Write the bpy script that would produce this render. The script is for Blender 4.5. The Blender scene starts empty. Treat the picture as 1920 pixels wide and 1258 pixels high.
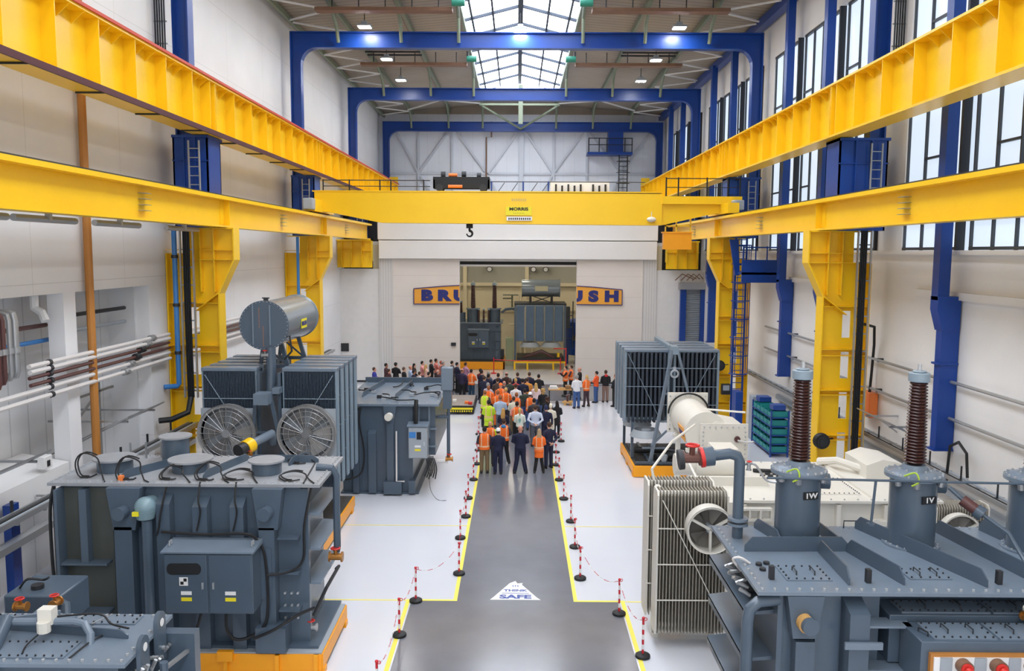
import bpy, bmesh, math, random
from mathutils import Vector, Matrix
random.seed(7)
PI = math.pi
SC = bpy.context.scene
COL = SC.collection

# ------------------------------------------------------------------ camera
cam_data = bpy.data.cameras.new('camera')
cam = bpy.data.objects.new('camera', cam_data)
COL.objects.link(cam)
cam_data.sensor_width = 36.0
cam_data.lens = 36.0 * 1550 / 1920
cam_data.clip_end = 300
_p, _a, _r = math.radians(5.78), math.radians(.34), math.radians(.3)
_f = Vector((-math.sin(_a)*math.cos(_p), math.cos(_a)*math.cos(_p), -math.sin(_p)))
_r0 = Vector((math.cos(_a), math.sin(_a), 0)); _u0 = _r0.cross(_f)
_R = math.cos(_r)*_r0 + math.sin(_r)*_u0
_U = -math.sin(_r)*_r0 + math.cos(_r)*_u0
cam.matrix_world = Matrix(((_R.x, _U.x, -_f.x, 0), (_R.y, _U.y, -_f.y, 0), (_R.z, _U.z, -_f.z, 8.2), (0, 0, 0, 1)))
SC.camera = cam

# ------------------------------------------------------------------ world, exposure
SC.view_settings.view_transform = 'Standard'
SC.view_settings.look = 'None'
SC.view_settings.exposure = 0.2
SC.view_settings.gamma = 1.0
SC.view_settings.use_curve_mapping = False
world = bpy.data.worlds.new('world'); SC.world = world; world.use_nodes = True
bg = world.node_tree.nodes['Background']
bg.inputs['Color'].default_value = (.93, .96, 1, 1)
bg.inputs['Strength'].default_value = 1.5
SKYLIGHT_E = 7.0     # daylight behind the frosted roof glazing
WINDOW_E = .8       # daylight behind the frosted side windows
LAMP_E = 130.0

# ------------------------------------------------------------------ materials
def lin(c):
    return tuple((x/12.92 if x <= .04045 else ((x+.055)/1.055)**2.4) for x in [v/255 for v in c]) + (1,)
MATS = {}
def mat(name, rgb, rough=.5, metal=0., var=.0, scale=3., bump=0., bscale=40., emit=0., spec=.5, coat=0., rvar=0.):
    if name in MATS: return MATS[name]
    m = bpy.data.materials.new(name); m.use_nodes = True
    nt = m.node_tree; b = nt.nodes['Principled BSDF']
    c = lin(rgb)
    b.inputs['Base Color'].default_value = c
    b.inputs['Roughness'].default_value = rough
    b.inputs['Metallic'].default_value = metal
    b.inputs['Specular IOR Level'].default_value = spec
    b.inputs['Coat Weight'].default_value = coat
    if var or bump or rvar:
        tc = nt.nodes.new('ShaderNodeTexCoord')
    if var:
        n = nt.nodes.new('ShaderNodeTexNoise'); n.inputs['Scale'].default_value = scale; n.inputs['Detail'].default_value = 4
        nt.links.new(tc.outputs['Object'], n.inputs['Vector'])
        r = nt.nodes.new('ShaderNodeMapRange'); r.inputs[1].default_value = .3; r.inputs[2].default_value = .7
        nt.links.new(n.outputs['Fac'], r.inputs[0])
        mx = nt.nodes.new('ShaderNodeMix'); mx.data_type = 'RGBA'
        mx.inputs['A'].default_value = tuple(v*(1-var) for v in c[:3]) + (1,)
        mx.inputs['B'].default_value = tuple(min(1, v*(1+var)) for v in c[:3]) + (1,)
        nt.links.new(r.outputs[0], mx.inputs['Factor'])
        nt.links.new(mx.outputs['Result'], b.inputs['Base Color'])
        if rvar:
            r2 = nt.nodes.new('ShaderNodeMapRange'); r2.inputs[3].default_value = rough-rvar; r2.inputs[4].default_value = rough+rvar
            nt.links.new(n.outputs['Fac'], r2.inputs[0]); nt.links.new(r2.outputs[0], b.inputs['Roughness'])
    if bump:
        n2 = nt.nodes.new('ShaderNodeTexNoise'); n2.inputs['Scale'].default_value = bscale
        nt.links.new(tc.outputs['Object'], n2.inputs['Vector'])
        bp = nt.nodes.new('ShaderNodeBump'); bp.inputs['Strength'].default_value = bump; bp.inputs['Distance'].default_value = .01
        nt.links.new(n2.outputs['Fac'], bp.inputs['Height']); nt.links.new(bp.outputs['Normal'], b.inputs['Normal'])
    if emit:
        b.inputs['Emission Color'].default_value = c; b.inputs['Emission Strength'].default_value = emit
    MATS[name] = m
    return m

def lines_mat(name, rgb, line_rgb, axis_steps, width=.02, rough=.6, var=.03, bump=0.):
    """painted panels with thin joints: axis_steps = [(axis, pitch, offset)]"""
    m = mat(name, rgb, rough, var=var, scale=.6)
    nt = m.node_tree; b = nt.nodes['Principled BSDF']
    geo = nt.nodes.new('ShaderNodeNewGeometry'); sep = nt.nodes.new('ShaderNodeSeparateXYZ')
    nt.links.new(geo.outputs['Position'], sep.inputs[0])
    acc = None
    for ax, pitch, off in axis_steps:
        ad = nt.nodes.new('ShaderNodeMath'); ad.operation = 'ADD'; ad.inputs[1].default_value = 1000*pitch - off
        nt.links.new(sep.outputs[ax], ad.inputs[0])
        mo = nt.nodes.new('ShaderNodeMath'); mo.operation = 'MODULO'; mo.inputs[1].default_value = pitch
        nt.links.new(ad.outputs[0], mo.inputs[0])
        lt = nt.nodes.new('ShaderNodeMath'); lt.operation = 'LESS_THAN'; lt.inputs[1].default_value = width
        nt.links.new(mo.outputs[0], lt.inputs[0])
        if acc is None: acc = lt
        else:
            mxm = nt.nodes.new('ShaderNodeMath'); mxm.operation = 'MAXIMUM'
            nt.links.new(acc.outputs[0], mxm.inputs[0]); nt.links.new(lt.outputs[0], mxm.inputs[1]); acc = mxm
    old = b.inputs['Base Color'].links[0].from_socket if b.inputs['Base Color'].links else None
    mx = nt.nodes.new('ShaderNodeMix'); mx.data_type = 'RGBA'
    if old: nt.links.new(old, mx.inputs['A'])
    else: mx.inputs['A'].default_value = lin(rgb)
    mx.inputs['B'].default_value = lin(line_rgb)
    nt.links.new(acc.outputs[0], mx.inputs['Factor']); nt.links.new(mx.outputs['Result'], b.inputs['Base Color'])
    return m

M_floor = lines_mat('white_epoxy_floor', (216, 219, 227), (200, 200, 203), [(1, 24.2, 24.1)], .03, rough=.16, var=.015)
M_walk = mat('grey_walkway_paint', (116, 118, 126), .17, var=.06, scale=1.2)
M_yline = mat('yellow_floor_line', (248, 232, 90), .4)
M_wall = lines_mat('white_wall_panels', (234, 234, 236), (208, 207, 207), [(1, 4.43, 1.0), (2, 2.4, .2)], .015, rough=.6)
M_recess = lines_mat('white_recess_cladding', (222, 223, 225), (196, 198, 200), [(1, .75, 0)], .05, rough=.6)
M_brick = mat('white_painted_brick', (232, 230, 228), .6, var=.03, scale=.8, bump=.25, bscale=9)
M_white = mat('white_paint', (232, 231, 230), .5, var=.02, scale=.7)
M_door = lines_mat('white_door_panels', (229, 222, 216), (214, 206, 200), [(2, 1.28, .3)], .02, rough=.5)
M_jamb = lines_mat('ribbed_white_jamb', (218, 216, 214), (196, 194, 192), [(0, .16, 0)], .03, rough=.5)
M_roof = lines_mat('brown_grey_roof_sheets', (160, 149, 136), (124, 116, 106), [(1, .45, 0), (0, 2.9, .1)], .06, rough=.8, var=.08)
M_beige = mat('beige_test_bay_wall', (214, 202, 172), .7, var=.03, scale=.5)
M_beige_grey = mat('grey_green_bay_cladding', (160, 158, 146), .7, var=.04, scale=.5)
M_blue = mat('blue_portal_paint', (8, 60, 142), .36, var=.08, scale=.8)
M_blue2 = mat('bright_blue_paint', (60, 130, 200), .45)
M_yel = mat('yellow_crane_paint', (252, 202, 22), .32, var=.035, scale=.7)
M_orangey = mat('yellow_pallet_paint', (250, 166, 16), .4, var=.04, scale=1)
M_red = mat('red_conductor_rail', (196, 60, 36), .5)
M_dred = mat('dark_red_rail', (78, 26, 30), .6)
M_black = mat('black_rubber', (26, 27, 30), .6)
M_dark = mat('dark_steel', (50, 52, 56), .5, metal=.3)
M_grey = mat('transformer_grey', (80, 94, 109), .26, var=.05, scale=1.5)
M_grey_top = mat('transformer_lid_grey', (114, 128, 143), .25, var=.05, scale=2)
M_olive = mat('recess_reflection_grey', (74, 78, 74), .5, var=.1, scale=1.2)  # brownish reflection on the recessed panel, put into its base colour
M_lgrey = mat('light_grey_paint', (160, 168, 176), .4, var=.03)
M_radd = mat('radiator_dark_grey', (70, 82, 97), .38, var=.04)
M_radl = mat('radiator_edge_grey', (130, 148, 163), .38)
M_alu = mat('grey_galvanised', (168, 170, 172), .35, metal=.6)
M_dusty = mat('dusty_lid_grey', (150, 153, 158), .45, var=.08, scale=4)
M_fan_dark = mat('fan_blade_grey', (122, 118, 112), .45)
M_fan = mat('fan_grey', (150, 150, 150), .4, metal=.3)
M_cream = mat('cream_white_transformer', (226, 222, 212), .4, var=.025, scale=1.2)
M_creamd = mat('cream_radiator', (168, 162, 150), .45, var=.03)
M_porc = mat('brown_porcelain', (62, 36, 34), .2)
M_porcg = mat('bushing_cap_grey', (140, 156, 168), .35)
M_deck = mat('black_grip_deck', (66, 64, 62), .7, var=.15, scale=6)
M_pipe_w = mat('pale_pipe', (222, 218, 216), .35)
M_pipe_b = mat('brown_pipe', (92, 58, 56), .4)
M_rust = mat('brown_orange_pipe', (186, 124, 56), .5, var=.1, scale=1)
M_orange = mat('orange_enclosure', (240, 130, 60), .45)
M_teal = mat('teal_bins', (30, 140, 140), .45)
M_brass = mat('brass_valve', (176, 122, 60), .35, metal=.6)
M_bolt = mat('zinc_bolts', (196, 200, 204), .3, metal=.5)
M_signy = mat('sign_yellow', (245, 172, 62), .5)
M_navy = mat('sign_navy', (32, 42, 120), .5)
M_label_y = mat('label_yellow', (238, 222, 40), .5)
M_wlab = mat('label_white', (235, 235, 235), .5)
M_window = mat('frosted_daylit_glass', (150, 158, 166), .35)
_b = M_window.node_tree.nodes['Principled BSDF']; _b.inputs['Emission Color'].default_value = lin((216, 232, 250)); _b.inputs['Emission Strength'].default_value = WINDOW_E
M_sky = mat('frosted_daylit_roof_glass', (240, 246, 255), .4, emit=SKYLIGHT_E)
M_lamp = mat('lit_lamp_face', (255, 255, 255), .4, emit=LAMP_E)
M_bayfill = mat('bay_fill_face', (255, 244, 222), .4, emit=15)
M_mull = mat('dark_window_bar', (62, 66, 72), .5)
M_purlin = mat('pale_green_purlin', (122, 132, 112), .5, var=.06)
M_brown = mat('brown_tray', (124, 92, 72), .6, var=.1)
M_wood = mat('bare_wood', (206, 160, 96), .6, var=.12, scale=5)
M_polered = mat('barrier_red', (206, 36, 52), .4)
M_polewhite = mat('barrier_white', (238, 236, 236), .4)
M_greenm = mat('green_motor', (40, 130, 110), .4)
M_bluebox = mat('blue_tank_paint', (30, 70, 150), .4)
M_ygwire = mat('yellow_green_earth_wire', (170, 200, 50), .5)
M_redhandle = mat('red_handle', (210, 44, 36), .4)

# ------------------------------------------------------------------ mesh builder
class MB:
    def __init__(s): s.v = []; s.f = []; s.mi = []; s.m = 0
    def face(s, idx): s.f.append(idx); s.mi.append(s.m)
    def bx(s, x0, x1, y0, y1, z0, z1):
        n = len(s.v)
        s.v += [(x0,y0,z0),(x1,y0,z0),(x1,y1,z0),(x0,y1,z0),(x0,y0,z1),(x1,y0,z1),(x1,y1,z1),(x0,y1,z1)]
        for q in ((0,3,2,1),(4,5,6,7),(0,1,5,4),(1,2,6,5),(2,3,7,6),(3,0,4,7)): s.face([n+i for i in q])
        return s
    def bc(s, cx, cy, cz, sx, sy, sz): return s.bx(cx-sx/2,cx+sx/2,cy-sy/2,cy+sy/2,cz-sz/2,cz+sz/2)
    def bar(s, p0, p1, w, h=None, up=(0,0,1)):
        """rectangular bar between two points"""
        h = h or w; p0 = Vector(p0); p1 = Vector(p1); d = (p1-p0).normalized(); u = Vector(up)
        if abs(d.dot(u)) > .98: u = Vector((0,1,0))
        r = d.cross(u).normalized(); u = r.cross(d).normalized(); n = len(s.v)
        for p in (p0, p1):
            for a, b in ((-1,-1),(1,-1),(1,1),(-1,1)): s.v.append(tuple(p + r*(a*w/2) + u*(b*h/2)))
        for q in ((3,2,1,0),(4,5,6,7),(0,1,5,4),(1,2,6,5),(2,3,7,6),(3,0,4,7)): s.face([n+i for i in q])
        return s
    def prism(s, poly, axis, a0, a1):
        """poly: 2D points; axis x:(y,z) y:(x,z) z:(x,y)"""
        n = len(s.v); k = len(poly)
        for a in (a0, a1):
            for p, q in poly:
                s.v.append((a,p,q) if axis == 'x' else (p,a,q) if axis == 'y' else (p,q,a))
        s.face([n+i for i in range(k)][::-1]); s.face([n+k+i for i in range(k)])
        for i in range(k): j = (i+1) % k; s.face([n+i, n+j, n+k+j, n+k+i])
        return s
    def tube(s, pts, r, n=8, closed=False, caps=True):
        P = [Vector(p) for p in pts]; k = len(P); R = r if isinstance(r, (list, tuple)) else [r]*k
        b = len(s.v); u = None
        for i in range(k):
            if closed: d = P[(i+1) % k]-P[i-1]
            else: d = P[min(i+1,k-1)]-P[max(i-1,0)]
            d.normalize()
            if u is None:
                u = Vector((0,0,1)) if abs(d.z) < .9 else Vector((1,0,0))
            u = (u - d*u.dot(d)).normalized(); w = d.cross(u)
            for j in range(n):
                t = 2*PI*j/n; s.v.append(tuple(P[i] + (u*math.cos(t) + w*math.sin(t))*R[i]))
        for i in range(k if closed else k-1):
            i2 = (i+1) % k
            for j in range(n): j2 = (j+1) % n; s.face([b+i*n+j, b+i*n+j2, b+i2*n+j2, b+i2*n+j])
        if caps and not closed:
            s.face([b+j for j in range(n)][::-1]); s.face([b+(k-1)*n+j for j in range(n)])
        return s
    def cyl(s, p0, p1, r, r1=None, n=16): return s.tube([p0, p1], [r, r if r1 is None else r1], n)
    def lathe(s, prof, o=(0,0,0), axis='z', n=20, close=True):
        """prof: list of (radius, height)"""
        b = len(s.v); k = len(prof)
        for r, h in prof:
            for j in range(n):
                t = 2*PI*j/n; c, d = r*math.cos(t), r*math.sin(t)
                p = (c,d,h) if axis == 'z' else (c,-h,d) if axis == '-y' else (c,h,-d) if axis == 'y' else (h,c,d)
                s.v.append((p[0]+o[0],p[1]+o[1],p[2]+o[2]))
        for i in range(k-1):
            for j in range(n): j2 = (j+1) % n; s.face([b+i*n+j, b+i*n+j2, b+(i+1)*n+j2, b+(i+1)*n+j])
        if close:
            s.face([b+j for j in range(n)][::-1]); s.face([b+(k-1)*n+j for j in range(n)])
        return s
    def sphere(s, c, rx, ry=None, rz=None, n=12, m=8):
        ry = ry or rx; rz = rz or rx; b = len(s.v)
        for i in range(1, m):
            t = PI*i/m
            for j in range(n):
                q = 2*PI*j/n; s.v.append((c[0]+rx*math.sin(t)*math.cos(q), c[1]+ry*math.sin(t)*math.sin(q), c[2]+rz*math.cos(t)))
        top = len(s.v); s.v.append((c[0],c[1],c[2]+rz)); s.v.append((c[0],c[1],c[2]-rz))
        for i in range(m-2):
            for j in range(n): j2 = (j+1) % n; s.face([b+i*n+j, b+(i+1)*n+j, b+(i+1)*n+j2, b+i*n+j2])
        for j in range(n):
            j2 = (j+1) % n; s.face([top, b+j, b+j2]); s.face([top+1, b+(m-2)*n+j2, b+(m-2)*n+j])
        return s
    def tf(s, mtx, start=0):
        for i in range(start, len(s.v)): s.v[i] = tuple(mtx @ Vector(s.v[i]))
        return s
    def mesh(s, name, mats, angle=35):
        me = bpy.data.meshes.new(name); me.from_pydata(s.v, [], s.f)
        for m in (mats if isinstance(mats, (list, tuple)) else [mats]): me.materials.append(m)
        me.polygons.foreach_set('material_index', s.mi)
        bm = bmesh.new(); bm.from_mesh(me); bmesh.ops.recalc_face_normals(bm, faces=bm.faces); bm.to_mesh(me); bm.free()
        me.polygons.foreach_set('use_smooth', [True]*len(me.polygons))
        me.set_sharp_from_angle(angle=math.radians(angle))
        me.update(); return me
    def build(s, name, mats, parent=None, bevel=0., angle=35):
        o = bpy.data.objects.new(name, s.mesh(name, mats, angle)); COL.objects.link(o)
        if parent is not None: attach(o, parent)
        if bevel:
            b = o.modifiers.new('bevel', 'BEVEL'); b.width = bevel; b.segments = 2; b.limit_method = 'ANGLE'; b.angle_limit = math.radians(50)
        return o

BASE = {}
def attach(o, parent):
    o.parent = parent
    if parent.name in BASE: o.matrix_parent_inverse = Matrix.Translation(-Vector(BASE[parent.name]))
def place(name, label, cat, base, group=None):
    """a thing whose parts are given in hall coordinates, with its Empty at the thing's base"""
    o = thing(name, label, cat, group, base); BASE[o.name] = base
    return o
def tag(o, label, cat, group=None):
    o['label'] = label; o['category'] = cat
    if group: o['group'] = group
    return o
def thing(name, label, cat, group=None, loc=(0,0,0)):
    o = bpy.data.objects.new(name, None); COL.objects.link(o); o.location = loc; o.empty_display_size = .2
    return tag(o, label, cat, group)
def struct(o): o['kind'] = 'structure'; return o
KIDS = {}
def copy_tree(o, parent=None):
    c = o.copy(); COL.objects.link(c)
    if parent is not None: c.parent = parent
    for ch in [x for x in o.children]: copy_tree(ch, c)
    return c
def inst(src, loc, rz, label, group=None, cat=None):
    c = copy_tree(src); c.location = loc; c.rotation_euler = (0,0,rz); c['label'] = label
    if group: c['group'] = group
    return c
def arc(c, r, a0, a1, n, plane='xz'):
    out = []
    for i in range(n+1):
        t = a0 + (a1-a0)*i/n; p, q = r*math.cos(t), r*math.sin(t)
        out.append((c[0]+p, c[1], c[2]+q) if plane == 'xz' else (c[0]+p, c[1]+q, c[2]) if plane == 'xy' else (c[0], c[1]+p, c[2]+q))
    return out
def text_mesh(body, size, depth=.01, bold=.0, sx=1.0):
    cu = bpy.data.curves.new('lettering', 'FONT'); cu.body = body; cu.size = size; cu.extrude = depth; cu.offset = bold
    cu.align_x = 'CENTER'; cu.align_y = 'CENTER'; cu.resolution_u = 4
    o = bpy.data.objects.new('lettering', cu); COL.objects.link(o)
    dg = bpy.context.evaluated_depsgraph_get(); dg.update()
    me = bpy.data.meshes.new_from_object(o.evaluated_get(dg)); bpy.data.objects.remove(o)
    for v in me.vertices: v.co.x *= sx
    me.materials.clear()
    return me
def text_obj(name, body, size, m, mtx, parent=None, depth=.01, bold=0., sx=1.0):
    me = text_mesh(body, size, depth, bold, sx); me.transform(mtx); me.materials.append(m)
    o = bpy.data.objects.new(name, me); COL.objects.link(o)
    if parent is not None: attach(o, parent)
    return o
FACE = Matrix.Rotation(PI/2, 4, 'X')      # text facing -Y
ORD = 'first second third fourth fifth sixth seventh eighth ninth tenth eleventh twelfth thirteenth fourteenth fifteenth sixteenth seventeenth eighteenth'.split()
# ================================================================== THE HALL
XL, XR = -11.0, 11.6          # inner wall faces
YN, YF = -14.0, 66.8          # open near end, far gable wall
YD = 51.4                     # face of the test bay
PY = [-.4, 12.8, 26.1, 39.4, 52.5, 65.8]   # portal frames
ZE = 19.0                     # eaves
ZR = 19.7                     # roof at the skylight kerb
SKX = (-2.85, 3.05)

# floor, walkway
struct(MB().bx(-13, 13.5, YN, YF+.5, -.3, 0).build('floor', M_floor))
m = MB().bx(-2.45, 2.45, YN, 18.75, 0, .006).bx(-1.38, 1.38, 18.75, 45.2, 0, .006).bx(-8.2, 11.2, 45.2, 50.9, 0, .006)
struct(m.build('floor_walkway', M_walk))
m = MB()
for s in (-1, 1):
    m.bx(s*2.53-.045, s*2.53+.045, YN, 18.83, 0, .007); m.bx(s*1.42-.045, s*1.42+.045, 18.75, 45.2, 0, .007)
    m.bx(min(s*1.38, s*2.53), max(s*1.38, s*2.53), 18.75, 18.83, 0, .0072)
m.bx(-11, -2.5, 18.76, 18.80, 0, .006).bx(2.5, 11, 18.76, 18.80, 0, .006)
m.bx(-11, -1.4, 24.12, 24.15, 0, .006).bx(1.4, 11, 24.12, 24.15, 0, .006)
struct(m.build('trim_1', M_yline))

# left wall: plain above, recessed bays below the crane rail up to the first crane column
m = MB().bx(XL-.4, XL, YN, YF, 7.15, ZE+.2).bx(XL-.4, XL, 24.6, YF, 0, 7.15)
for y0, y1 in ((19.95, 20.5), (14.6, 15.15), (9.2, 9.8), (3.9, 4.5), (-1.5, -.9), (-7, -6.4)): m.bx(XL-.4, XL, y0, y1, 0, 7.15)
struct(m.build('wall_left', M_wall))
struct(MB().bx(-13, -12.2, YN, 24.6, 0, 7.15).bx(-12.2, XL-.4, 24.5, 24.6, 0, 7.15).bx(-12.2, XL-.4, YN, 24.6, 7.15, 7.2).build('wall_left_recess', M_recess))
# right wall: painted brick below the windows, blockwork between window heads and eaves
m = MB().bx(XR, XR+.5, YN, YF, 0, 8.3).bx(XR, XR+.5, YN, YF, 17.0, ZE+.2)
for y in (26.1, 39.4, 52.5): m.bx(XR, XR+.5, y-.9, y+.9, 8.3, 17.0)
m.bx(XR, XR+.5, 63, YF, 8.3, 17.0)
struct(m.build('wall_right', M_brick))
struct(MB().bx(XR-.16, XR, YN, YD, 8.18, 8.3).bx(XR-.12, XR, YN, 24, 7.0, 7.2).bx(XR-.12, XR, 27.8, 37.4, 7.0, 7.2).bx(XR-.12, XR, 41, YD, 7.0, 7.2).build('trim_2', M_white))
# far gable wall with white bracing
m = MB().bx(XL-.4, XR+.5, YF, YF+.4, 0, ZE+1.2)
struct(m.build('wall_back', lines_mat('white_gable_sheets', (222, 225, 232), (208, 212, 220), [(0, .9, 0)], .03, rough=.6)))
m = MB(); Yb = YF-.12
for x in (-7.89, -5.22, 2.84, 5.47, 8.22): m.bx(x-.08, x+.08, YF-.2, YF, 8, 18.3)
m.bx(.1, .44, YF-.3, YF, 8, 18.3).bx(XL, XR, YF-.15, YF, 14.3, 14.45).bx(XL, XR, YF-.15, YF, 11.6, 11.72)
for a, b, c, d in ((-9.8, 17.9, -7.9, 14.4), (-7.9, 14.4, -6.8, 12.6), (-7.8, 14.5, -5.3, 17.9), (-5.1, 17.9, -2.4, 14.3), (-2.4, 14.3, .2, 17.9), (.4, 17.9, 2.8, 14.4), (2.8, 14.4, 5.4, 17.9), (-2.4, 14.3, -1, 11.6), (2.8, 14.4, 1.4, 11.6), (5.5, 17.9, 8.2, 14.4), (8.2, 14.4, 10.4, 17.6), (8.2, 14.4, 7, 11.6)):
    m.bar((a, Yb, b), (c, Yb, d), .15)
struct(m.build('trim_3', mat('white_bracing', (196, 200, 208), .5)))
tag(MB().tube([(-2.5, YF-.3, 8), (-2.5, YF-.3, 17.2), (-2.1, YF-.3, 17.2), (-2.1, YF-.3, 18.4)], .06, 6).build('rainwater_pipe', M_brown), 'thin brown pipe running up the white far gable wall', 'pipe')

# roof: two slopes and the glazed ridge
roof = MB()
for x0, z0, x1, z1 in ((XL-.4, ZE, SKX[0], ZR), (XR+.5, ZE, SKX[1], ZR)):
    n = len(roof.v)
    roof.v += [(x0, YN, z0), (x1, YN, z1), (x1, YF, z1), (x0, YF, z0), (x0, YN, z0+.2), (x1, YN, z1+.2), (x1, YF, z1+.2), (x0, YF, z0+.2)]
    for q in ((0,1,2,3),(7,6,5,4),(0,4,5,1),(1,5,6,2),(2,6,7,3),(3,7,4,0)): roof.face([n+i for i in q])
roof.bx(SKX[0], SKX[1], 62.6, YF, ZR, ZR+.2).bx(-10.8, 11.4, YF-.05, YF+.3, ZE, ZE+2.2)
roof.bx(SKX[0]-.1, SKX[0], YN, 62.6, ZR, ZR+.35).bx(SKX[1], SKX[1]+.1, YN, 62.6, ZR, ZR+.35)
struct(roof.build('ceiling', M_roof))
m = MB(); xm = .1; zp = 20.75
for x0, z0 in ((SKX[0], ZR+.3), (SKX[1], ZR+.3)):
    n = len(m.v); m.v += [(x0, YN, z0), (xm, YN, zp), (xm, 62.6, zp), (x0, 62.6, z0)]; m.face([n, n+1, n+2, n+3])
n = len(m.v); m.v += [(SKX[0], 62.6, ZR+.2), (SKX[1], 62.6, ZR+.2), (xm, 62.6, zp)]; m.face([n, n+1, n+2])
sky = MB(); w1 = struct(bpy.data.objects.new('window_1', None)); COL.objects.link(w1)
m.build('pane', M_sky, w1)
b = MB()
y = 1.0
while y < 62.6:
    for x0 in SKX: b.bar((x0, y, ZR+.2), (xm, y, zp-.1), .13, .14)
    y += 3.27
for k in (.16, .52):
    for x0 in SKX:
        x = x0+(xm-x0)*k; z = ZR+.3+(zp-ZR-.3)*k; b.bx(x-.05, x+.05, YN, 62.6, z-.14, z-.02)
b.bx(xm-.13, xm+.13, YN, 62.6, zp-.25, zp-.05)
b.build('glazing_bar', mat('grey_glazing_bar', (52, 62, 78), .6), w1)
# truss in front of the far end of the skylight
m = MB(); 
m.bar((SKX[0], 62.3, 19.0), (SKX[1], 62.3, 19.0), .14).bar((SKX[0], 62.3, 19.0), (.2, 65.6, 17.7), .12).bar((SKX[1], 62.3, 19.0), (.2, 65.6, 17.7), .12).bx(.02, .34, 62.2, 62.5, 17.6, 20.4)
tag(m.build('roof_truss', M_purlin), 'pale green truss under the far end of the roof skylight', 'truss')

# purlins with knee braces at every portal (portals built below)
for i, (x, nm) in enumerate(((-10.6, 'along the eaves above the blank left wall'), (-8.3, 'nearest the left eaves purlin, brown sheets either side'), (-5.4, 'midway between the left wall and the skylight'), (-2.75, 'along the left kerb of the skylight'),
             (2.95, 'along the right kerb of the skylight'), (5.8, 'midway between the skylight and the windowed wall'), (8.75, 'nearest the right eaves beam, brown sheets either side'))):
    z = ZE + (ZR-ZE)*((x-XL)/(SKX[0]-XL) if x < 0 else (XR-x)/(XR-SKX[1])) - .16
    if x == -10.6: z = 18.85
    m = MB().bx(x-.07, x+.07, YN, YF, z-.12, z+.12)
    p = place('roof_purlin', 'pale green roof purlin ' + nm, 'purlin', (x, 26.1, z), 'roof purlins')
    m.build('purlin_bar', M_purlin, p)
    if x != -10.6:
        for y in PY[1:]:
            MB().tube([(x, y-2.6, z-.05), (x, y-1.3, z-.28), (x, y-.5, z-.75), (x, y-.22, 17.75)], .085, 6).build('knee_brace', M_purlin, p)
# eaves bracing
for k in range(4):
    y0, y1 = PY[k+1], PY[k+2]
    for side, x0, x1, w in ((-1, -10.5, -8.3, 'blank left wall'), (1, 11.0, 8.75, 'windowed right wall')):
        m = MB(); N = 4; zz = 18.75
        for j in range(N):
            a = y0 + (y1-y0)*(j*.97+.06)/N; bb = y0 + (y1-y0)*((j+.5)*.97+.06)/N; c = y0 + (y1-y0)*((j+1)*.97+.06)/N
            m.bar((x0, a, zz), (x1, bb, zz), .07).bar((x1, bb, zz), (x0, c, zz), .07)
        tag(m.build('eaves_bracing', M_white), 'white zigzag roof bracing by the %s in the %s bay from the camera' % (w, ORD[k]), 'bracing', 'eaves bracing')
for s, x0, x1, nm in ((-1, -8.3, SKX[0], 'left'), (1, 8.75, SKX[1], 'right')):
    m = MB().bar((x0, 63.6, 18.8), (x1, 58.2, 19.3), .09).bar((x0, 58.2, 18.8), (x1, 63.6, 19.3), .09)
    tag(m.build('roof_cross_brace', M_white), 'white crossed roof braces by the last portal, %s of the skylight' % nm, 'bracing', 'roof cross braces')

# brown trays and fittings under the roof, two rows each side
for (yb, z), bay in zip(((36.8, 18.65), (47.2, 18.65)), ('before the first far blue portal', 'before the second far blue portal')):
    for s, side in ((-1, 'left'), (1, 'right')):
        a, c = (3.0, 8.9)
        xx = lambda v: (v*s+.15)
        t = place('ventilation_tray', 'brown cable tray hung %s of the skylight %s' % (side, bay), 'tray', (xx(6), yb, z), 'brown trays under the roof')
        m = MB().bx(min(xx(a), xx(c)), max(xx(a), xx(c)), yb-.25, yb+.25, z-.2, z-.05)
        m.build('tray', M_brown, t)
        for k in range(5):
            x = xx(a+.6+k*1.15); MB().cyl((x, yb, z-.05), (x, yb, z+.55), .025, n=6).build('hanger', M_dark, t)
        g = place('skylight_motor', 'green vent motor at the %s skylight kerb %s' % (side, bay), 'motor', (xx(2.75), yb-.4, z+.1), 'green vent motors')
        MB().cyl((xx(2.45), yb-.4, z+.1), (xx(3.0), yb-.4, z+.1), .17, n=12).build('motor_body', M_greenm, g)
        MB().bc(xx(2.95), yb-.4, z+.3, .12, .2, .4).build('bracket', M_dark, g)
        l = MB()
        for dy in (-2.6, -1.9): l.bar((xx(5.3), yb+dy, 18.6), (xx(8.2), yb+dy, 18.6), .08)
        tag(l.build('hanger_rail', M_dark), 'two thin dark roof rails %s of the skylight, %s' % (side, bay.replace('far blue ', '')), 'rail', 'thin roof rails')

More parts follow.
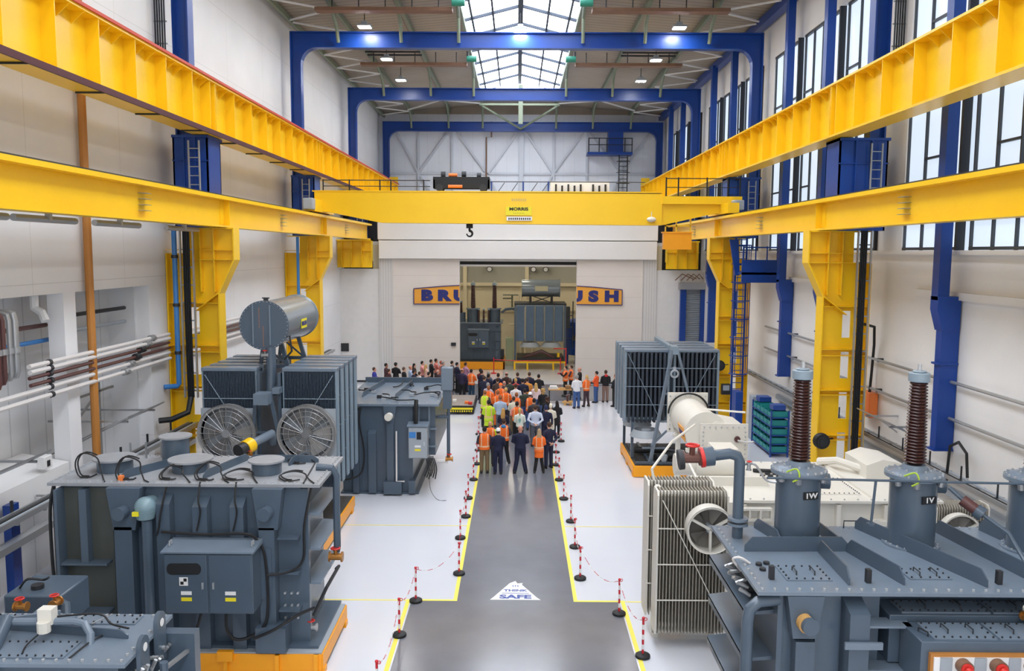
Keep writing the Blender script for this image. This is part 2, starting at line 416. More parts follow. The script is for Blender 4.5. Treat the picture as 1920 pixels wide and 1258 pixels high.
# ceiling lamps
def lamp(x, y, z, label):
    t = place('ceiling_lamp', label, 'lamp', (x, y, z), 'ceiling lamps')
    MB().bc(x, y, z, .62, .5, .1).bc(x, y, z+.12, .25, .3, .16).build('lamp_housing', M_lgrey, t, bevel=.02)
    MB().bc(x, y, z-.055, .54, .42, .02).build('lamp_face', M_lamp, t)
    MB().cyl((x, y, z+.18), (x, y, z+.7), .02, n=6).build('rod', M_dark, t)
for y, w in ((39.05-.6, 'by the first full blue portal'), (44.75, 'midway between two blue portals'), (50.1, 'by the second full blue portal')):
    for x, s in ((-6.95, 'left'), (7.23, 'right')): lamp(x, y, 18.3, 'lit white lamp %s of the skylight, %s' % (s, w))
lamp(.08, 38.9, 18.3, 'lit white ceiling lamp under the skylight ridge on the blue portal')
for y in (33.5, 28, 22, 16, 10, 4):
    for x, s in ((-6.95, 'left'), (7.23, 'right')): lamp(x, y, 18.3, 'lit white ceiling lamp %s of the skylight, above the near cranes, %d m out' % (s, y))

# blue portal frames
def portal(i, y, label):
    t = place('portal_frame', label, 'portal frame', (.35, y, 8), 'blue portal frames')
    xl, xr, zt, zb, w = -10.5, 11.22, 18.25, 17.55, .44
    def ring(o, th, rr):
        pts = []
        return pts
    # web outline with rounded inner haunches
    outer = [(xl, 11.7), (xl, zt), (xr, zt), (xr, 11.7)]
    cw = .42; R = .75
    inn = [(xr-cw, 11.7)] + [(xr-cw-R+R*math.cos(a), zb-R+R*math.sin(a)) for a in [PI/2*k/6 for k in range(7)]] + [(xl+cw+R-R*math.sin(a), zb-R+R*math.cos(a)) for a in [PI/2*k/6 for k in range(7)]] + [(xl+cw, 11.7)]
    m = MB(); n = len(m.v); loop = outer + inn; y0, y1 = y-.04, y+.04
    # triangulate as strip by matching points
    no, ni = outer, inn[::-1]
    half = len(ni)//2
    for yy in (y0, y1):
        for p in outer: m.v.append((p[0], yy, p[1]))
        for p in ni: m.v.append((p[0], yy, p[1]))
    L = 4 + len(ni)
    for base, fl in ((0, False), (L, True)):
        def fc(ix): m.face([base+q for q in (ix[::-1] if fl else ix)])
        fc([0, 4, 5, 1])
        for k in range(1, half-1): fc([1, 4+k, 4+k+1])
        fc([1, 4+half-1, 4+half, 2])
        for k in range(half, len(ni)-2): fc([2, 4+k, 4+k+1])
        fc([2, 4+len(ni)-2, 4+len(ni)-1, 3])
    m.build('web', M_blue, t)
    # flanges
    f = MB()
    f.bx(xl-.05, xr+.05, y-w/2, y+w/2, zt-.05, zt).bx(xl-.05, xl, y-w/2, y+w/2, 11.7, zt).bx(xr, xr+.05, y-w/2, y+w/2, 11.7, zt)
    f.build('outer_flange', M_blue, t)
    g = MB()
    for k in range(len(inn)-1):
        a, b = inn[k], inn[k+1]; n = len(g.v)
        dx, dz = b[0]-a[0], b[1]-a[1]
        g.bar((a[0], y, a[1]), (b[0], y, b[1]), w, .045, up=(0, 0, 1) if abs(dx) > abs(dz) else (1, 0, 0))
    g.build('inner_flange', M_blue, t)
    # deep crane corbel below the upper crane girder
    for s, x0, x1 in ((-1, -10.52, -9.45), (1, 9.75, 11.22)):
        c = MB().bx(x0, x1, y-.55, y-.5, 8.9, 11.68).bx(x0, x1, y+.5, y+.55, 8.9, 11.68).bx(x0, x0+.05, y-.55, y+.55, 8.9, 11.68).bx(x1-.05, x1, y-.55, y+.55, 8.9, 11.68)
        c.bx(x0-.0, x1+.04, y-.62, y+.62, 11.6, 11.68).bx(x0, x1+.02, y-.6, y+.6, 9.7, 9.75)
        for k in (.33, .66): c.bx(x0+(x1-x0)*k-.02, x0+(x1-x0)*k+.02, y-.62, y-.55, 9, 11.6)
        c.bx(x0, x1, y-.6, y-.55, 10.9, 10.94)
        c.build('corbel', M_blue, t)
        if y > 20:
            lad = MB(); lx = x0+.55 if s < 0 else x0+.9
            for dx in (0, .32): lad.cyl((lx+dx, y-.72, 9), (lx+dx, y-.72, 11.5), .03, n=6)
            for k in range(9): lad.cyl((lx, y-.72, 9.1+k*.27), (lx+.32, y-.72, 9.1+k*.27), .018, n=5)
            lad.build('rung_ladder', M_alu, t)
    return t
portal(1, PY[1], 'blue steel portal frame nearest the camera, overhead')
portal(2, PY[2], 'blue steel portal frame behind the nearest big windows, its top out of view')
portal(3, PY[3], 'blue steel portal frame across the hall, first full one in view, over the bridge crane')
portal(4, PY[4], 'blue steel portal frame, middle one of the three full ones, above the white doors')
portal(5, PY[5], 'blue steel portal frame farthest off, against the white gable wall')

# blue wall posts between the portals on the windowed wall
k = 0
for y in (8.4, 17.35, 21.75, 30.5, 34.9, 43.7, 48.1, 56.9, 61.3):
    t = place('wall_post', 'blue steel post on the windowed right wall, %s from the camera, %s' % (ORD[k], 'with a cranked foot' if y < 50 else 'beyond the white doors'), 'post', (11.3, y, 3.0), 'blue wall posts')
    k += 1
    MB().bx(10.95, 11.25, y-.17, y+.17, 7.0, 18.7).build('upper_post', M_blue, t)
    if y < 50:
        MB().prism([(10.95, 7.1), (11.55, 7.1), (11.55, 6.2), (11.1, 6.2), (10.95, 6.75)], 'y', y-.2, y+.2).build('crank_bracket', M_blue, t)
        MB().bx(11.12, 11.58, y-.15, y+.15, 3.0, 6.9).bx(11.05, 11.58, y-.19, y+.19, 3.0, 3.05).bx(11.05, 11.58, y-.19, y+.19, 5.3, 5.35).build('lower_post', M_blue, t)
tag(MB().bx(11.1, 11.5, YN, YF, 18.55, 18.95).build('eaves_beam', M_blue), 'blue eaves beam along the top of the windowed right wall', 'beam')

# side windows
edges = [(-.4, 3.8), (4.0, 8.2), (8.6, 12.3), (13.3, 17.1), (17.6, 21.5), (22.0, 25.2), (27.0, 30.25), (30.75, 34.65), (35.15, 38.5), (40.3, 43.45), (43.95, 47.85), (48.35, 51.6), (53.4, 56.65), (57.15, 61.05), (61.5, 63.0)]
for i, (y0, y1) in enumerate(edges):
    w = struct(bpy.data.objects.new('window_%d' % (i+2), None)); COL.objects.link(w)
    MB().bx(XR+.12, XR+.16, y0-.25, y1+.25, 8.3, 17.0).build('pane', M_window, w)
    m = MB(); n = max(2, round((y1-y0)/1.05)); st = (y1-y0)/n
    for j in range(n+1): y = y0+j*st; m.bx(XR+.04, XR+.14, y-.026, y+.026, 8.3, 17)
    for z in (8.35, 9.25, 12.9, 16.95): m.bx(XR+.02, XR+.14, y0, y1, z-.04, z+.04)
    m.bx(XR-.08, XR+.02, y0, y1, 9.1, 9.2).bx(XR-.08, XR+.02, y0, y1, 13.25, 13.33)
    for j in range(n):
        if (j+i) % 2 == 0:
            for z in (10.9, 14.7): m.bx(XR+.03, XR+.14, y0+j*st, y0+j*st+st, z-.03, z+.03)
    m.build('window_frame', M_mull, w)
    MB().bx(XR-.1, XR+.12, y0-.13, y0-.02, 8.3, 17.0).build('mullion_post', M_dark, w)

# ------------------------------------------------------------------ the test bay at the end
D0, D1 = -3.57, 3.68
m = MB().bx(XL, -8.6, YD, YD+.3, 0, 7.1).bx(-8.6, D0, YD, YD+.3, 0, 10.4).bx(D1, 8.62, YD, YD+.3, 0, 10.4).bx(D0, D1, YD, YD+.3, 7.6, 10.4).bx(8.62, 10.1, YD, YD+.3, 0, 7.1)
m.bx(10.1, XR, YD+.1, YD+.4, 5.9, 7.1)
struct(m.build('wall_test_bay', mat('white_bay_front', (226, 224, 222), .55, var=.02)))
struct(MB().bx(-8.55, -7.7, YD-.12, YD, 0, 7.75).bx(7.8, 8.62, YD-.12, YD, 0, 7.75).build('trim_4', M_jamb))
struct(MB().bx(-8.5, 8.55, YD-.5, YD, 7.75, 8.85).bx(-8.6, 8.62, YD-.3, YD, 8.92, 9.95).build('trim_5', M_white, bevel=.02))
struct(MB().bx(-11, -8.7, YD-.03, YD, .0, .12).bx(-7.7, D0, YD-.19, YD-.15, 0, .12).bx(D1, 8, YD-.19, YD-.15, 0, .12).build('baseboard_back', M_dark))
d1 = struct(MB().bx(-7.7, D0, YD-.15, YD-.02, .03, 7.74).build('door_1', M_door))
d2 = struct(MB().bx(D1, 7.78, YD-.15, YD-.02, .03, 7.74).build('door_2', M_door))
MB().bc(-3.95, YD-.2, 2.45, .3, .1, .2).build('door_handle', M_dark, d1)
# niche and small plates on the left return
tag(MB().bc(-10.8, YD-.04, 2.2, .55, .08, .5).build('wall_hatch', M_dark), 'small dark square hatch low on the white wall left of the door', 'hatch')
# sign: the two halves of the name board
def halfsign(side):
    yy = YD-.2
    if side < 0: poly = [(-6.4, 4.95), (D0, 4.97), (D0, 6.12), (-4.6, 6.06), (-6.4, 5.9)]
    else: poly = [(D1, 4.97), (6.5, 4.95), (6.5, 5.9), (4.7, 6.06), (D1, 6.12)]
    t = place('name_board', 'orange name board half on the %s white door, reading %s' % (('left', 'BRU cut at the edge') if side < 0 else ('right', 'USH cut at the edge')), 'sign', (poly[0][0], yy, 4.95), 'name board halves')
    MB().prism(poly, 'y', yy-.02, yy+.05).build('board', M_signy, t)
    fr = MB(); k = len(poly)
    for i in range(k):
        a, b = poly[i], poly[(i+1) % k]
        if abs(a[0]-b[0]) < .01 and abs(a[0]) < 4: continue
        fr.bar((a[0], yy-.03, a[1]), (b[0], yy-.03, b[1]), .05)
    fr.build('border', M_navy, t)
    for ch, x, cut in ((('B', -5.6, None), ('R', -4.55, None), ('U', -3.5, 'l')) if side < 0 else (('U', 3.62, 'r'), ('S', 4.72, None), ('H', 5.85, None))):
        me = text_mesh(ch, .86, .015, .062, 1.38); bm = bmesh.new(); bm.from_mesh(me)
        bm.transform(Matrix.Translation((x, yy-.035, 5.46)) @ FACE)
        if cut == 'l': bmesh.ops.bisect_plane(bm, geom=bm.verts[:]+bm.edges[:]+bm.faces[:], plane_co=(D0, 0, 0), plane_no=(1, 0, 0), clear_outer=True)
        if cut == 'r': bmesh.ops.bisect_plane(bm, geom=bm.verts[:]+bm.edges[:]+bm.faces[:], plane_co=(D1, 0, 0), plane_no=(-1, 0, 0), clear_outer=True)
        bm.to_mesh(me); bm.free(); me.materials.append(M_navy)
        o = bpy.data.objects.new('letter', me); COL.objects.link(o); attach(o, t)
halfsign(-1); halfsign(1)
# bay interior
m = MB().bx(-9, -8.6, YD+.3, 65, 0, 8.6).bx(8.6, 9, YD+.3, 65, 0, 8.6).bx(-9, 9, 64.6, 65, 0, 5.6)
struct(m.build('wall_bay_interior', M_beige))
struct(MB().bx(-8.6, 8.6, 64.5, 64.6, 5.6, 8.6).build('wall_bay_upper', M_beige_grey))
m = MB()
for x in (-4.05, .75, 5.0): m.bx(x-.14, x+.14, 64.2, 64.5, 0, 7.2)
m.bx(-8.6, 8.6, 64.3, 64.5, 5.55, 5.8).bx(-8.6, 8.6, 64.35, 64.5, 3.6, 3.7)
struct(m.build('trim_6', M_beige))
struct(MB().bx(-9, 9, YD+.3, 65, 8.6, 8.8).build('ceiling_bay', M_white))
struct(MB().bx(D0, D1, YD+.3, YD+.6, 7.28, 7.4).build('trim_7', M_white))
struct(MB().bx(D0, D1, YD+.3, YD+.5, 7.4, 7.62).build('trim_8', M_black))
struct(MB().bx(XL, -8.6, YD+1.2, YD+1.4, 7.0, 10.4).bx(8.62, XR, YD+1.2, YD+1.4, 7.0, 10.4).build('wall_bay_gap_shade', M_black))  # black sheets standing in for the shade of the open gaps
struct(MB().bx(XL, -8.6, YD+.3, YD+1.4, 6.9, 7.1).bx(8.62, XR, YD+.4, YD+1.4, 6.9, 7.1).bx(XL, -8.6, YD, YD+1.4, 10.4, 10.5).bx(8.62, XR, YD, YD+1.4, 10.4, 10.5).build('wall_bay_ledge', M_white))
for y in (54.5, 58.5, 62):  # unseen glowing panels, added to light the bay interior
    for x, s in ((-5, 'left'), (0, 'middle'), (5, 'right')):
        t = place('bay_fill_panel', 'added unseen light panel inside the test bay, %s row, %.0f m behind its door' % (s, y-YD), 'lamp', (x, y, 8.55), 'added bay light panels')
        MB().bc(x, y, 8.54, 1.7, .7, .1).build('lamp_housing', M_white, t); MB().bc(x, y, 8.48, 1.6, .6, .02).build('lamp_face', M_bayfill, t)
for x in (-2.15, .75-.4+.9, 2.2):
    t = place('flood_lamp', 'round dark flood lamp on the bay back wall, %s' % ('left of the pillar' if x < 0 else 'just right of the pillar' if x < 2 else 'above the oil drum'), 'lamp', (x, 64.2, 6.9), 'flood lamps')
    MB().cyl((x, 64.1, 6.85), (x, 64.4, 6.95), .22, .14, n=12).build('lamp_shade', M_dark, t); MB().cyl((x, 64.09, 6.85), (x, 64.12, 6.86), .17, n=12).build('lamp_glass', M_wlab, t)
# roller shutter right of the bay
t = place('roller_shutter', 'grey roller shutter between blue posts right of the white doors', 'shutter', (11, YD, 0))
MB().bx(10.1, 10.45, YD-.3, YD, 0, 6.1).build('side_post', M_blue, t); MB().bx(11.35, 11.6, YD-.3, YD, 0, 6.1).build('side_post', M_blue, t)
s = MB()
for k in range(52): s.prism([(YD-.02, .02+k*.115), (YD-.09, .06+k*.115), (YD-.02, .125+k*.115)], 'x', 10.45, 11.35)
s.build('shutter_curtain', M_lgrey, t)
MB().bx(10.0, 11.6, YD-.5, YD, 5.95, 6.35).build('shutter_box', M_alu, t)
q = MB()
for k in range(4): q.tube([(9.7+k*.35, YD-.5, 6.5), (10.1+k*.35, YD-.6, 6.9), (10.8+k*.2, YD-.5, 6.6)], .035, 5)
q.build('cable_loop', M_brown, t)
# ================================================================== CRANE RUNWAYS, COLUMNS
def runway_low(s, label):
    xi = -8.92 if s < 0 else 9.2
    X = lambda a: (xi + s*a)
    t = place('crane_runway_beam', label, 'crane beam', (X(.3), 20, 8.9), 'lower crane runway beams')
    y0, y1 = YN+4, 51.0
    b = lambda m, a, c, ya, yb, za, zb: m.bx(min(X(a), X(c)), max(X(a), X(c)), ya, yb, za, zb)
    m = MB(); b(m, 0, .62, y0, y1, 9.74, 9.85); b(m, .29, .35, y0, y1, 8.97, 9.74); b(m, .1, .56, y0, y1, 8.91, 8.97)
    m.build('girder', M_yel, t)
    for y in PY[:5]:
        q = MB(); b(q, .1, .3, y-.02, y+.02, 8.97, 9.74); b(q, .27, .29, y-.35, y+.35, 9.0, 9.72)
        if y < 50: q.build('splice_plate', M_yel, t)
    for y in (20.4, 32.5, 44.6):
        q = MB()
        for k in range(4): b(q, .12, .29, y-.18, y+.18, 9.15+k*.14, 9.165+k*.14)
        q.build('rung', M_alu, t)
    q = MB(); b(q, .27, .36, y0, y1, 9.85, 9.93); q.build('crane_rail', M_dark, t)
    q = MB(); b(q, .56, .61, y0, 37.0, 9.9, 9.93); q.build('conductor_bar', M_black, t)
    # under-slung pipes
    for k, y in enumerate((13.2, 15.6, 18.6, 22.4) if s < 0 else ()):
        q = MB().cyl((X(.55), y, 8.8), (X(.55), y+2.2, 8.8), .07, n=8).bc(X(.5), y+1.1, 8.85, .1, .1, .14)
        q.build('light_fitting', M_alu, t)
runway_low(-1, 'yellow lower crane runway beam along the blank left wall')
runway_low(1, 'yellow lower crane runway beam along the windowed right wall')

def runway_high(s, label):
    xi = -9.2 if s < 0 else 9.45
    X = lambda a: (xi + s*a)
    t = place('crane_girder', label, 'crane girder', (X(.4), 25, 11.7), 'upper crane girders')
    y0, y1 = YN+4, 64.6
    b = lambda m, a, c, ya, yb, za, zb: m.bx(min(X(a), X(c)), max(X(a), X(c)), ya, yb, za, zb)
    m = MB(); b(m, 0, .7, y0, y1, 13.24, 13.3); b(m, .33, .37, y0, y1, 11.76, 13.24); b(m, 0, .7, y0, y1, 11.7, 11.76)
    m.build('girder', M_yel, t)
    y = 1.2
    while y < 64:
        q = MB(); b(q, .03, .33, y-.012, y+.012, 11.76, 13.24); q.build('web_stiffener', M_yel, t)
        for k in (1, 2):
            yy = y+1.75*k/3; x0, x1 = X(.03), X(.33)
            MB().prism([(x0, 13.24), (x1, 13.24), (x1, 12.98)], 'y', yy-.012, yy+.012).build('gusset', M_yel, t)
        y += 1.75
    for yy in (25.55, 38.9, 52):
        q = MB(); b(q, .03, .33, yy-.25, yy-.225, 11.76, 13.24); b(q, .03, .33, yy+.225, yy+.25, 11.76, 13.24); b(q, .3, .33, yy-.2, yy+.2, 11.8, 13.2)
        q.build('splice', M_yel, t)
    q = MB(); b(q, .3, .38, y0, y1, 13.3, 13.38); q.build('crane_rail', M_dark, t)
    if s < 0:
        q = MB(); b(q, -.05, .06, y0, y1, 13.3, 13.37); q.build('red_rail', M_red, t)
        q = MB(); b(q, -.05, 0.0, y0, y1, 11.66, 11.8); q.build('dark_red_rail', M_dred, t)
        for k in range(9):
            yy = 13+k*2.9; q = MB(); b(q, 0.02, .66, yy-.02, yy+.02, 11.66, 11.7); q.build('rail_clip', M_dark, t)
    b(MB(), 0, .7, 0, 1, 0, 1)
    q = MB(); b(q, .05, .7, y1, y1+.12, 11.7, 13.9); q.build('end_stop', M_yel, t)
runway_high(-1, 'deep yellow upper crane girder with a red top edge along the blank left wall')
runway_high(1, 'deep yellow upper crane girder under the big windows on the right')

def column(s, y, label, bracket_only=False, slots=True):
    xi = -8.85 if s < 0 else 9.05       # bracket tip
    xo = XL+.02 if s < 0 else 11.02
    X = lambda a: xi + s*a
    W = abs(xo-xi)
    t = place('crane_column', label, 'column', (X(1.2), y, 0 if not bracket_only else 7.2), 'yellow crane columns')
    b = lambda m, a, c, ya, yb, za, zb: m.bx(min(X(a), X(c)), max(X(a), X(c)), ya, yb, za, zb)
    h = .27
    if bracket_only:
        q = MB(); b(q, .0, W, y-.02, y+.02, 7.2, 8.9); q.build('web', M_yel, t)
        q = MB(); b(q, .0, W, y-h, y+h, 8.82, 8.9); b(q, 0, .03, y-h, y+h, 7.6, 8.9); q.build('flange', M_yel, t)
        q = MB()
        for a in (.6, 1.2, 1.8): b(q, a, a+.02, y-h, y, 7.2, 8.85)
        b(q, .0, W, y-h, y, 8.2, 8.22); q.build('stiffener', M_yel, t)
        return t
    k = .5                                 # set-back of the lower shaft
    # inner flange following bracket and shaft
    path = [(0, 8.9), (0, 7.9), (k, 6.85), (k, 0)]
    q = MB()
    for (a0, z0), (a1, z1) in zip(path, path[1:]):
        q.bar((X(a0), y, z0), (X(a1), y, z1), .54, .04, up=(1, 0, .001))
    q.build('inner_flange', M_yel, t)
    # web with slots between two chords
    c0, c1 = (k+.72, k+.98)
    poly = [(X(0), 8.9), (X(0), 7.9), (X(k), 6.85), (X(k), 0), (X(c0), 0), (X(c0), 6.6), (X(c1), 6.6), (X(c1), 8.9)]
    m = MB(); a0, a1 = y-.02, y+.02
    b(m, k, c0, a0, a1, 0, 6.85); m.prism([(X(0), 8.9), (X(0), 7.9), (X(k), 6.85), (X(c1), 6.85), (X(c1), 8.9)], 'y', a0, a1)
    b(m, c1, W, a0, a1, 0, 7.9 if s > 0 else 8.1)
    if slots:
        for z in (6.4, 5.1, 3.8, 2.5, 1.2, 0): b(m, c0, c1, a0, a1, z, z+.45)
    else: b(m, c0, c1, a0, a1, 0, 6.85)
    m.build('web', M_yel, t)
    q = MB(); b(q, W-.04, W, y-h, y+h, 0, 7.9 if s > 0 else 8.1); q.build('outer_flange', M_yel, t)
    for z in (6.55, 5.2, 5.0, 3.9, 3.75, 2.45, 2.3, 1.1, .95):
        q = MB(); b(q, k, W, y-h*.9, y-.02, z-.012, z+.012); q.build('stiffener', M_yel, t)
    q = MB(); b(q, 0, W, y-h*.9, y-.02, 8.2, 8.22); b(q, 0, W*.9, y-h*.9, y-.02, 7.9, 7.92)
    for a in (.62, 1.05): b(q, a, a+.02, y-h*.9, y-.02, 6.9, 8.9)
    q.bar((X(k), y-h*.5, 6.85), (X(c0), y-h*.5, 6.3), .5, .02, up=(0, 0, 1)); b(q, 0, W-.1, y-h, y+h, 8.86, 8.9)
    q.build('bracket_stiffener', M_yel, t)
    q = MB(); b(q, k-.12, W, y-.4, y+.4, 0, .05); q.build('base_plate', M_yel, t)
    return t
column(-1, 26.1, 'yellow crane column on the left behind the grey transformers, nearest blue down pipe')
column(-1, 39.4, 'yellow crane column on the left behind the round oil conservator')
column(-1, 50.6, 'yellow crane bracket at the far left beside the white door', True)
column(1, 26.1, 'tall yellow crane column on the right with black cables and a hose reel')
column(1, 39.4, 'yellow slotted crane column on the right behind the blue caged ladder')
column(1, 50.6, 'yellow crane bracket at the far right beside the white door', True)

for s, xx, nm in ((-1, -10.75, 'blank left wall'), (1, 11.35, 'windowed right wall')):
    t = place('upper_cable_tray', 'dark cables beside the nearest upper blue column on the ' + nm, 'cables', (xx, 25.4, 13.5), 'upper cable trays')
    for k in range(5): MB().cyl((xx-.14+k*.07, 25.5, 13.4), (xx-.14+k*.07, 25.5, 18.5), .028, n=6).build('cable', M_black if k % 2 else M_dark, t)
    for k in range(8): MB().bx(xx-.2, xx+.2, 25.52, 25.55, 13.7+k*.65, 13.74+k*.65).build('tray_rung', M_alu, t)
# cable drops on the near columns
def cable_drop(x, y, label, z0, z1, n=4):
    t = place('cable_drop', label, 'cables', (x, y, z0), 'cable drops on columns')
    for k in range(n): MB().tube([(x+k*.055, y, z1), (x+k*.055-.01, y-.01, (z0+z1)/2), (x+k*.055, y, z0)], .028, 6).build('cable', M_black, t)
    MB().bx(x-.12, x-.08, y-.06, y+.03, z0, z1).bx(x+n*.055+.06, x+n*.055+.1, y-.06, y+.03, z0, z1).build('tray_side', M_alu, t)
    for k in range(int((z1-z0)/.55)):
        MB().bx(x-.12, x+n*.055+.1, y+.02, y+.04, z0+.2+k*.55, z0+.24+k*.55).build('tray_rung', M_alu, t)
cable_drop(10.55, 25.58, 'black cables on a ladder tray down the tall right yellow column', 0, 8.9)
cable_drop(-10.3, 25.58, 'black cables on a ladder tray down the near left yellow column', 3.6, 8.9)
tag(MB().tube([(-10.2, 25.5, 3.6), (-10.18, 25.2, 3.2), (-10.6, 24.95, 3.02), (-10.9, 24.75, 3.02)], .09, 8).build('cable_loop', M_black), 'thick black cable bending from the near left column to the wall', 'cable')
t = place('down_pipe', 'blue pipe running down the near left yellow column', 'pipe', (-10.75, 25.55, 4))
MB().tube([(-10.62, 25.66, 8.85), (-10.62, 25.66, 4.0), (-10.65, 25.62, 3.95), (-10.98, 25.4, 3.95)], .08, 8).build('pipe', M_blue2, t)
for z in (5, 6.5, 8): MB().cyl((-10.62, 25.66, z-.05), (-10.62, 25.66, z+.05), .11, n=8).build('pipe_clamp', M_dark, t)
tag(MB().tube([(-10.3, 38.9, 8.85), (-10.3, 38.9, 5.2)], .07, 8).build('down_pipe', M_blue2), 'thin blue pipe on the left column behind the oil conservator', 'pipe')

# ================================================================== BRIDGE CRANE
bc = place('bridge_crane', 'yellow bridge crane girder spanning the hall in front of the white doors', 'crane', (.1, 38.5, 9.95))
y0, y1 = 38.2, 39.0
poly = [(-9.45, 10.02), (-8.6, 10.02), (-6.3, 9.5), (6.5, 9.42), (8.9, 9.98), (9.75, 9.98), (9.75, 10.42), (6.9, 10.86), (-9.3, 10.92), (-9.45, 10.8)]
poly = [(-9.3, 9.98), (-8.7, 9.98), (-6.3, 9.5), (6.35, 9.44), (6.6, 9.46), (6.6, 10.86), (-9.3, 10.92)]
MB().prism(poly, 'y', y0, y1).build('main_girder', M_yel, bc)
MB().prism([(6.6, 9.44), (9.0, 9.98), (9.8, 9.98), (9.8, 10.4), (6.6, 10.4)], 'y', y0+.1, y1).bx(6.6, 10.2, y0-.15, y1, 10.4, 10.75).build('end_girder', M_yel, bc)
MB().bx(-9.4, 6.62, y0-.03, y1+.05, 10.9, 10.95).build('top_plate', M_yel, bc)
MB().bx(-9.45, -8.95, 36.8, 40.6, 9.95, 10.5).build('end_carriage', M_yel, bc); MB().bx(9.25, 9.75, 36.8, 40.6, 9.95, 10.4).build('end_carriage', M_yel, bc)
MB().bc(-9.15, 36.6, 10.25, .45, .5, .5).build('drive_motor', M_lgrey, bc, bevel=.05); MB().bc(9.95, 37.9, 10.35, .5, .5, .45).build('drive_motor', M_lgrey, bc, bevel=.05)
for x in (-9.2, 9.5):
    for yy in (37.1, 40.3): MB().cyl((x-.08, yy, 10.08), (x+.08, yy, 10.08), .15, n=14).build('wheel', M_dark, bc)
m = MB()
for k, x in enumerate((-8.9, -7.7, -6.3, -5.8, -4.3)): MB().cyl((x, y0+.05, 10.9), (x, y0+.05, 11.45), .03, n=6).build('rail_post', M_black, bc)
for x in (-1.2, .25, 1.4): MB().cyl((x, y0+.05, 10.9), (x, y0+.05, 11.4), .035, n=6).build('rail_post', M_blue, bc)
m.cyl((-8.9, y0+.05, 11.42), (-4.0, y0+.05, 11.42), .022, n=6).cyl((-8.9, y0+.05, 11.15), (-4.0, y0+.05, 11.15), .018, n=6)
for x in (-.9, -.3, .6, 1.1): m.bar((x, y0+.1, 10.92), (x+.3, y0+.1, 11.35), .03)
m.cyl((-1.3, y0+.05, 11.38), (5.8, y0+.05, 11.38), .02, n=6)
m.build('hand_rail', M_dark, bc)
# platform rail at the right end
for x in (6.75, 7.3, 8.6, 9.55, 10.1): MB().cyl((x, y0-.1, 10.4 if x < 8 else 10.5), (x, y0-.1, 11.6), .035, n=6).build('rail_post', M_black, bc)
MB().cyl((6.75, y0-.1, 11.55), (10.1, y0-.1, 11.55), .022, n=6).cyl((6.75, y0-.1, 11.15), (10.1, y0-.1, 11.15), .018, n=6).cyl((10.1, y0-.1, 11.55), (10.1, y1, 11.55), .022, n=6).build('hand_rail', M_black, bc)
MB().cyl((6.1, y0-.16, 10.05), (6.1, y0-.16, 9.75), .02, n=6).sphere((6.1, y0-.16, 9.7), .22, .2, .12).build('work_lamp', M_cream, bc)
sp = MB().bx(-.54, .64, y0-.06, y0-.02, 9.86, 10.24).build('name_plate', M_label_y, bc)
text_obj('lettering', 'MORRIS', .19, M_black, Matrix.Translation((.05, y0-.062, 10.14)) @ FACE, sp, .004, .008, 1.3)
text_obj('lettering', '- - - - - - -', .1, M_dark, Matrix.Translation((.05, y0-.062, 9.97)) @ FACE, sp, .004, .004, 1.3)
sp = MB().bx(-.5, .66, y0-.06, y0-.02, 9.62, 9.8).build('number_plate', M_wlab, bc)
m = MB()
for k in range(11): m.bx(-.42+k*.095, -.36+k*.095, y0-.066, y0-.06, 9.66, 9.75)
m.build('faded_digits', M_dark, sp)
m = MB()
for k in range(7): m.bx(-.28+k*.1, -.21+k*.1, y0-.012, y0, 10.5, 10.62)
m.build('faded_capacity_mark', mat('faded_mark', (214, 178, 90), .5), bc)
tr = place('hoist_trolley', 'black hoist trolley with an orange motor on top of the yellow bridge crane', 'trolley', (-2.6, 38.7, 10.95))
MB().bx(-3.9, -1.3, 38.55, 38.62, 11.1, 11.62).bx(-3.9, -1.3, 39.2, 39.27, 11.1, 11.62).bx(-3.9, -3.82, 38.55, 39.27, 11.1, 11.5).bx(-1.38, -1.3, 38.55, 39.27, 11.1, 11.5).build('trolley_frame', M_black, tr)
for x in (-3.6, -1.6):
    for yy in (38.5, 39.3): MB().cyl((x, yy-.06, 11.12), (x, yy+.06, 11.12), .17, n=14).build('wheel', M_dark, tr)
MB().cyl((-3.2, 38.5, 11.18), (-2.55, 38.5, 11.18), .07, n=12).build('hoist_motor', M_orange, tr); MB().cyl((-3.2, 38.8, 11.72), (-2.8, 38.8, 11.72), .08, n=12).build('hoist_motor', M_orange, tr)
MB().cyl((-3.55, 38.8, 11.72), (-3.35, 38.8, 11.72), .16, n=12).cyl((-2.6, 38.9, 11.75), (-2.4, 38.9, 11.75), .16, n=12).cyl((-1.9, 38.9, 11.7), (-1.7, 38.9, 11.7), .15, n=12).cyl((-3.2, 38.9, 11.45), (-1.7, 38.9, 11.45), .16, n=14).build('rope_drum', M_dark, tr)
hk = place('crane_hook', 'black crane hook block hanging under the yellow bridge girder', 'hook', (-2.23, 38.9, 9.0))
MB().bc(-2.23, 38.75, 9.38, .3, .2, .2).cyl((-2.34, 38.75, 9.42), (-2.12, 38.75, 9.42), .14, n=12).build('hook_block', M_black, hk, bevel=.02)
MB().tube([(-2.23, 38.75, 9.3), (-2.23, 38.75, 9.16)]+arc((-2.23, 38.75, 9.03), .13, PI/2, -PI*1.0, 10), [.05, .05]+[.06-.003*i for i in range(11)], 8).build('hook', M_black, hk)
MB().cyl((-2.32, 38.75, 9.4), (-2.32, 38.75, 9.49), .02, n=6).cyl((-2.14, 38.75, 9.4), (-2.14, 38.75, 9.5), .02, n=6).build('rope', M_dark, hk)
gd = place('panel_guard', 'white slatted panel on the bridge crane walkway, right of the name plate', 'panel', (2.9, 39.4, 10.9))
MB().bx(1.55, 4.3, 39.35, 39.4, 10.95, 11.5).build('panel', M_white, gd)
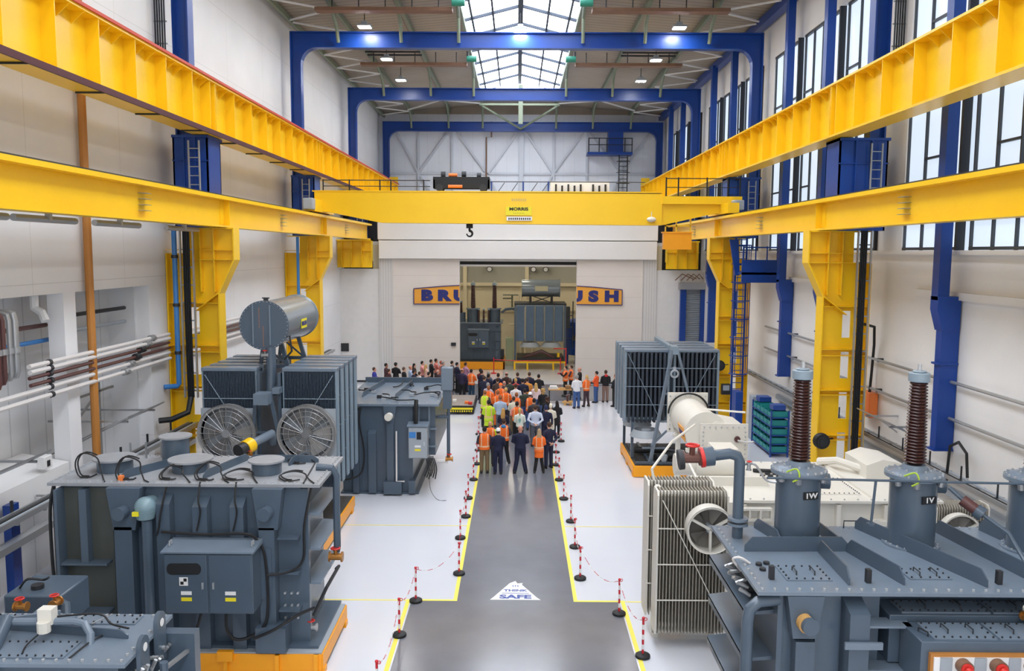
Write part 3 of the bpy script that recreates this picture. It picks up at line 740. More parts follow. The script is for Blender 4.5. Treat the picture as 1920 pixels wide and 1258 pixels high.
for k in range(9):
    if k != 5: MB().bx(1.75+k*.29, 1.83+k*.29, 39.2, 39.34, 10.95, 11.3 if k % 2 else 11.36).build('slat', M_black, gd)
cg = MB().bx(6.75, 8.05, 38.5, 38.85, 8.35, 9.1).bx(6.7, 8.1, 38.45, 38.9, 9.1, 9.16).build('collector_box', M_orangey, bc)
for x in (6.8, 7.3, 7.95): MB().bx(x, x+.06, 38.5, 38.56, 9.1, 9.75).build('cage_bar', M_yel, cg)
MB().bx(6.8, 8.0, 38.5, 38.56, 9.4, 9.46).build('cage_rail', M_yel, cg)
# far platform and ladder on the gable wall
pf = place('access_platform', 'blue access platform with rails high on the far gable wall', 'platform', (7.1, 66, 15.8))
MB().bx(5.4, 8.9, 65.3, 66.6, 15.75, 15.95).build('deck', M_blue, pf)
MB().bx(7.05, 8.2, 65.7, 66.5, 15.95, 17.6).build('blue_cabinet', M_blue, pf)
for x in (5.5, 6.3, 6.9, 8.3, 8.85): MB().cyl((x, 65.35, 15.9), (x, 65.35, 17.0), .04, n=6).build('rail_post', M_dark, pf)
MB().cyl((5.5, 65.35, 17), (8.9, 65.35, 17), .035, n=6).cyl((5.5, 65.35, 16.5), (8.9, 65.35, 16.5), .03, n=6).build('hand_rail', M_dark, pf)
m = MB()
for x in (7.9, 8.55): m.cyl((x, 65.6, 10.4), (x, 65.6, 15.8), .045, n=6)
for k in range(16): m.cyl((7.9, 65.6, 10.6+k*.33), (8.55, 65.6, 10.6+k*.33), .03, n=5)
for k in range(6): m.tube(arc((8.22, 65.6, 11+k*.85), .5, PI, 2*PI, 8, 'xy'), .035, 5)
m.build('caged_ladder', M_dark, pf)

# ================================================================== BLUE CAGED LADDER, RIGHT
ld = place('caged_ladder', 'blue caged ladder up to a small platform at the right slotted column', 'ladder', (10.35, 38.3, 0))
for x in (10.1, 10.6): MB().bx(x-.04, x+.04, 38.45, 38.53, 0, 9.2).build('ladder_rail', M_blue, ld)
for k in range(30): MB().cyl((10.1, 38.49, .4+k*.29), (10.6, 38.49, .4+k*.29), .018, n=6).build('rung', M_blue, ld)
m = MB()
for k in range(8): m.tube(arc((10.35, 38.4, 2.6+k*.85), .42, PI, 2*PI, 10, 'xy'), .03, 5)
for a in (-2.8, -2.2, -1.57, -.95, -.35): m.cyl((10.35+.42*math.cos(a), 38.4+.42*math.sin(a), 2.6), (10.35+.42*math.cos(a), 38.4+.42*math.sin(a), 8.55), .02, n=5)
m.build('safety_cage', M_blue, ld)
pl = place('landing_platform', 'blue steel landing beside the top of the caged ladder on the right', 'platform', (10.8, 38, 7.2))
MB().bx(9.9, 11.5, 36.6, 37.85, 7.25, 7.35).bx(9.9, 11.5, 36.6, 36.68, 6.9, 7.9).build('deck', M_blue, pl)
MB().prism([(9.5, 8.8), (9.9, 8.8), (10.0, 7.2), (9.8, 7.2)], 'y', 37.3, 37.4).build('bracket', M_blue, pl)
m = MB()
for x in (9.95, 10.5, 11.0, 11.45): m.cyl((x, 36.65, 7.9), (x, 36.65, 8.5), .03, n=6)
m.cyl((9.95, 36.65, 8.45), (11.45, 36.65, 8.45), .03, n=6)
m.build('hand_rail', M_blue, pl)

# ================================================================== WALL SERVICES, LEFT
names = ['white pipe, topmost of the bundle on the left wall', 'white pipe, second from top in the left wall bundle', 'brown pipe, upper of two in the left wall bundle', 'brown pipe, lower of two in the left wall bundle', 'white pipe just below the brown pair on the left wall', 'white pipe, lowest of the bundle on the left wall']
for k, z in enumerate((5.6, 5.47, 5.34, 5.18, 5.03, 4.85)):
    t = place('wall_pipe', names[k], 'pipe', (-10.85, 28, z), 'left wall pipes')
    br = k in (2, 3); xx = -10.82+.02*(k % 2)
    MB().tube([(xx, 12 if k > 3 else 18.1, z), (xx, 25.5, z)], .045 if br else .055, 8).build('pipe', M_pipe_b if br else M_pipe_w, t); MB().tube([(xx, 26.9, z), (xx, 38.6, z)], .045 if br else .055, 8).build('pipe', M_pipe_b if br else M_pipe_w, t)
    yv = 24.3-(k*.35)
    MB().cyl((xx, yv-.12, z), (xx, yv+.12, z), .1, n=10).cyl((xx+.0, yv, z), (xx+.14, yv, z), .05, n=8).build('valve', M_dark if br else M_alu, t)
    MB().cyl((xx, 18.9-.05, z), (xx, 18.9+.05, z), .075, n=8).build('pipe_clamp', M_dark, t)
for k, (yy, r, mm, z0, nm) in enumerate(((16.9, .05, M_pipe_b, 5.32, 'brown riser nearest the camera, left edge'), (17.08, .05, M_pipe_b, 5.4, 'brown riser beside the silver risers'), (17.3, .05, M_alu, 5.45, 'slim silver riser next to the brown pair'), (17.5, .075, M_alu, 5.5, 'fat silver riser nearest the left column'))):
    t = place('riser_pipe', nm + ' on the left wall', 'pipe', (-10.75, yy, z0), 'risers on the left wall')
    MB().tube([(-11.4, yy, 6.85), (-10.85, yy, 6.85), (-10.75, yy, 6.82), (-10.72, yy, 6.7), (-10.72, yy, z0+.1), (-10.75, yy, z0), (-10.85, yy, z0-.02), (-11.4, yy, z0-.02)], r, 12).build('pipe', mm, t)
    MB().cyl((-10.72, yy, 6.0), (-10.72, yy, 6.12), r+.04, n=12).build('flange', M_alu, t)
tag(MB().tube([(-10.85, 21.0, 15.5), (-10.85, 20.95, 12), (-10.85, 20.9, 2.4)], .1, 10).build('drain_pipe', M_rust), 'tall brown orange pipe on the left wall before the near column', 'pipe')
for k, (z, y0, y1, mm, nm) in enumerate(((6.35, 17.7, 20.2, M_pipe_b, 'brown short pipe in the left recess nearest the risers'), (5.98, 17.7, 20.3, M_blue2, 'pale blue short pipe in the left recess'), (6.5, 20.5, 24.3, M_dark, 'dark pipe high in the recess beside the orange pipe'), (6.1, 20.6, 24.3, M_lgrey, 'pale thin pipe in the recess beside the orange pipe'))):
    tag(MB().cyl((-11.6, y0, z), (-11.6, y1, z), .055, n=8).build('recess_pipe', mm), nm, 'pipe', 'pipes in the recess')
tag(MB().tube([(-11.5, 19.6, 7.1), (-11.5, 19.6, 6.8), (-11.3, 19.55, 6.7), (-11.2, 19.5, 6.5)], .1, 8).build('vent_pipe', M_white), 'short bent white vent pipe at the recess head on the left', 'pipe')
tag(MB().tube([(-11.9, 16.95, 4.8), (-11.9, 16.95, 1.2)], .04, 6).build('conduit', M_bluebox), 'thin blue conduit down the left recess wall under the pipe bundle', 'pipe')
for x, yy in ((-10.85, 17.25),):
    tag(MB().bx(-10.95, -10.78, 17.1, 17.4, 0, 2.75).build('blue_post', M_blue), 'short blue post at the left wall behind the nearest grey lid', 'post')
# tray rail along the left wall
tr = place('cable_tray', 'long grey cable tray on brackets along the left wall', 'cable tray', (-10.4, 20, 2.6))
MB().bx(-10.55, -10.5, 10, 46, 2.6, 2.72).bx(-10.25, -10.2, 10, 46, 2.6, 2.72).build('tray_rail', M_alu, tr)
MB().tube([(-10.42, 10, 2.68), (-10.42, 46, 2.68)], .035, 6).build('tray_cable', M_black, tr); MB().tube([(-10.33, 10, 2.67), (-10.33, 46, 2.67)], .04, 6).build('tray_cable', M_lgrey, tr)
for k in range(36): MB().bx(-11 if k % 4 == 0 else -10.55, -10.2, 10.4+k, 10.46+k, 2.56, 2.6).build('tray_rung', M_alu, tr)
for k in range(10): MB().bx(-10.6, -10.56, 12+k*1.6, 12.06+k*1.6, 2.7, 2.95).build('tray_clip', M_dark, tr)
tag(MB().bx(-10.5, -10.28, 14, 26, 2.05, 2.2).build('trunking', M_alu), 'grey trunking below the cable tray on the left wall', 'trunking')
def reflector(x, y, z, s, label):
    t = place('tilted_panel', label, 'panel', (x, y, z), 'tilted grey wall panels')
    n = MB(); a = .34
    n.v += [(x, y-1.1, z-.12), (x, y+1.1, z-.12), (x+s*.55, y+1.1, z+.16), (x+s*.55, y-1.1, z+.16), (x, y-1.1, z-.08), (x, y+1.1, z-.08), (x+s*.55, y+1.1, z+.2), (x+s*.55, y-1.1, z+.2)]
    for q in ((0,3,2,1),(4,5,6,7),(0,1,5,4),(1,2,6,5),(2,3,7,6),(3,0,4,7)): n.face(q)
    n.build('panel', M_alu, t)
    for dy in (-.8, .8): MB().bar((-12.18 if s > 0 else 11.58, y+dy, z), (x+s*.4, y+dy, z), .05).bar((-12.18 if s > 0 else 11.58, y+dy, z-.9 if s > 0 else z-.5), (x+s*.1, y+dy, z), .04).build('bracket_arm', M_alu, t)
reflector(-10.5, 21.9, 3.75, 1, 'tilted grey panel on arms beside the orange pipe, left wall')
reflector(-10.5, 16.2, 3.75, 1, 'tilted grey panel on arms at the left edge of the picture')
fr = place('pipe_stand', 'dark steel bracket frame on the left wall behind the orange pipe', 'bracket', (-11, 21.9, 2.9))
MB().bar((-11.6, 20.75, 4.3), (-11.6, 23.4, 4.3), .06).bar((-11.6, 21.5, 0), (-11.6, 21.5, 4.5), .07).bar((-11.6, 20.8, 3.4), (-11.6, 22.4, 4.2), .05).bar((-11.6, 22.6, 0), (-11.6, 22.6, 4.6), .06).build('frame', M_alu, fr)
for k, (y, z, nm) in enumerate(((18.9, 3.25, 'white socket box on the low white ledge, left wall'), (21.9, 2.85, 'small white framed box above the cable tray, left wall'), (14.9, 2.3, 'white switch box low at the left picture edge'))):
    xb = -12.2 if 21 < y < 23 else -11.15 if y > 17 else -11.0; t = place('socket_box', nm, 'box', (xb, y, z), 'wall boxes')
    MB().bx(xb, xb+.2, y-.16, y+.16, z-.15, z+.15).build('box', M_white, t, bevel=.02); MB().bx(xb+.17, xb+.21, y-.07, y+.05, z-.1, z+.04).build('cover', M_dark, t)
tag(MB().prism([(-12.18, 2.4), (-11.03, 2.4), (-11.03, 3.0), (-12.18, 3.2)], 'y', 17.1, 19.9).build('white_ledge', M_white), 'white sloping ledge in the recess left of the weathered transformer', 'ledge')
# ================================================================== WALL SERVICES, RIGHT
for z, nm in ((4.85, 'upper'), (3.88, 'lower')):
    t = place('wall_pipe', 'thin grey pipe, %s of the pair along the brick right wall' % nm, 'pipe', (11.45, 26, z), 'right wall pipes')
    MB().cyl((11.44, 8, z), (11.44, 38, z), .045, n=8).build('pipe', M_alu, t)
    for k in range(7): MB().bx(11.42, 11.6, 10+k*4, 10.06+k*4, z-.06, z+.06).build('pipe_bracket', M_dark, t)
tr = place('cable_tray', 'grey cable tray and trunking along the brick right wall', 'cable tray', (11.3, 26, 2.2))
for k in range(50): MB().bx(11.15, 11.6, 8+k*.8, 8.05+k*.8, 2.42, 2.46).build('tray_rung', M_alu, tr)
MB().bx(11.13, 11.17, 8, 48, 2.42, 2.52).build('tray_rail', M_alu, tr)
MB().tube([(11.25, 8, 2.49), (11.25, 48, 2.49)], .025, 6).build('tray_cable', M_black, tr); MB().tube([(11.4, 8, 2.5), (11.4, 48, 2.5)], .04, 6).build('tray_cable', M_lgrey, tr)
MB().bx(11.4, 11.58, 8, 36, 1.85, 2.05).build('trunking', M_lgrey, tr)
for k in range(12): MB().cyl((11.3, 11+k*1.6, 2.5), (11.3, 11+k*1.6, 2.85), .025, n=6).build('tray_clip', M_dark, tr)
MB().tube([(11.35, 20.4, 2.6), (11.35, 20.5, 3.2), (11.35, 20.9, 3.4), (11.35, 21.3, 3.2), (11.35, 21.4, 2.2)], .04, 6).build('cable_loop', M_black, tr)
bx = place('orange_box', 'orange electrical box on the brick wall behind the tall right column', 'box', (11.5, 26.5, 3))
MB().bx(11.3, 11.58, 26.2, 26.95, 2.95, 3.75).build('enclosure', M_orange, bx, bevel=.02)
MB().tube([(10.9, 25.9, 6.0), (11.3, 26.1, 5.9), (11.45, 26.4, 5.3), (11.45, 26.5, 4.3), (11.42, 26.5, 3.75)], .045, 8).build('supply_cable', M_black, bx)
reflector(11.0, 24.0, 3.3, -1, 'tilted grey panel on arms on the brick right wall')
def reel(x, y, z, label):
    t = place('hose_reel', label, 'hose reel', (x, y, z), 'hose reels on columns')
    m = MB()
    for k in range(4): m.tube(arc((x, y-.05*k, z), .2, 0, 2*PI, 18)[:-1], .05, 6, closed=True)
    m.build('coiled_hose', M_black, t)
    MB().cyl((x, y-.22, z), (x, y+.14, z), .1, n=12).cyl((x, y-.2, z), (x, y-.17, z), .17, n=14).build('drum', M_dark, t)
    MB().bar((x, y+.1, z), (x+.5, y+.3, z), .04).build('arm', M_dark, t)
reel(9.55, 25.55, 2.36, 'black coiled hose reel low on the tall right yellow column')
reel(9.6, 38.9, 2.9, 'black hose reel on the far right slotted column')
cb = place('control_box', 'dark instrument box on the right slotted column below the hose reel', 'box', (10.0, 38.95, 1.7))
MB().bx(9.75, 10.15, 38.86, 39.1, 1.5, 2.0).build('case', M_dark, cb); MB().bx(9.8, 10.1, 38.84, 38.87, 1.7, 1.95).build('dial_plate', M_lgrey, cb)
tag(MB().bx(10.35, 11.1, 35.8, 36.4, 0, 1.95).build('grey_cabinet', M_lgrey, bevel=.02), 'tall plain grey cabinet behind the teal bin rack', 'cabinet')
tag(MB().bx(10.0, 10.34, 37.3, 38.0, 0, 1.9).build('blue_locker', M_bluebox, bevel=.02), 'blue locker standing beside the foot of the caged ladder', 'panel')
rk = place('bin_rack', 'teal rack of stacked parts bins in front of the brick right wall', 'rack', (10.6, 34, 0))
for x in (10.25, 10.95):
    for y in (32.8, 35.4): MB().bx(x-.03, x+.03, y-.03, y+.03, 0, 1.9).build('rack_post', M_bluebox, rk)
for k in range(5):
    z = .15+k*.36; MB().bx(10.22, 10.98, 32.77, 35.43, z, z+.03).build('shelf', M_bluebox, rk)
    for j in range(5):
        y = 32.86+j*.505; f = tag(MB().bx(10.25, 10.93, y, y+.44, z+.035, z+.06).bx(10.25, 10.28, y, y+.44, z+.06, z+.2).bx(10.9, 10.93, y, y+.44, z+.06, z+.27).bx(10.28, 10.9, y, y+.025, z+.06, z+.27).bx(10.28, 10.9, y+.415, y+.44, z+.06, z+.27).build('parts_bin', M_teal),
            'teal parts bin, %s shelf from the floor, %s from the front' % (ORD[k], ORD[j]), 'bin', 'bins in the teal rack')
for k, (y, nm) in enumerate(((33.1, 'nearest'), (35.0, 'far'))):
    tag(MB().bx(10.35, 10.85, y-.2, y+.3, 1.9, 2.1).build('top_bin', M_bluebox), 'bright blue bin on top of the teal rack, %s end' % nm, 'bin', 'bins in the teal rack')
# ================================================================== TRANSFORMER PIECES
def bolts_rect(m, x0, x1, y0, y1, z, step=.2, r=.022, h=.03):
    nx = max(2, int((x1-x0)/step)); ny = max(2, int((y1-y0)/step))
    for k in range(nx+1):
        x = x0+(x1-x0)*k/nx
        for y in (y0, y1): m.cyl((x, y, z), (x, y, z+h), r, n=6)
    for k in range(1, ny):
        y = y0+(y1-y0)*k/ny
        for x in (x0, x1): m.cyl((x, y, z), (x, y, z+h), r, n=6)
def lid(parent, x0, x1, y0, y1, z, th=.05, mt=None, step=.2, bolts=True):
    m = MB().bx(x0, x1, y0, y1, z-th, z)
    if bolts:
        m.m = 1; bolts_rect(m, x0+.08, x1-.08, y0+.08, y1-.08, z, step)
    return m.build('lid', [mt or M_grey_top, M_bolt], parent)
def radiator(parent, x0, x1, y0, y1, z0, z1, pitch=.05, mp=None, me=None, ties=3, th=.009, cover=True):
    """a bank of thin hanging fins between a top and a bottom header"""
    m = MB(); n = int((x1-x0)/pitch)
    for k in range(n+1):
        x = x0 + (x1-x0)*k/n
        m.m = 0 if 0 < k < n else 1
        yc = (y1-y0)
        m.prism([(y0, z0+.1), (y0+.06, z0), (y1-.06, z0), (y1, z0+.1), (y1, z1-.08), (y1-.08, z1), (y0+.08, z1), (y0, z1-.08)], 'x', x-th if 0 < k < n else x-max(th, .018), x+th if 0 < k < n else x+max(th, .018))
    r = m.build('radiator', [mp or M_radd, me or M_radl], parent)
    q = MB().cyl((x0, (y0+y1)/2, z1-.1), (x1, (y0+y1)/2, z1-.1), .06, n=8).build('top_header', me or M_radl, r)
    q = MB().cyl((x0, (y0+y1)/2, z0+.12), (x1, (y0+y1)/2, z0+.12), .06, n=8).build('bottom_header', me or M_radl, r)
    if cover: MB().bx(x0-.03, x1+.03, y0-.015, y1+.015, z1-.09, z1+.015).build('top_cover', M_grey_top, r, bevel=.02)
    for k in range(ties):
        z = z0+(z1-z0)*(k+1)/(ties+1)
        MB().bx(x0-.02, x1+.02, y0-.02, y0-.005, z-.012, z+.012).build('tie_bar', me or M_radl, r)
    return r
def fan(parent, c, r, depth=.35, guard=True, mt=None, nb=6, spokes=24):
    """axial fan facing the camera side (-Y)"""
    x, y, z = c; mt = mt or M_fan
    f = MB().lathe([(r*.93, 0), (r, .0), (r*1.03, -.02), (r, depth), (r*.93, depth)], (x, y-depth, z), 'y', 36, close=False).build('fan', mt, parent)
    for k in range(nb):
        a = 2*PI*k/nb; m = MB(); n0 = 0
        for rr, tw, w in ((r*.2, .9, .16), (r*.55, .6, .3), (r*.88, .4, .34)):
            for s in (-1, 1):
                aa = a + s*w; dy = s*.09*tw
                for t in (0, .012): m.v.append((x+rr*math.cos(aa), y-depth*.4+dy+t, z+rr*math.sin(aa)))
        for i in (0, 4):
            m.face([i, i+2, i+6, i+4]); m.face([i+1, i+5, i+7, i+3]); m.face([i, i+4, i+5, i+1]); m.face([i+2, i+3, i+7, i+6])
        m.face([0, 1, 3, 2]); m.face([8, 10, 11, 9])
        m.build('fan_blade', mt if guard else M_fan_dark, f)
    MB().cyl((x, y-depth*.75, z), (x, y-.02, z), r*.17, n=16).build('hub', M_fan if guard else M_lgrey, f)
    if not guard: MB().cyl((x, y-.03, z), (x, y-.01, z), r*.95, n=30).build('fan_shade_disc', M_fan_dark, f)  # dark disc standing in for the shade inside the shroud
    g = MB()
    if guard:
        for k in range(spokes):
            a = 2*PI*k/spokes
            g.cyl((x+r*.13*math.cos(a), y-depth-.06, z+r*.13*math.sin(a)), (x+r*.98*math.cos(a), y-depth+.0, z+r*.98*math.sin(a)), .0085, n=4)
        for rr in (.13, .4, .62, .8, .92, 1.0):
            g.tube(arc((x, y-depth-.06+.06*rr, z), r*rr, 0, 2*PI, 32)[:-1], .008, 4, closed=True)
        g.cyl((x, y-depth-.07, z), (x, y-depth-.03, z), r*.14, n=14)
        g.build('wire_guard', M_alu, f)
    else:
        for k in range(3):
            a = PI*.17+2*PI*k/3; g.bar((x, y-depth*.8, z), (x+r*.96*math.cos(a), y-depth*.8, z+r*.96*math.sin(a)), .05)
        g.build('motor_strut', mt, f)
    return f
def bushing(parent, x, y, z0, z1, r, n_sheds=22, mt=None):
    H = z1-z0; p = [(r*.6, 0)]
    a, b = H*.02, H*.9
    for k in range(n_sheds):
        t0 = a+(b-a)*k/n_sheds; t1 = a+(b-a)*(k+1)/n_sheds; rr = r*(1-.22*k/n_sheds)
        p += [(rr*.76, t0), (rr*1.0, t0+(t1-t0)*.4), (rr*.98, t0+(t1-t0)*.58), (rr*.76, t0+(t1-t0)*.95)]
    o = MB().lathe(p, (x, y, z0), 'z', 20).build('bushing', mt or M_porc, parent, angle=60)
    MB().cyl((x, y, z0+b), (x, y, z0+b+H*.1), r*.92, r*.92, n=18).cyl((x, y, z0+b+H*.1), (x, y, z0+b+H*.12), r*.6, n=18).build('bushing_cap', M_porcg, o, bevel=.02)
    MB().cyl((x, y, z0+b+H*.1), (x, y, z0+b+H*.19), r*.2, r*.16, n=10).build('terminal', M_bolt, o)
    return o
def valve(parent, x, y, z, axis='x', s=1., mt=None):
    v = MB()
    d = Vector((1,0,0)) if axis == 'x' else Vector((0,1,0)) if axis == 'y' else Vector((0,0,1)); c = Vector((x,y,z))
    for t in (-.16, .12): v.cyl(c+d*t*s, c+d*(t+.04)*s, .12*s, n=12)
    v.cyl(c-d*.14*s, c+d*.14*s, .08*s, n=10); v.cyl(c, c+Vector((0,-.05,.2))*s, .045*s, n=8)
    o = v.build('valve', mt or M_brass, parent)
    m = MB(); hc = c+Vector((0,-.05,.22))*s
    m.tube(arc(hc, .1*s, 0, 2*PI, 14, 'xy')[:-1], .018*s, 6, closed=True).bar(hc-Vector((.1,0,0))*s, hc+Vector((.1,0,0))*s, .02*s)
    m.build('hand_wheel', M_redhandle, o)
    return o
def gusset_rib(parent, a, b, z, h=.2, th=.025, mt=None):
    """upright stiffening plate on a lid with chamfered ends"""
    a = Vector((a[0], a[1], z)); b = Vector((b[0], b[1], z)); L = (b-a).length
    m = MB().prism([(0, 0), (L, 0), (L, h*.45), (L-.12, h), (.12, h), (0, h*.45)], 'y', -th/2, th/2)
    ang = math.atan2(b.y-a.y, b.x-a.x)
    m.tf(Matrix.Translation(a) @ Matrix.Rotation(ang, 4, 'Z'))
    return m.build('lid_rib', mt or M_grey, parent)
def hatch(parent, x0, x1, y0, y1, z, handles=True, mt=None, shear=0.):
    m = MB().bx(x0, x1, y0, y1, z, z+.02); m.m = 1
    bolts_rect(m, x0+.04, x1-.04, y0+.04, y1-.04, z+.02, .11, .014, .02)
    o = m.build('hatch', [mt or M_grey_top, M_dark], parent)
    if handles:
        for k in (.3, .7):
            x = x0+(x1-x0)*k; yc = (y0+y1)/2
            MB().tube([(x, yc-.1, z+.02), (x, yc-.1, z+.08), (x, yc+.1, z+.08), (x, yc+.1, z+.02)], .01, 5).build('handle', M_dark, o)
    return o
def cable(parent, pts, r=.02, name='cable', mt=None):
    # smooth the path a little
    P = [Vector(p) for p in pts]; out = []
    for i in range(len(P)-1):
        p0 = P[max(i-1,0)]; p1 = P[i]; p2 = P[i+1]; p3 = P[min(i+2,len(P)-1)]
        for k in range(5):
            t = k/5; out.append(.5*((2*p1)+(p2-p0)*t+(2*p0-5*p1+4*p2-p3)*t*t+(3*p1-p0-3*p2+p3)*t**3))
    out.append(P[-1])
    return MB().tube(out, r, 6).build(name, mt or M_black, parent)
def trapezoid_plate(parent, xc, y, zt, w=.62, h=.8, d=.28, knob=True, mk=None):
    m = MB().prism([(xc-w/2, zt), (xc+w/2, zt), (xc+w*.32, zt-h), (xc-w*.32, zt-h)], 'y', y-d, y)
    o = m.build('lifting_bracket', M_grey, parent)
    if knob: MB().cyl((xc-.02, y-d-.2, zt-h*.55), (xc, y-d, zt-h*.55), .13, n=16).build('lifting_trunnion', mk or M_grey, o)
    return o
def channel(parent, x0, x1, y, d, z0, z1, name='stiffener', mt=None, slope=.16):
    return MB().prism([(y, z0), (y-d, z0), (y-d, z1-slope), (y, z1)], 'x', x0, x1).build(name, mt or M_grey, parent)
def cabinet(parent, x0, x1, y0, y1, z0, z1, name='control_cabinet', doors=2, mt=None, window=True):
    c = MB().bx(x0, x1, y0, y1, z0, z1).build(name, mt or M_grey, parent, bevel=.015)
    MB().prism([(y0-.05, z1), (y1, z1), (y1, z1+.1), (y0-.05, z1+.03)], 'x', x0-.04, x1+.04).build('cabinet_roof', M_grey_top, c)
    w = (x1-x0)/doors
    for k in range(doors):
        d = MB().bx(x0+k*w+.02, x0+(k+1)*w-.02, y0-.03, y0, z0+.03, z1-.03).build('door', mt or M_grey, c, bevel=.008)
        hx = x0+(k+1)*w-.1 if k == 0 else x0+k*w+.1
        MB().bc(hx, y0-.045, (z0+z1)/2-.03, .03, .03, .12).build('door_handle', M_bolt, d)
        cx = x0+(k+.5)*w
        MB().bx(cx-.1, cx+.1, y0-.035, y0-.03, z0+.38, z0+.45).build('white_label', M_wlab, d)
        MB().bx(cx-.1, cx+.1, y0-.035, y0-.03, z0+.26, z0+.33).build('yellow_label', M_label_y, d)
        if window and k == 0:
            wz = z1-.3; m = MB()
            m.prism([(cx-.26+.09*math.cos(a)-(0 if math.cos(a) < 0 else -.46), wz+.11*math.sin(a)) for a in [2*PI*i/20 for i in range(20)]], 'y', y0-.04, y0-.03)
            m.build('viewing_window', M_black, d)
    return c

# ================================================================== LEFT FOREGROUND TRANSFORMER
X0, X1, Y0, Y1, ZB, ZL = -8.85, -4.2, 15.66, 17.5, .45, 3.72
pl = place('yellow_pallet', 'yellow steel pallet with grey deck under the weathered left transformer', 'pallet', (-6.5, 16.4, 0), 'yellow pallets')
MB().bx(-9.1, -3.75, 15.3, 17.55, .4, .448).build('deck', M_lgrey, pl)
m = MB()
MB().bx(-9.1, -3.75, 15.28, 15.34, .06, .42).build('side_beam', M_orangey, pl); MB().bx(-9.1, -3.75, 17.5, 17.56, .06, .42).build('side_beam', M_orangey, pl)
MB().bx(-3.78, -3.72, 15.3, 17.55, .12, .42).build('end_beam', M_orangey, pl)
for x in (-8.9, -7.8, -6.7, -5.6, -4.6, -3.85):
    MB().bx(x-.04, x+.04, 15.22, 15.3, .0, .42).build('rib', M_orangey, pl)
for y in (15.42, 17.42): MB().bx(-3.9, -3.7, y-.1, y+.1, 0, .12).build('foot', M_orangey, pl)
MB().bx(-5.75, -5.45, 15.2, 15.3, .3, .5).build('lashing_eye', M_orangey, pl)
T = place('power_transformer', 'weathered dark grey transformer tank with double door cabinet on a yellow pallet', 'transformer', (-6.5, 16.5, .45))
MB().bx(X0, X1, Y0, Y1, ZB, ZL-.05).build('tank', M_grey, T)
MB().bx(X0-.05, X1+.35, Y0-.2, Y1+.1, ZB, ZB+.05).build('tank_base', M_grey, T)
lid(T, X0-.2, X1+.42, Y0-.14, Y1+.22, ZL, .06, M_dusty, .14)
# recessed left panel
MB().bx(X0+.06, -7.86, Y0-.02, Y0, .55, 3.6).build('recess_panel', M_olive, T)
MB().bx(X0, X0+.06, Y0-.3, Y0, .5, 3.62).build('stiffener', M_grey, T)
for z in (2.12, 1.15): MB().bx(X0+.02, -7.9, Y0-.26, Y0-.02, z, z+.04).build('ledge', M_grey, T)
MB().bx(-8.42, -8.28, Y0-.2, Y0-.02, 2.16, 3.6).build('stiffener', M_grey, T)
MB().bx(X0+.05, -7.9, Y0-.22, Y0-.02, .72, .76).build('ledge', M_grey, T)
# stiffeners across the front
channel(T, -7.72, -7.38, Y0, .28, ZB, 2.9, slope=.0); trapezoid_plate(T, -7.52, Y0, ZL-.06, .66, .82)
for x0, x1, zt in ((-6.92, -6.66, 3.5), (-6.22, -5.94, 3.45), (-5.5, -5.24, 3.45)): channel(T, x0, x1, Y0, .24, ZB, zt)
channel(T, -4.94, -4.64, Y0, .28, ZB, 2.9, slope=0); trapezoid_plate(T, -4.76, Y0, ZL-.06, .58, .8)
MB().bx(-5.0, -4.42, Y0-.45, Y0, ZB+.02, ZB+.52).build('jacking_pad', M_grey, T)
for z in (1.2, 1.95, 2.65): MB().bx(-4.6, -4.2, Y0-.22, Y0, z, z+.035).build('ledge', M_grey, T)
m = MB()
for z in (1.0, 1.25, 1.5): 
    for x in (-4.53, -4.4, -4.28): m.cyl((x, Y0-.04, z), (x, Y0, z), .025, n=6)
m.build('bolt_row', M_bolt, T)
# dome and down pipe
d = MB().cyl((-7.08, Y0-.28, .6), (-7.08, Y0-.28, 3.05), .1, n=14).build('relief_pipe', M_grey, T)
MB().sphere((-7.1, Y0-.28, 3.3), .2, .2, .2, 18, 12).cyl((-7.1, Y0-.28, 3.08), (-7.1, Y0-.28, 3.24), .16, .2, n=18).cyl((-7.1, Y0-.28, 3.3), (-7.1, Y0, 3.3), .16, n=16).build('pipe_dome', mat('dome_blue_grey', (124, 150, 160), .3), d)
MB().bx(-7.26, -7.14, Y0-.5, Y0-.44, 3.18, 3.26).build('yellow_tag', M_label_y, d)
# right end wall
for z in (3.05, 2.35, 1.65): MB().prism([(-4.2, z), (-3.85, z-.02), (-3.85, z+.02), (-4.2, z+.05)], 'y', Y0+.1, Y1).build('end_ledge', M_grey_top, T)
MB().bx(-4.2, -4.05, Y0, Y0+.12, .5, 3.6).build('stiffener', M_grey, T)
rp = MB().tube([(-4.1, 16.6, 3.78), (-3.78, 16.6, 3.76), (-3.7, 16.6, 3.6), (-3.7, 16.6, 2.1), (-3.72, 16.6, 2.0)], .075, 10).build('drain_pipe', M_grey, T)
valve(rp, -3.72, 16.55, 1.9, 'x', .9)
MB().tube([(-4.0, 15.75, 1.0), (-3.75, 15.8, 1.55), (-3.72, 16.8, 1.6), (-3.8, 16.9, 1.5)], .035, 8).build('grab_rail', M_dark, T)
valve(T, -4.05, 15.75, .75, 'x', .7, M_alu)
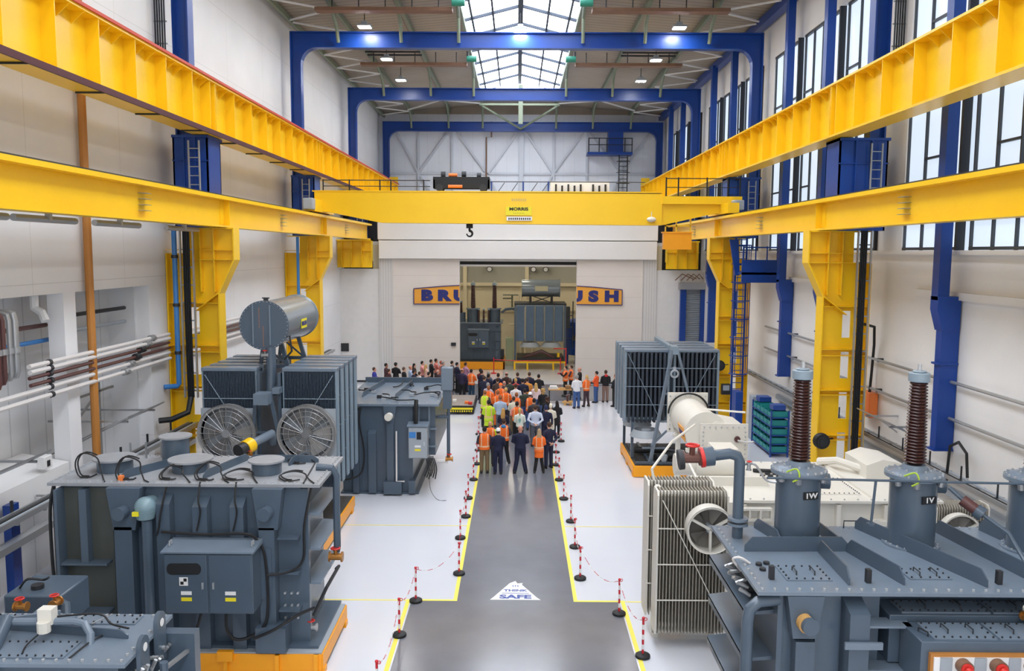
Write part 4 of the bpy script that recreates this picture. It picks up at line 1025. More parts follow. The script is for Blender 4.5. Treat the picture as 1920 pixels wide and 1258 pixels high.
# cabinet
cabinet(T, -6.55, -4.9, 14.85, 15.4, 1.42, 2.6)
for sx in (-6.5, -4.95): MB().tube([(sx, 15.0, 2.68), (sx, 15.0, 2.76), (sx, 15.1, 2.76), (sx, 15.1, 2.68)], .015, 5).build('lifting_eye', M_bolt, T)
MB().bx(-6.5, -4.7, 15.35, 15.5, 1.5, 2.5).build('cabinet_mount', M_grey, T)
MB().bx(-6.72, -6.58, 15.38, 15.4, 1.95, 2.12).build('paper_notice', M_wlab, T)
tk = MB()
for a in range(2):
    for b in range(2):
        if (a+b) % 2 == 0: tk.bx(-6.24+a*.06, -6.18+a*.06, 14.81, 14.82, 2.0+b*.06, 2.06+b*.06)
tk.build('black_patch', M_black, T); MB().bx(-6.26, -6.1, 14.812, 14.822, 1.98, 2.14).build('white_patch', M_wlab, T)
# cables
cable(T, [(-6.75, Y0-.12, 3.66), (-6.8, Y0-.3, 3.2), (-6.85, Y0-.3, 2.9), (-6.9, Y0-.3, 2.75)])
for x in (-6.1, -5.4): cable(T, [(x, Y0-.1, 3.75), (x+.03, Y0-.3, 3.45), (x+.06, Y0-.3, 3.2), (x-.02, Y0-.3, 2.85)], .018)
cable(T, [(-6.8, Y0-.3, 2.82), (-6.0, Y0-.33, 2.78), (-5.2, Y0-.33, 2.8), (-4.95, Y0-.34, 2.68), (-4.8, Y0-.35, 2.3), (-4.78, Y0-.36, 1.2), (-5.0, Y0-.4, .85), (-5.35, 15.2, .75), (-5.5, 15.1, 1.0), (-5.5, 15.1, 1.42)], .03)
cable(T, [(-8.8, Y0-.28, 1.1), (-8.0, Y0-.3, 1.08), (-7.7, Y0-.36, .85), (-7.66, Y0-.36, .5)], .04)
cable(T, [(-7.3, Y0-.3, .6), (-6.7, 15.3, .5), (-6.2, 15.1, .75), (-5.95, 15.1, 1.42)], .03)
cable(T, [(-4.78, Y0-.36, 2.0), (-4.4, Y0-.2, 2.0), (-4.15, 15.6, 2.2), (-4.1, 15.55, 2.9), (-3.95, 15.6, 3.7)], .025)
cable(T, [(-5.0, 15.15, .8), (-4.6, 15.1, 1.0), (-4.2, 15.3, 1.2), (-3.95, 15.6, 1.22)], .03)
cable(T, [(-8.95, 15.6, 3.7), (-9.0, 15.5, 3.2), (-8.95, 15.4, 2.2), (-8.9, 15.4, 1.4)], .035)
MB().tube([(-8.95, 15.62, 1.2), (-8.95, 15.62, 3.4), (-8.85, 15.66, 3.5)], .06, 8).build('drain_pipe', M_dark, T)
MB().bx(-9.15, -8.9, 15.4, 15.6, 1.1, 1.8).build('terminal_box', M_dark, T)
# lid furniture
for x, y, h, r in ((-5.05, 16.35, .25, .36), (-6.65, 16.5, .22, .44), (-8.2, 16.5, .24, .42), (-7.3, 17.35, .5, .34)):
    t = MB().cyl((x, y, ZL), (x, y, ZL+h), r*.82, n=24).build('turret', M_grey, T)
    m = MB().cyl((x, y, ZL+h), (x, y, ZL+h+.035), r, n=28); m.build('turret_cover', M_dusty, t)
for a, b in (((-7.75, 15.8), (-6.95, 17.3)), ((-6.15, 15.85), (-5.75, 17.4)), ((-5.7, 17.2), (-4.2, 17.2)), ((-4.75, 16.9), (-4.5, 17.6))): gusset_rib(T, a, b, ZL, .16)
for cx, cy, cz, rr, tilt in ((-8.45, 15.9, .24, .24, .2), (-7.6, 15.8, .2, .24, .4), (-6.8, 15.9, .1, .2, 1.0), (-6.05, 15.85, .14, .22, .8), (-5.5, 15.95, .06, .24, 1.35), (-4.4, 15.9, .06, .22, 1.4), (-4.6, 17.2, .06, .2, 1.3)):
    P = [(cx+rr*math.cos(a)*(1.1+.12*math.sin(2*a+cx)), cy+rr*math.sin(a)*math.sin(tilt), ZL+max(.025, cz+rr*math.sin(a)*math.cos(tilt)*(1+.1*math.cos(3*a)))) for a in [2*PI*k/24 for k in range(22)]]
    m = MB().tube(P, .016, 6).tube([(p[0]*1.0+.03, p[1]+.04, p[2]+.012) for p in P[4:19]], .015, 6).tube([P[0], (cx+.35, cy-.1, ZL+.02), (cx+.5, Y0-.1, ZL+.02)], .014, 6)
    m.build('coiled_cable', M_black, T)
MB().bx(-7.75, -7.66, 15.68, 15.76, ZL, ZL+.1).build('orange_plug', M_orange, T)
for k in range(3): MB().cyl((-8.3+k*.3, 17.4+k*.08, ZL), (-8.3+k*.3, 17.4+k*.08, ZL+.35), .025, n=6).build('upright', M_alu, T)

# empty black pallet behind
pl = place('yellow_pallet', 'yellow edged pallet with black grip deck under the two-fan cooler, left', 'pallet', (-7.2, 22, 0), 'yellow pallets')
MB().bx(-9.2, -5.2, 19, 25.7, .36, .42).build('deck', M_deck, pl)
MB().bx(-5.22, -5.14, 19, 25.7, .1, .418).build('side_beam', M_orangey, pl); MB().bx(-9.26, -9.18, 19, 25.7, .1, .418).build('side_beam', M_orangey, pl); MB().bx(-9.2, -5.2, 18.92, 19, .1, .418).build('end_beam', M_orangey, pl)
for y in (19.3, 21.3, 23.3, 25.3): MB().bx(-5.3, -5.12, y-.12, y+.12, 0, .12).build('foot', M_orangey, pl); MB().bx(-9.26, -9.1, y-.12, y+.12, 0, .12).build('foot', M_orangey, pl)

# ================================================================== LEFT COOLER ON ITS PALLET
def cooler_stack(T, xl, xr, y0, n, step, dep, z0, z1, pitch=.042):
    for k in range(n):
        for a, b in (xl, xr): radiator(T, a, b, y0+k*step, y0+k*step+dep, z0, z1, pitch)
T = place('cooler_bank', 'grey cooler with two big round fans, radiator banks and a drum conservator, on the left', 'cooler', (-6.9, 24, .42))
cooler_stack(T, (-8.78, -7.28), (-6.52, -5.05), 22.8, 5, .65, .36, 1.52, 4.93)
for s, xx in ((1, -5.12), (-1, -8.7)): MB().bar((xx, 22.76, 4.75), (xx-.62*s, 22.76, 3.75), .02).build('tie_rod', M_radl, T)
for x0, x1, cx in ((-6.54, -5.04, -5.8), (-8.8, -7.26, -8.0)):
    MB().bx(x0, x1, 22.66, 22.72, 2.1, 3.82).build('fan_plate', M_lgrey, T)
    fan(T, (cx, 22.66, 3.17), .79, .28)
for x in (-7.2, -6.62): MB().bx(x-.04, x+.04, 22.75, 26.0, 1.4, 4.8).build('header_frame', M_grey, T)
for x in (-7.2, -6.62):
    for y in (22.9, 25.4): MB().bx(x-.07, x+.07, y-.07, y+.07, .42, 1.45).bx(x-.7, x+.7, y-.06, y+.06, 1.36, 1.46).bar((x, y, .5), (x+(.6 if x > -7 else -.6), y, 1.4), .07).build('support_leg', M_grey, T)
MB().tube([(-6.92, 23.05, 5.5), (-6.92, 23.05, 4.8), (-6.92, 22.95, 4.15)], .14, 12).build('riser', M_grey, T)
MB().bx(-7.15, -6.75, 22.1, 22.6, 4.02, 4.32).bx(-6.75, -6.55, 22.5, 24.4, 4.26, 4.42).build('gas_relay', M_grey_top, T)
MB().bar((-7.2, 22.45, 4.05), (-7.4, 22.45, 1.5), .09).bar((-6.75, 22.45, 4.05), (-6.35, 22.45, 2.0), .09).bar((-7.3, 22.45, 3.2), (-6.75, 22.45, 3.2), .06).build('brace_frame', M_grey, T)
tb = MB().tube([(-6.75, 22.5, 2.9), (-6.72, 22.25, 3.2), (-6.85, 21.7, 3.16), (-7.02, 21.35, 3.1)], .12, 12).build('oil_pipe', M_grey_top, T)
MB().cyl((-7.0, 21.4, 3.1), (-7.1, 21.15, 3.05), .2, n=16).build('yellow_coupling', M_yel, tb)
MB().cyl((-7.1, 21.15, 3.05), (-7.2, 20.95, 3.02), .18, n=16).build('pipe_end', M_dark, tb)
valve(tb, -6.95, 21.1, 2.9, 'y', .5)
CX, CZ, CY, CR = -7.13, 6.1, 23.2, .67
cn = MB().lathe([(CR, 0), (CR+.03, 0), (CR+.03, .06), (CR, .07), (CR, 3.4), (CR+.03, 3.42), (CR+.03, 3.5), (.42, 3.55)], (CX, CY, CZ), 'y', 40).build('conservator', mat('conservator_grey', (132, 142, 150), .22, metal=.25), T)
MB().cyl((CX, CY-.04, CZ), (CX, CY, CZ), CR+.03, n=40).build('end_plate', M_grey, cn)
for dx in (-.3, .18): MB().bx(CX+dx-.018, CX+dx+.018, CY-.09, CY-.04, CZ-.55, CZ+.58).build('end_rib', M_grey_top, cn)
m = MB()
for k in range(14): m.cyl((CX-.13, CY-.06, CZ-.06+k*.042), (CX-.13, CY-.04, CZ-.06+k*.042), .012, n=5); m.cyl((CX-.02, CY-.06, CZ-.58+k*.042), (CX-.02, CY-.04, CZ-.58+k*.042), .012, n=5)
m.build('oil_gauge', mat('gauge_orange', (190, 130, 90), .5), cn)
m = MB()
for k in range(40):
    a = 2*PI*k/40; m.cyl((CX+.67*math.cos(a), CY-.065, CZ+.67*math.sin(a)), (CX+.67*math.cos(a), CY-.04, CZ+.67*math.sin(a)), .01, n=5)
m.build('flange_bolts', M_bolt, cn)
MB().cyl((CX, CY+.2, CZ+.66), (CX, CY+.2, CZ+.75), .07, n=10).bc(CX, CY+.2, CZ+.76, .2, .07, .03).build('filler_cap', M_dark, cn)
rot = Matrix.Translation((CX+CR+.015, CY+1.7, CZ-.08)) @ Matrix.Rotation(PI/2, 4, 'Z')
sgo = MB().bx(-.31, .31, -.006, .006, -.14, .14).tf(rot).build('name_plate', M_label_y, cn)
text_obj('lettering', 'BRUSH', .17, M_navy, rot @ Matrix.Translation((0, -.009, 0)) @ FACE, sgo, .003, .008, 1.1)
MB().tube([(CX+.5, CY+.1, CZ-.4), (CX+.68, CY+.1, CZ-.3), (CX+.72, CY+.15, CZ-.75), (CX+.5, CY+.15, CZ-1)], .03, 6).build('breather_pipe', M_dark, cn)
for y in (23.9, 25.8): MB().bar((CX-.35, y, 4.85), (CX-.25, y, CZ-.55), .09).bar((CX+.45, y, 4.85), (CX+.25, y, CZ-.55), .11).bx(CX-.4, CX+.7, y-.05, y+.05, 4.8, 4.9).bar((CX+.4, y, 4.9), (CX-.3, y, 5.5), .05).build('saddle', M_grey, T)
valve(T, CX+.08, CY-.25, CZ-.82, 'x', .6, M_alu)

T = place('tank_transformer', 'grey transformer tank with small grey meter box, right of the fan cooler', 'transformer', (-4.5, 29, 0))
# tank right of the radiators
MB().bx(-5.88, -3.5, 27.45, 32.3, .06, 3.02).build('tank', M_grey, T)
MB().bx(-5.95, -3.3, 27.35, 32.4, .0, .06).build('tank_base', M_grey, T)
lid(T, -5.92, -2.6, 27.3, 32.3, 3.1, .07, step=.3)
MB().bx(-5.9, -2.65, 31.9, 31.98, 3.1, 3.3).build('lid_rib', M_grey, T)
gusset_rib(T, (-5.4, 28.6), (-5.1, 31.6), 3.1, .18); gusset_rib(T, (-4.2, 28.2), (-4.0, 31.6), 3.1, .18)
for x0, x1 in ((-5.5, -5.3), (-4.98, -4.72)): channel(T, x0, x1, 27.45, .2, .06, 2.2, slope=.1)
trapezoid_plate(T, -4.25, 27.45, 3.03, .44, .6, .2, True, M_cream)
channel(T, -4.35, -4.12, 27.45, .22, .06, 2.45, slope=0)
MB().bx(-3.5, -2.75, 27.6, 32, 1.3, 3.02).build('tank_extension', M_grey, T)
for x in (-3.3, -2.95): MB().bx(x-.03, x+.03, 27.5, 27.6, 1.9, 3.02).build('stiffener', M_grey_top, T)
for z in (2.2, 1.6): MB().bx(-3.5, -2.7, 27.46, 27.62, z, z+.04).build('ledge', M_grey_top, T)
MB().bx(-4.45, -3.85, 27.1, 27.45, .06, .48).build('jacking_pad', M_grey, T)
MB().bx(-3.62, -3.4, 27.2, 32, .06, .5).build('foot_beam', M_grey, T)
MB().tube([(-4.02, 27.2, 2.2), (-4.02, 27.15, .5), (-3.75, 27.15, .5)], .03, 6).build('white_conduit', M_pipe_w, T)
cabinet(T, -3.58, -2.95, 26.9, 27.35, 1.35, 2.42, 'marshalling_box', 1, M_lgrey, False)
MB().bx(-3.55, -3.33, 26.86, 26.87, 2.05, 2.25).build('blue_label', M_blue2, T); MB().bx(-3.3, -3.15, 26.86, 26.88, 2.0, 2.25).build('meter_window', M_black, T)
MB().tube([(-3.35, 27.25, 3.25), (-3.35, 27.1, 3.0), (-3.35, 27.1, 2.5)], .07, 8).build('cable_duct', M_black, T)
for k in range(6): cable(T, [(-3.0+.05*k, 27.0, 1.35), (-2.95+.06*k, 26.95, 1.0), (-3.05+.07*k, 26.95, .75-.05*(k % 3)), (-2.95+.06*k, 26.98, .95)], .02, 'loose_wire')
cable(T, [(-2.9, 26.95, .9), (-2.85, 26.9, .3), (-2.6, 26.7, .02), (-2.3, 26.6, .02)], .008, 'loose_wire')
MB().bx(-5.85, -5.45, 27.0, 27.4, 2.2, 2.75).build('terminal_box', M_grey_top, T, bevel=.03); MB().bx(-5.85, -5.68, 26.95, 27.0, 2.25, 2.5).build('white_label', M_wlab, T)
MB().cyl((-5.85, 27.2, 2.98), (-5.25, 27.2, 2.98), .06, n=10).build('relay_pipe', M_black, T)
cable(T, [(-5.2, 27.2, 3.0), (-5.25, 27.15, 2.5), (-5.1, 27.15, 1.5), (-5.2, 27.1, .8), (-5.6, 27.0, .6), (-5.95, 26.98, .65)], .03)
rq = random.Random(11)
for k in range(9):
    x, y = rq.uniform(-5.2, -2.9), rq.uniform(27.7, 31.3); a = rq.uniform(0, 6.28); P = []
    for j in range(5): P.append((min(-2.75, max(-5.7, x)), min(31.8, max(27.5, y)), 3.13+rq.uniform(0, .1))); a += rq.uniform(-1.1, 1.1); x += .3*math.cos(a); y += .3*math.sin(a)
    cable(T, P, .022)
for k in range(8): MB().bc(-5.5+k*.36, 28.1+rq.uniform(0, 3), 3.16, .16, .1, .1).build('lid_fitting', M_lgrey if k % 2 else M_dark, T)
pp = MB().bx(-2.62, -2.22, 28.3, 28.7, 3.4, 4.2).build('breather_head', M_grey_top, T, bevel=.03)
MB().bx(-2.56, -2.26, 28.35, 28.65, 2.75, 3.4).cyl((-2.38, 28.5, .98), (-2.38, 28.5, 2.8), .06, n=10).build('standing_pipe', M_grey, pp)
MB().bx(-2.75, -2.35, 28.4, 28.6, 2.4, 2.5).build('pipe_bracket', M_grey, pp)
valve(pp, -2.35, 28.45, .95, 'x', .8); MB().cyl((-2.8, 28.5, .85), (-2.4, 28.5, .85), .07, n=8).build('drain_stub', M_pipe_w, pp)

# ================================================================== CORNER TRANSFORMER, BOTTOM LEFT
T = place('corner_transformer', 'grey transformer with a bolted lid and pipework, cut off at the bottom left corner', 'transformer', (-7.5, 11.3, 0))
Z = 2.7
MB().bx(-10, -5.38, 10.66, 11.9, 0, Z-.05).build('tank', M_grey, T)
lid(T, -10.1, -5.2, 10.48, 12.02, Z, .05, step=.17)
gusset_rib(T, (-7.6, 11.5), (-5.5, 11.22), Z, .13)
hatch(T, -7.6, -6.1, 10.62, 11.1, Z, False); hatch(T, -7.9, -6.6, 11.62, 11.95, Z, False); hatch(T, -6.5, -5.6, 11.65, 11.95, Z, False)
m = MB()
for k in range(7):
    x = -8.5+k*.38; m.bar((x, 11.62, Z+.03), (x+.14, 11.95, Z+.03), .015)
m.build('stud_row', M_bolt, T)
for yy, zz in ((11.5, 2.72), (10.95, 2.62)):
    m = MB().prism([(yy-.14, zz-.5), (yy+.14, zz-.5)]+[(yy+.14*math.cos(a), zz+.12+.14*math.sin(a)) for a in [PI*k/10 for k in range(11)]], 'x', -5.2, -5.14)
    q = m.build('lifting_lug', M_grey, T); MB().cyl((-5.135, yy, zz+.1), (-5.13, yy, zz+.1), .06, n=14).build('lug_eye', M_wlab, q)
MB().bx(-5.38, -5.0, 10.75, 10.95, 0, 2.2).bx(-5.38, -4.75, 11.7, 11.9, 0, 2.55).build('stiffener', M_grey, T)
MB().bar((-5.2, 10.6, 2.2), (-4.8, 11.9, 2.3), .05).build('earth_bar', M_alu, T)
MB().cyl((-4.95, 11.1, 1.2), (-4.95, 11.1, 2.42), .06, n=8).build('standpipe', M_grey, T)
pp = MB().tube([(-7.1, 11.2, 2.95), (-6.25, 11.22, 2.95), (-6.1, 11.2, 2.93), (-5.98, 11.12, 2.82), (-5.93, 10.95, 2.4), (-5.9, 10.5, 1.7), (-5.9, 10.42, .8)], .055, 10).build('vent_pipe', M_grey_top, T)
MB().tube([(-7.2, 11.2, 3.0), (-7.15, 10.6, 2.6), (-7.1, 10.3, 1.6), (-7.1, 10.3, 0)], .1, 12).build('down_pipe', M_grey, T)
gl = MB().bc(-6.62, 11.2, 3.05, .2, .16, .22).cyl((-6.62, 11.1, 2.85), (-6.62, 11.1, 3.0), .09, n=10).build('gas_relay', M_cream, T)
MB().bar((-7.2, 11.3, 2.95), (-6.75, 11.75, 2.85), .05).build('cross_pipe', M_grey_top, T)
valve(T, -7.3, 11.7, 2.95, 'x', .6); valve(T, -6.9, 11.9, 2.92, 'y', .6); 
cable(T, [(-6.6, 11.1, 2.9), (-6.75, 10.9, 2.76), (-6.7, 10.7, 2.73)], .012); cable(T, [(-5.75, 11.5, 2.72), (-5.95, 11.1, 2.73), (-6.0, 10.6, 2.73)], .012)
cable(T, [(-6.6, 11.25, 3.0), (-6.0, 11.4, 2.98), (-5.8, 11.35, 2.86), (-5.5, 11.25, 2.84)], .015)
m = MB()
for k in range(14): m.cyl((-5.24+.03*random.random(), 10.6+k*.08, 2.45-random.random()*.4), (-5.1, 10.62+k*.08, 2.5-random.random()*.3), .03, n=6)
m.build('terminal_cluster', M_alu, T)
# box and pipe standing behind it
B = place('expansion_box', 'small blue grey steel box with a pipe and pale gas relay behind the corner transformer', 'box', (-7.9, 13.3, 0))
MB().bx(-8.4, -7.45, 13.0, 13.9, 1.95, 2.55).build('box', M_grey, B, bevel=.03)
MB().bx(-8.3, -8.2, 13.1, 13.8, 0, 1.95).build('leg', M_grey, B); MB().bx(-7.65, -7.55, 13.1, 13.8, 0, 1.95).build('leg', M_grey, B)
pp = MB().tube([(-7.75, 13.0, 2.3), (-7.95, 12.6, 2.12), (-7.9, 12.5, 2.08), (-6.45, 12.5, 2.1)], .08, 10).build('pipe', M_grey_top, B)
MB().bc(-6.35, 12.5, 2.28, .22, .2, .26).cyl((-6.2, 12.4, 2.1), (-6.15, 12.4, 2.1), .13, n=14).bc(-6.4, 12.5, 2.08, .2, .2, .18).build('gas_relay', M_cream, pp)
MB().tube([(-7.55, 13.0, 2.5), (-7.3, 12.9, 2.45), (-7.22, 12.75, 2.2), (-7.15, 12.6, 1.5), (-7.15, 12.6, 0)], .06, 8).build('down_pipe', M_grey, B)
valve(pp, -8.1, 12.5, 2.1, 'x', .6); MB().cyl((-8.0, 13.3, 2.55), (-8.0, 13.3, 2.62), .1, n=10).build('cap', M_dark, B)
cable(B, [(-8.3, 13.3, 2.56), (-8.1, 13.2, 2.75), (-7.9, 13.3, 2.7), (-7.75, 13.2, 2.78)], .02)
# ================================================================== RIGHT FOREGROUND TRANSFORMER
ZL = 3.45
T = place('bushing_transformer', 'blue grey transformer with tall brown bushings filling the bottom right corner', 'transformer', (6.5, 12.6, 0))
MB().bx(3.75, 5.25, 11.5, 13.9, 0, ZL-.05).bx(5.25, 9.6, 11.95, 13.9, 0, ZL-.05).build('tank', M_grey, T)
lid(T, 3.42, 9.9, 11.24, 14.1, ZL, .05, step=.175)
# ribs on the lid
gusset_rib(T, (3.66, 12.84), (5.34, 12.88), ZL, .24)
gusset_rib(T, (4.84, 12.82), (4.8, 11.5), ZL, .24); gusset_rib(T, (5.3, 12.86), (5.6, 11.52), ZL, .24)
gusset_rib(T, (4.15, 14.0), (4.35, 13.2), ZL, .2); gusset_rib(T, (5.15, 14.0), (5.22, 12.9), ZL, .2)
gusset_rib(T, (5.9, 14.0), (6.76, 11.46), ZL, .24); gusset_rib(T, (7.2, 13.85), (7.55, 11.5), ZL, .24)
gusset_rib(T, (8.02, 13.95), (8.2, 12.9), ZL, .24); gusset_rib(T, (8.9, 13.9), (8.6, 11.6), ZL, .24)
hatch(T, 3.95, 4.62, 11.64, 12.2, ZL); hatch(T, 5.78, 6.4, 11.72, 12.12, ZL)
for x, y in ((3.75, 11.72), (5.12, 11.62), (7.0, 11.6), (4.42, 13.6)): MB().bx(x-.035, x+.035, y-.04, y+.04, ZL, ZL+.2).build('lifting_post', M_dark, T)
for x, y in ((3.72, 12.25), (3.85, 12.3), (3.72, 12.05)): MB().cyl((x, y, ZL), (x, y, ZL+.04), .05, n=10).build('plug', M_dark, T)
for x, y in ((5.7, 14.0), (8.05, 14.0)): MB().tube([(x, y, ZL), (x, y, ZL+.13), (x+.22, y, ZL+.13), (x+.22, y, ZL)], .012, 5).build('handle', M_dark, T)
def turret(x, y, mark, h=1.2):
    t = MB().cyl((x, y, ZL), (x, y, ZL+h), .36, n=36).build('turret', M_grey, T)
    m = MB().cyl((x, y, ZL), (x, y, ZL+.03), .44, n=32); m.m = 1
    for k in range(20): a = 2*PI*k/20; m.cyl((x+.4*math.cos(a), y+.4*math.sin(a), ZL+.03), (x+.4*math.cos(a), y+.4*math.sin(a), ZL+.05), .018, n=6)
    m.build('turret_flange', [M_grey_top, M_bolt], t)
    m = MB().cyl((x, y, ZL+h-.06), (x, y, ZL+h), .45, n=32).cyl((x, y, ZL+h), (x, y, ZL+h+.05), .4, .3, n=28).cyl((x, y, ZL+h+.05), (x, y, ZL+h+.14), .2, .17, n=20); m.m = 1
    for k in range(20): a = 2*PI*k/20; m.cyl((x+.42*math.cos(a), y+.42*math.sin(a), ZL+h), (x+.42*math.cos(a), y+.42*math.sin(a), ZL+h+.03), .02, n=6)
    for k in range(10): a = 2*PI*k/10; m.cyl((x+.24*math.cos(a), y+.24*math.sin(a), ZL+h+.04), (x+.24*math.cos(a), y+.24*math.sin(a), ZL+h+.08), .02, n=6)
    m.build('turret_cover', [M_grey_top, M_bolt], t)
    MB().cyl((x+.34, y+.05, ZL+h-.22), (x+.52, y+.02, ZL+h-.22), .13, n=14).build('side_port', M_grey, t)
    for a in (-2.6, -1.9, -.7, -.2): MB().cyl((x+.4*math.cos(a), y+.4*math.sin(a), ZL+h-.16), (x+.42*math.cos(a), y+.42*math.sin(a), ZL+h-.06), .05, n=8).build('clamp', M_alu, t)
    cable(t, [(x-.3, y-.3, ZL+h+.02), (x-.18, y-.42, ZL+h+.1), (x-.16, y-.5, ZL+h-.02), (x-.25, y-.46, ZL+h-.1)], .014, 'earth_wire', M_ygwire)
    a = math.radians(-76); R = .365
    pm = Matrix.Translation((x+R*math.cos(a), y+R*math.sin(a), ZL+h-.36)) @ Matrix.Rotation(a+PI/2, 4, 'Z')
    p = MB().bx(-.13, .13, -.012, .006, -.06, .06).tf(pm).build('phase_plate', M_black, t)
    text_obj('lettering', mark, .12, M_wlab, pm @ Matrix.Translation((0, -.015, 0)) @ FACE, p, .002, .003, 1.2)
    bushing(t, x, y, ZL+h+.14, 6.3, .178, 26)
turret(4.69, 13.45, '1W'); turret(6.5, 13.25, '1V'); turret(8.35, 13.05, '1U')
# rail across the turrets and pipes
rl = MB().cyl((3.95, 12.75, 4.68), (9.6, 12.62, 4.62), .02, n=8).build('cross_rail', M_grey, T)
MB().cyl((5.65, 12.72, 4.66), (5.62, 12.75, 3.95), .022, n=8).cyl((5.62, 12.75, 3.93), (5.62, 12.75, 3.96), .07, n=10).build('rail_drop', M_grey, rl)
pp = MB().tube([(3.72, 13.5, ZL), (3.72, 13.5, 4.75), (3.68, 13.5, 4.84), (3.55, 13.5, 4.88), (3.25, 13.5, 4.84)], .09, 14).build('oil_pipe', M_grey, T)
MB().cyl((3.72, 13.5, ZL+.22), (3.72, 13.5, ZL+.26), .17, n=16).cyl((3.72, 13.5, ZL+.3), (3.72, 13.5, ZL+.34), .17, n=16).build('pipe_flange', M_grey_top, pp)
MB().cyl((3.28, 13.5, 4.84), (3.12, 13.5, 4.82), .16, n=16).build('butterfly_valve', M_grey, pp)
MB().cyl((3.12, 13.5, 4.82), (3.06, 13.5, 4.81), .17, n=16).build('red_flange', M_redhandle, pp)
valve(pp, 2.92, 13.5, 4.8, 'x', 1.05, mat('rust_brown_valve', (104, 66, 56), .5))
MB().cyl((2.78, 13.5, 4.78), (2.7, 13.5, 4.77), .17, n=16).build('blank_flange', M_dark, pp)
cable(T, [(3.8, 13.5, 4.7), (3.95, 13.4, 4.72), (4.1, 13.3, 4.5), (4.25, 13.2, 4.48)], .02, 'conduit', M_alu); valve(T, 3.86, 13.45, 4.68, 'z', .4, M_alu)
dp = MB().tube([(6.9, 12.9, 4.5), (7.1, 12.75, 4.3), (7.55, 12.35, 3.95), (7.62, 12.2, 3.75), (7.6, 11.9, 3.6), (7.3, 11.25, 3.2)], .035, 8).build('vent_pipe', M_grey, T)
MB().cyl((7.05, 12.78, 4.34), (7.2, 12.65, 4.22), .09, n=12).build('gas_relay', M_pipe_b, dp); MB().cyl((7.2, 12.65, 4.22), (7.28, 12.58, 4.16), .11, n=12).build('relay_flange', M_grey, dp)
lp = MB().tube([(3.75, 11.4, 3.28), (3.45, 11.33, 3.27), (3.33, 11.3, 3.18), (3.3, 11.3, 3.0), (3.3, 11.3, 0)], .085, 12).build('drain_pipe', M_grey, T)
# front face
for x0, x1, d in ((3.75, 3.82, .12), (3.82, 4.1, .05)): MB().bx(x0, x1, 11.5-d, 11.5, 0, ZL-.06).build('stiffener', M_grey, T)
trapezoid_plate(T, 4.1, 11.5, ZL-.06, .52, .62, .26, False)
kn = MB().cyl((4.12, 11.05, 3.02), (4.1, 11.26, 3.02), .12, n=20).build('lifting_trunnion', M_grey, T); MB().cyl((4.095, 11.12, 3.02), (4.09, 11.24, 3.02), .125, n=20).build('bare_metal_band', M_wood, kn)
channel(T, 3.98, 4.25, 11.5, .26, 0, 2.72, slope=.0); channel(T, 4.7, 4.98, 11.5, .34, 0, 3.3, slope=.14); channel(T, 4.32, 4.66, 11.5, .06, 0, 3.38, slope=0)
MB().bx(4.62, 5.15, 11.1, 11.14, 2.68, 2.78).build('bolted_bracket', M_grey_top, T)
for z in (2.95, 2.3): MB().bx(4.98, 5.6, 11.2, 11.5, z, z+.03).build('ledge', M_grey_top, T)
# left end with ledges
for z in (3.0, 2.3, 1.55): MB().prism([(3.76, z), (3.35, z-.03), (3.35, z+.01), (3.76, z+.06)], 'y', 11.55, 13.85).bx(3.35, 3.4, 11.55, 13.85, z-.12, z).build('end_ledge', M_grey, T)
MB().bx(3.5, 3.7, 12.1, 12.5, 3.1, 3.35).build('terminal_cluster', M_dark, T)
m = MB()
for k in range(9): m.cyl((3.5, 11.9+k*.11, 3.12+.08*(k % 3)), (3.34, 11.9+k*.11, 3.22+.05*(k % 2)), .03, n=6)
m.build('cable_glands', M_alu, T)
cable(T, [(3.5, 12.4, 3.3), (3.35, 12.35, 3.5), (3.45, 12.3, 3.55), (3.6, 12.3, 3.46)], .02, 'white_cable', M_pipe_w)
# cable boxes on the right front
def cable_box(x0, x1, y0, y1, z0, z1, n):
    b = MB().bx(x0, x1, y0, y1, z0, z1-.02).build('cable_box', M_grey, T, bevel=.012)
    w = (x1-x0-.3)/n
    for k in range(n):
        h = hatch(b, x0+.2+k*w, x0+.2+(k+1)*w-.04, y0+.06, y1-.06, z1-.02)
    return b
cable_box(5.36, 9.6, 11.4, 11.93, 2.35, 3.08, 3)
bx = cable_box(5.5, 9.4, 10.74, 11.36, 1.6, 3.0, 4)
valve(T, 7.2, 11.2, 3.12, 'y', .6); MB().cyl((7.25, 11.15, 3.24), (7.25, 11.15, 3.28), .14, n=14).build('pale_cover', M_cream, T)
MB().tube([(5.6, 11.05, 2.99), (5.6, 11.05, 3.04), (5.66, 10.9, 3.04), (5.66, 10.9, 2.99)], .012, 5).build('handle', M_dark, T)
# bare wooden fixing board with red bushing plugs
MB().bx(5.6, 9.4, 10.68, 10.74, 1.7, 2.84).build('fixing_board', M_rust, T)
MB().bx(5.64, 9.4, 10.66, 10.69, 1.75, 2.8).build('cover_plate', M_wlab, T)
for k in range(5):
    for j, z in enumerate((2.7, 2.44)):
        x = 6.02+k*.46+(-.14 if j else 0)
        if x < 9.3:
            p = MB().cyl((x, 10.54, z), (x, 10.68, z), .1, n=20).build('plug_seat', M_brown, T)
            MB().cyl((x, 10.52, z), (x, 10.56, z), .08, n=18).cyl((x, 10.53, z), (x+.08, 10.34, z-.1), .05, .045, n=14).build('red_plug', M_redhandle, p)
            MB().bx(x-.3, x-.14, 10.645, 10.67, z-.1, z+.1).build('grey_patch', M_lgrey, p)

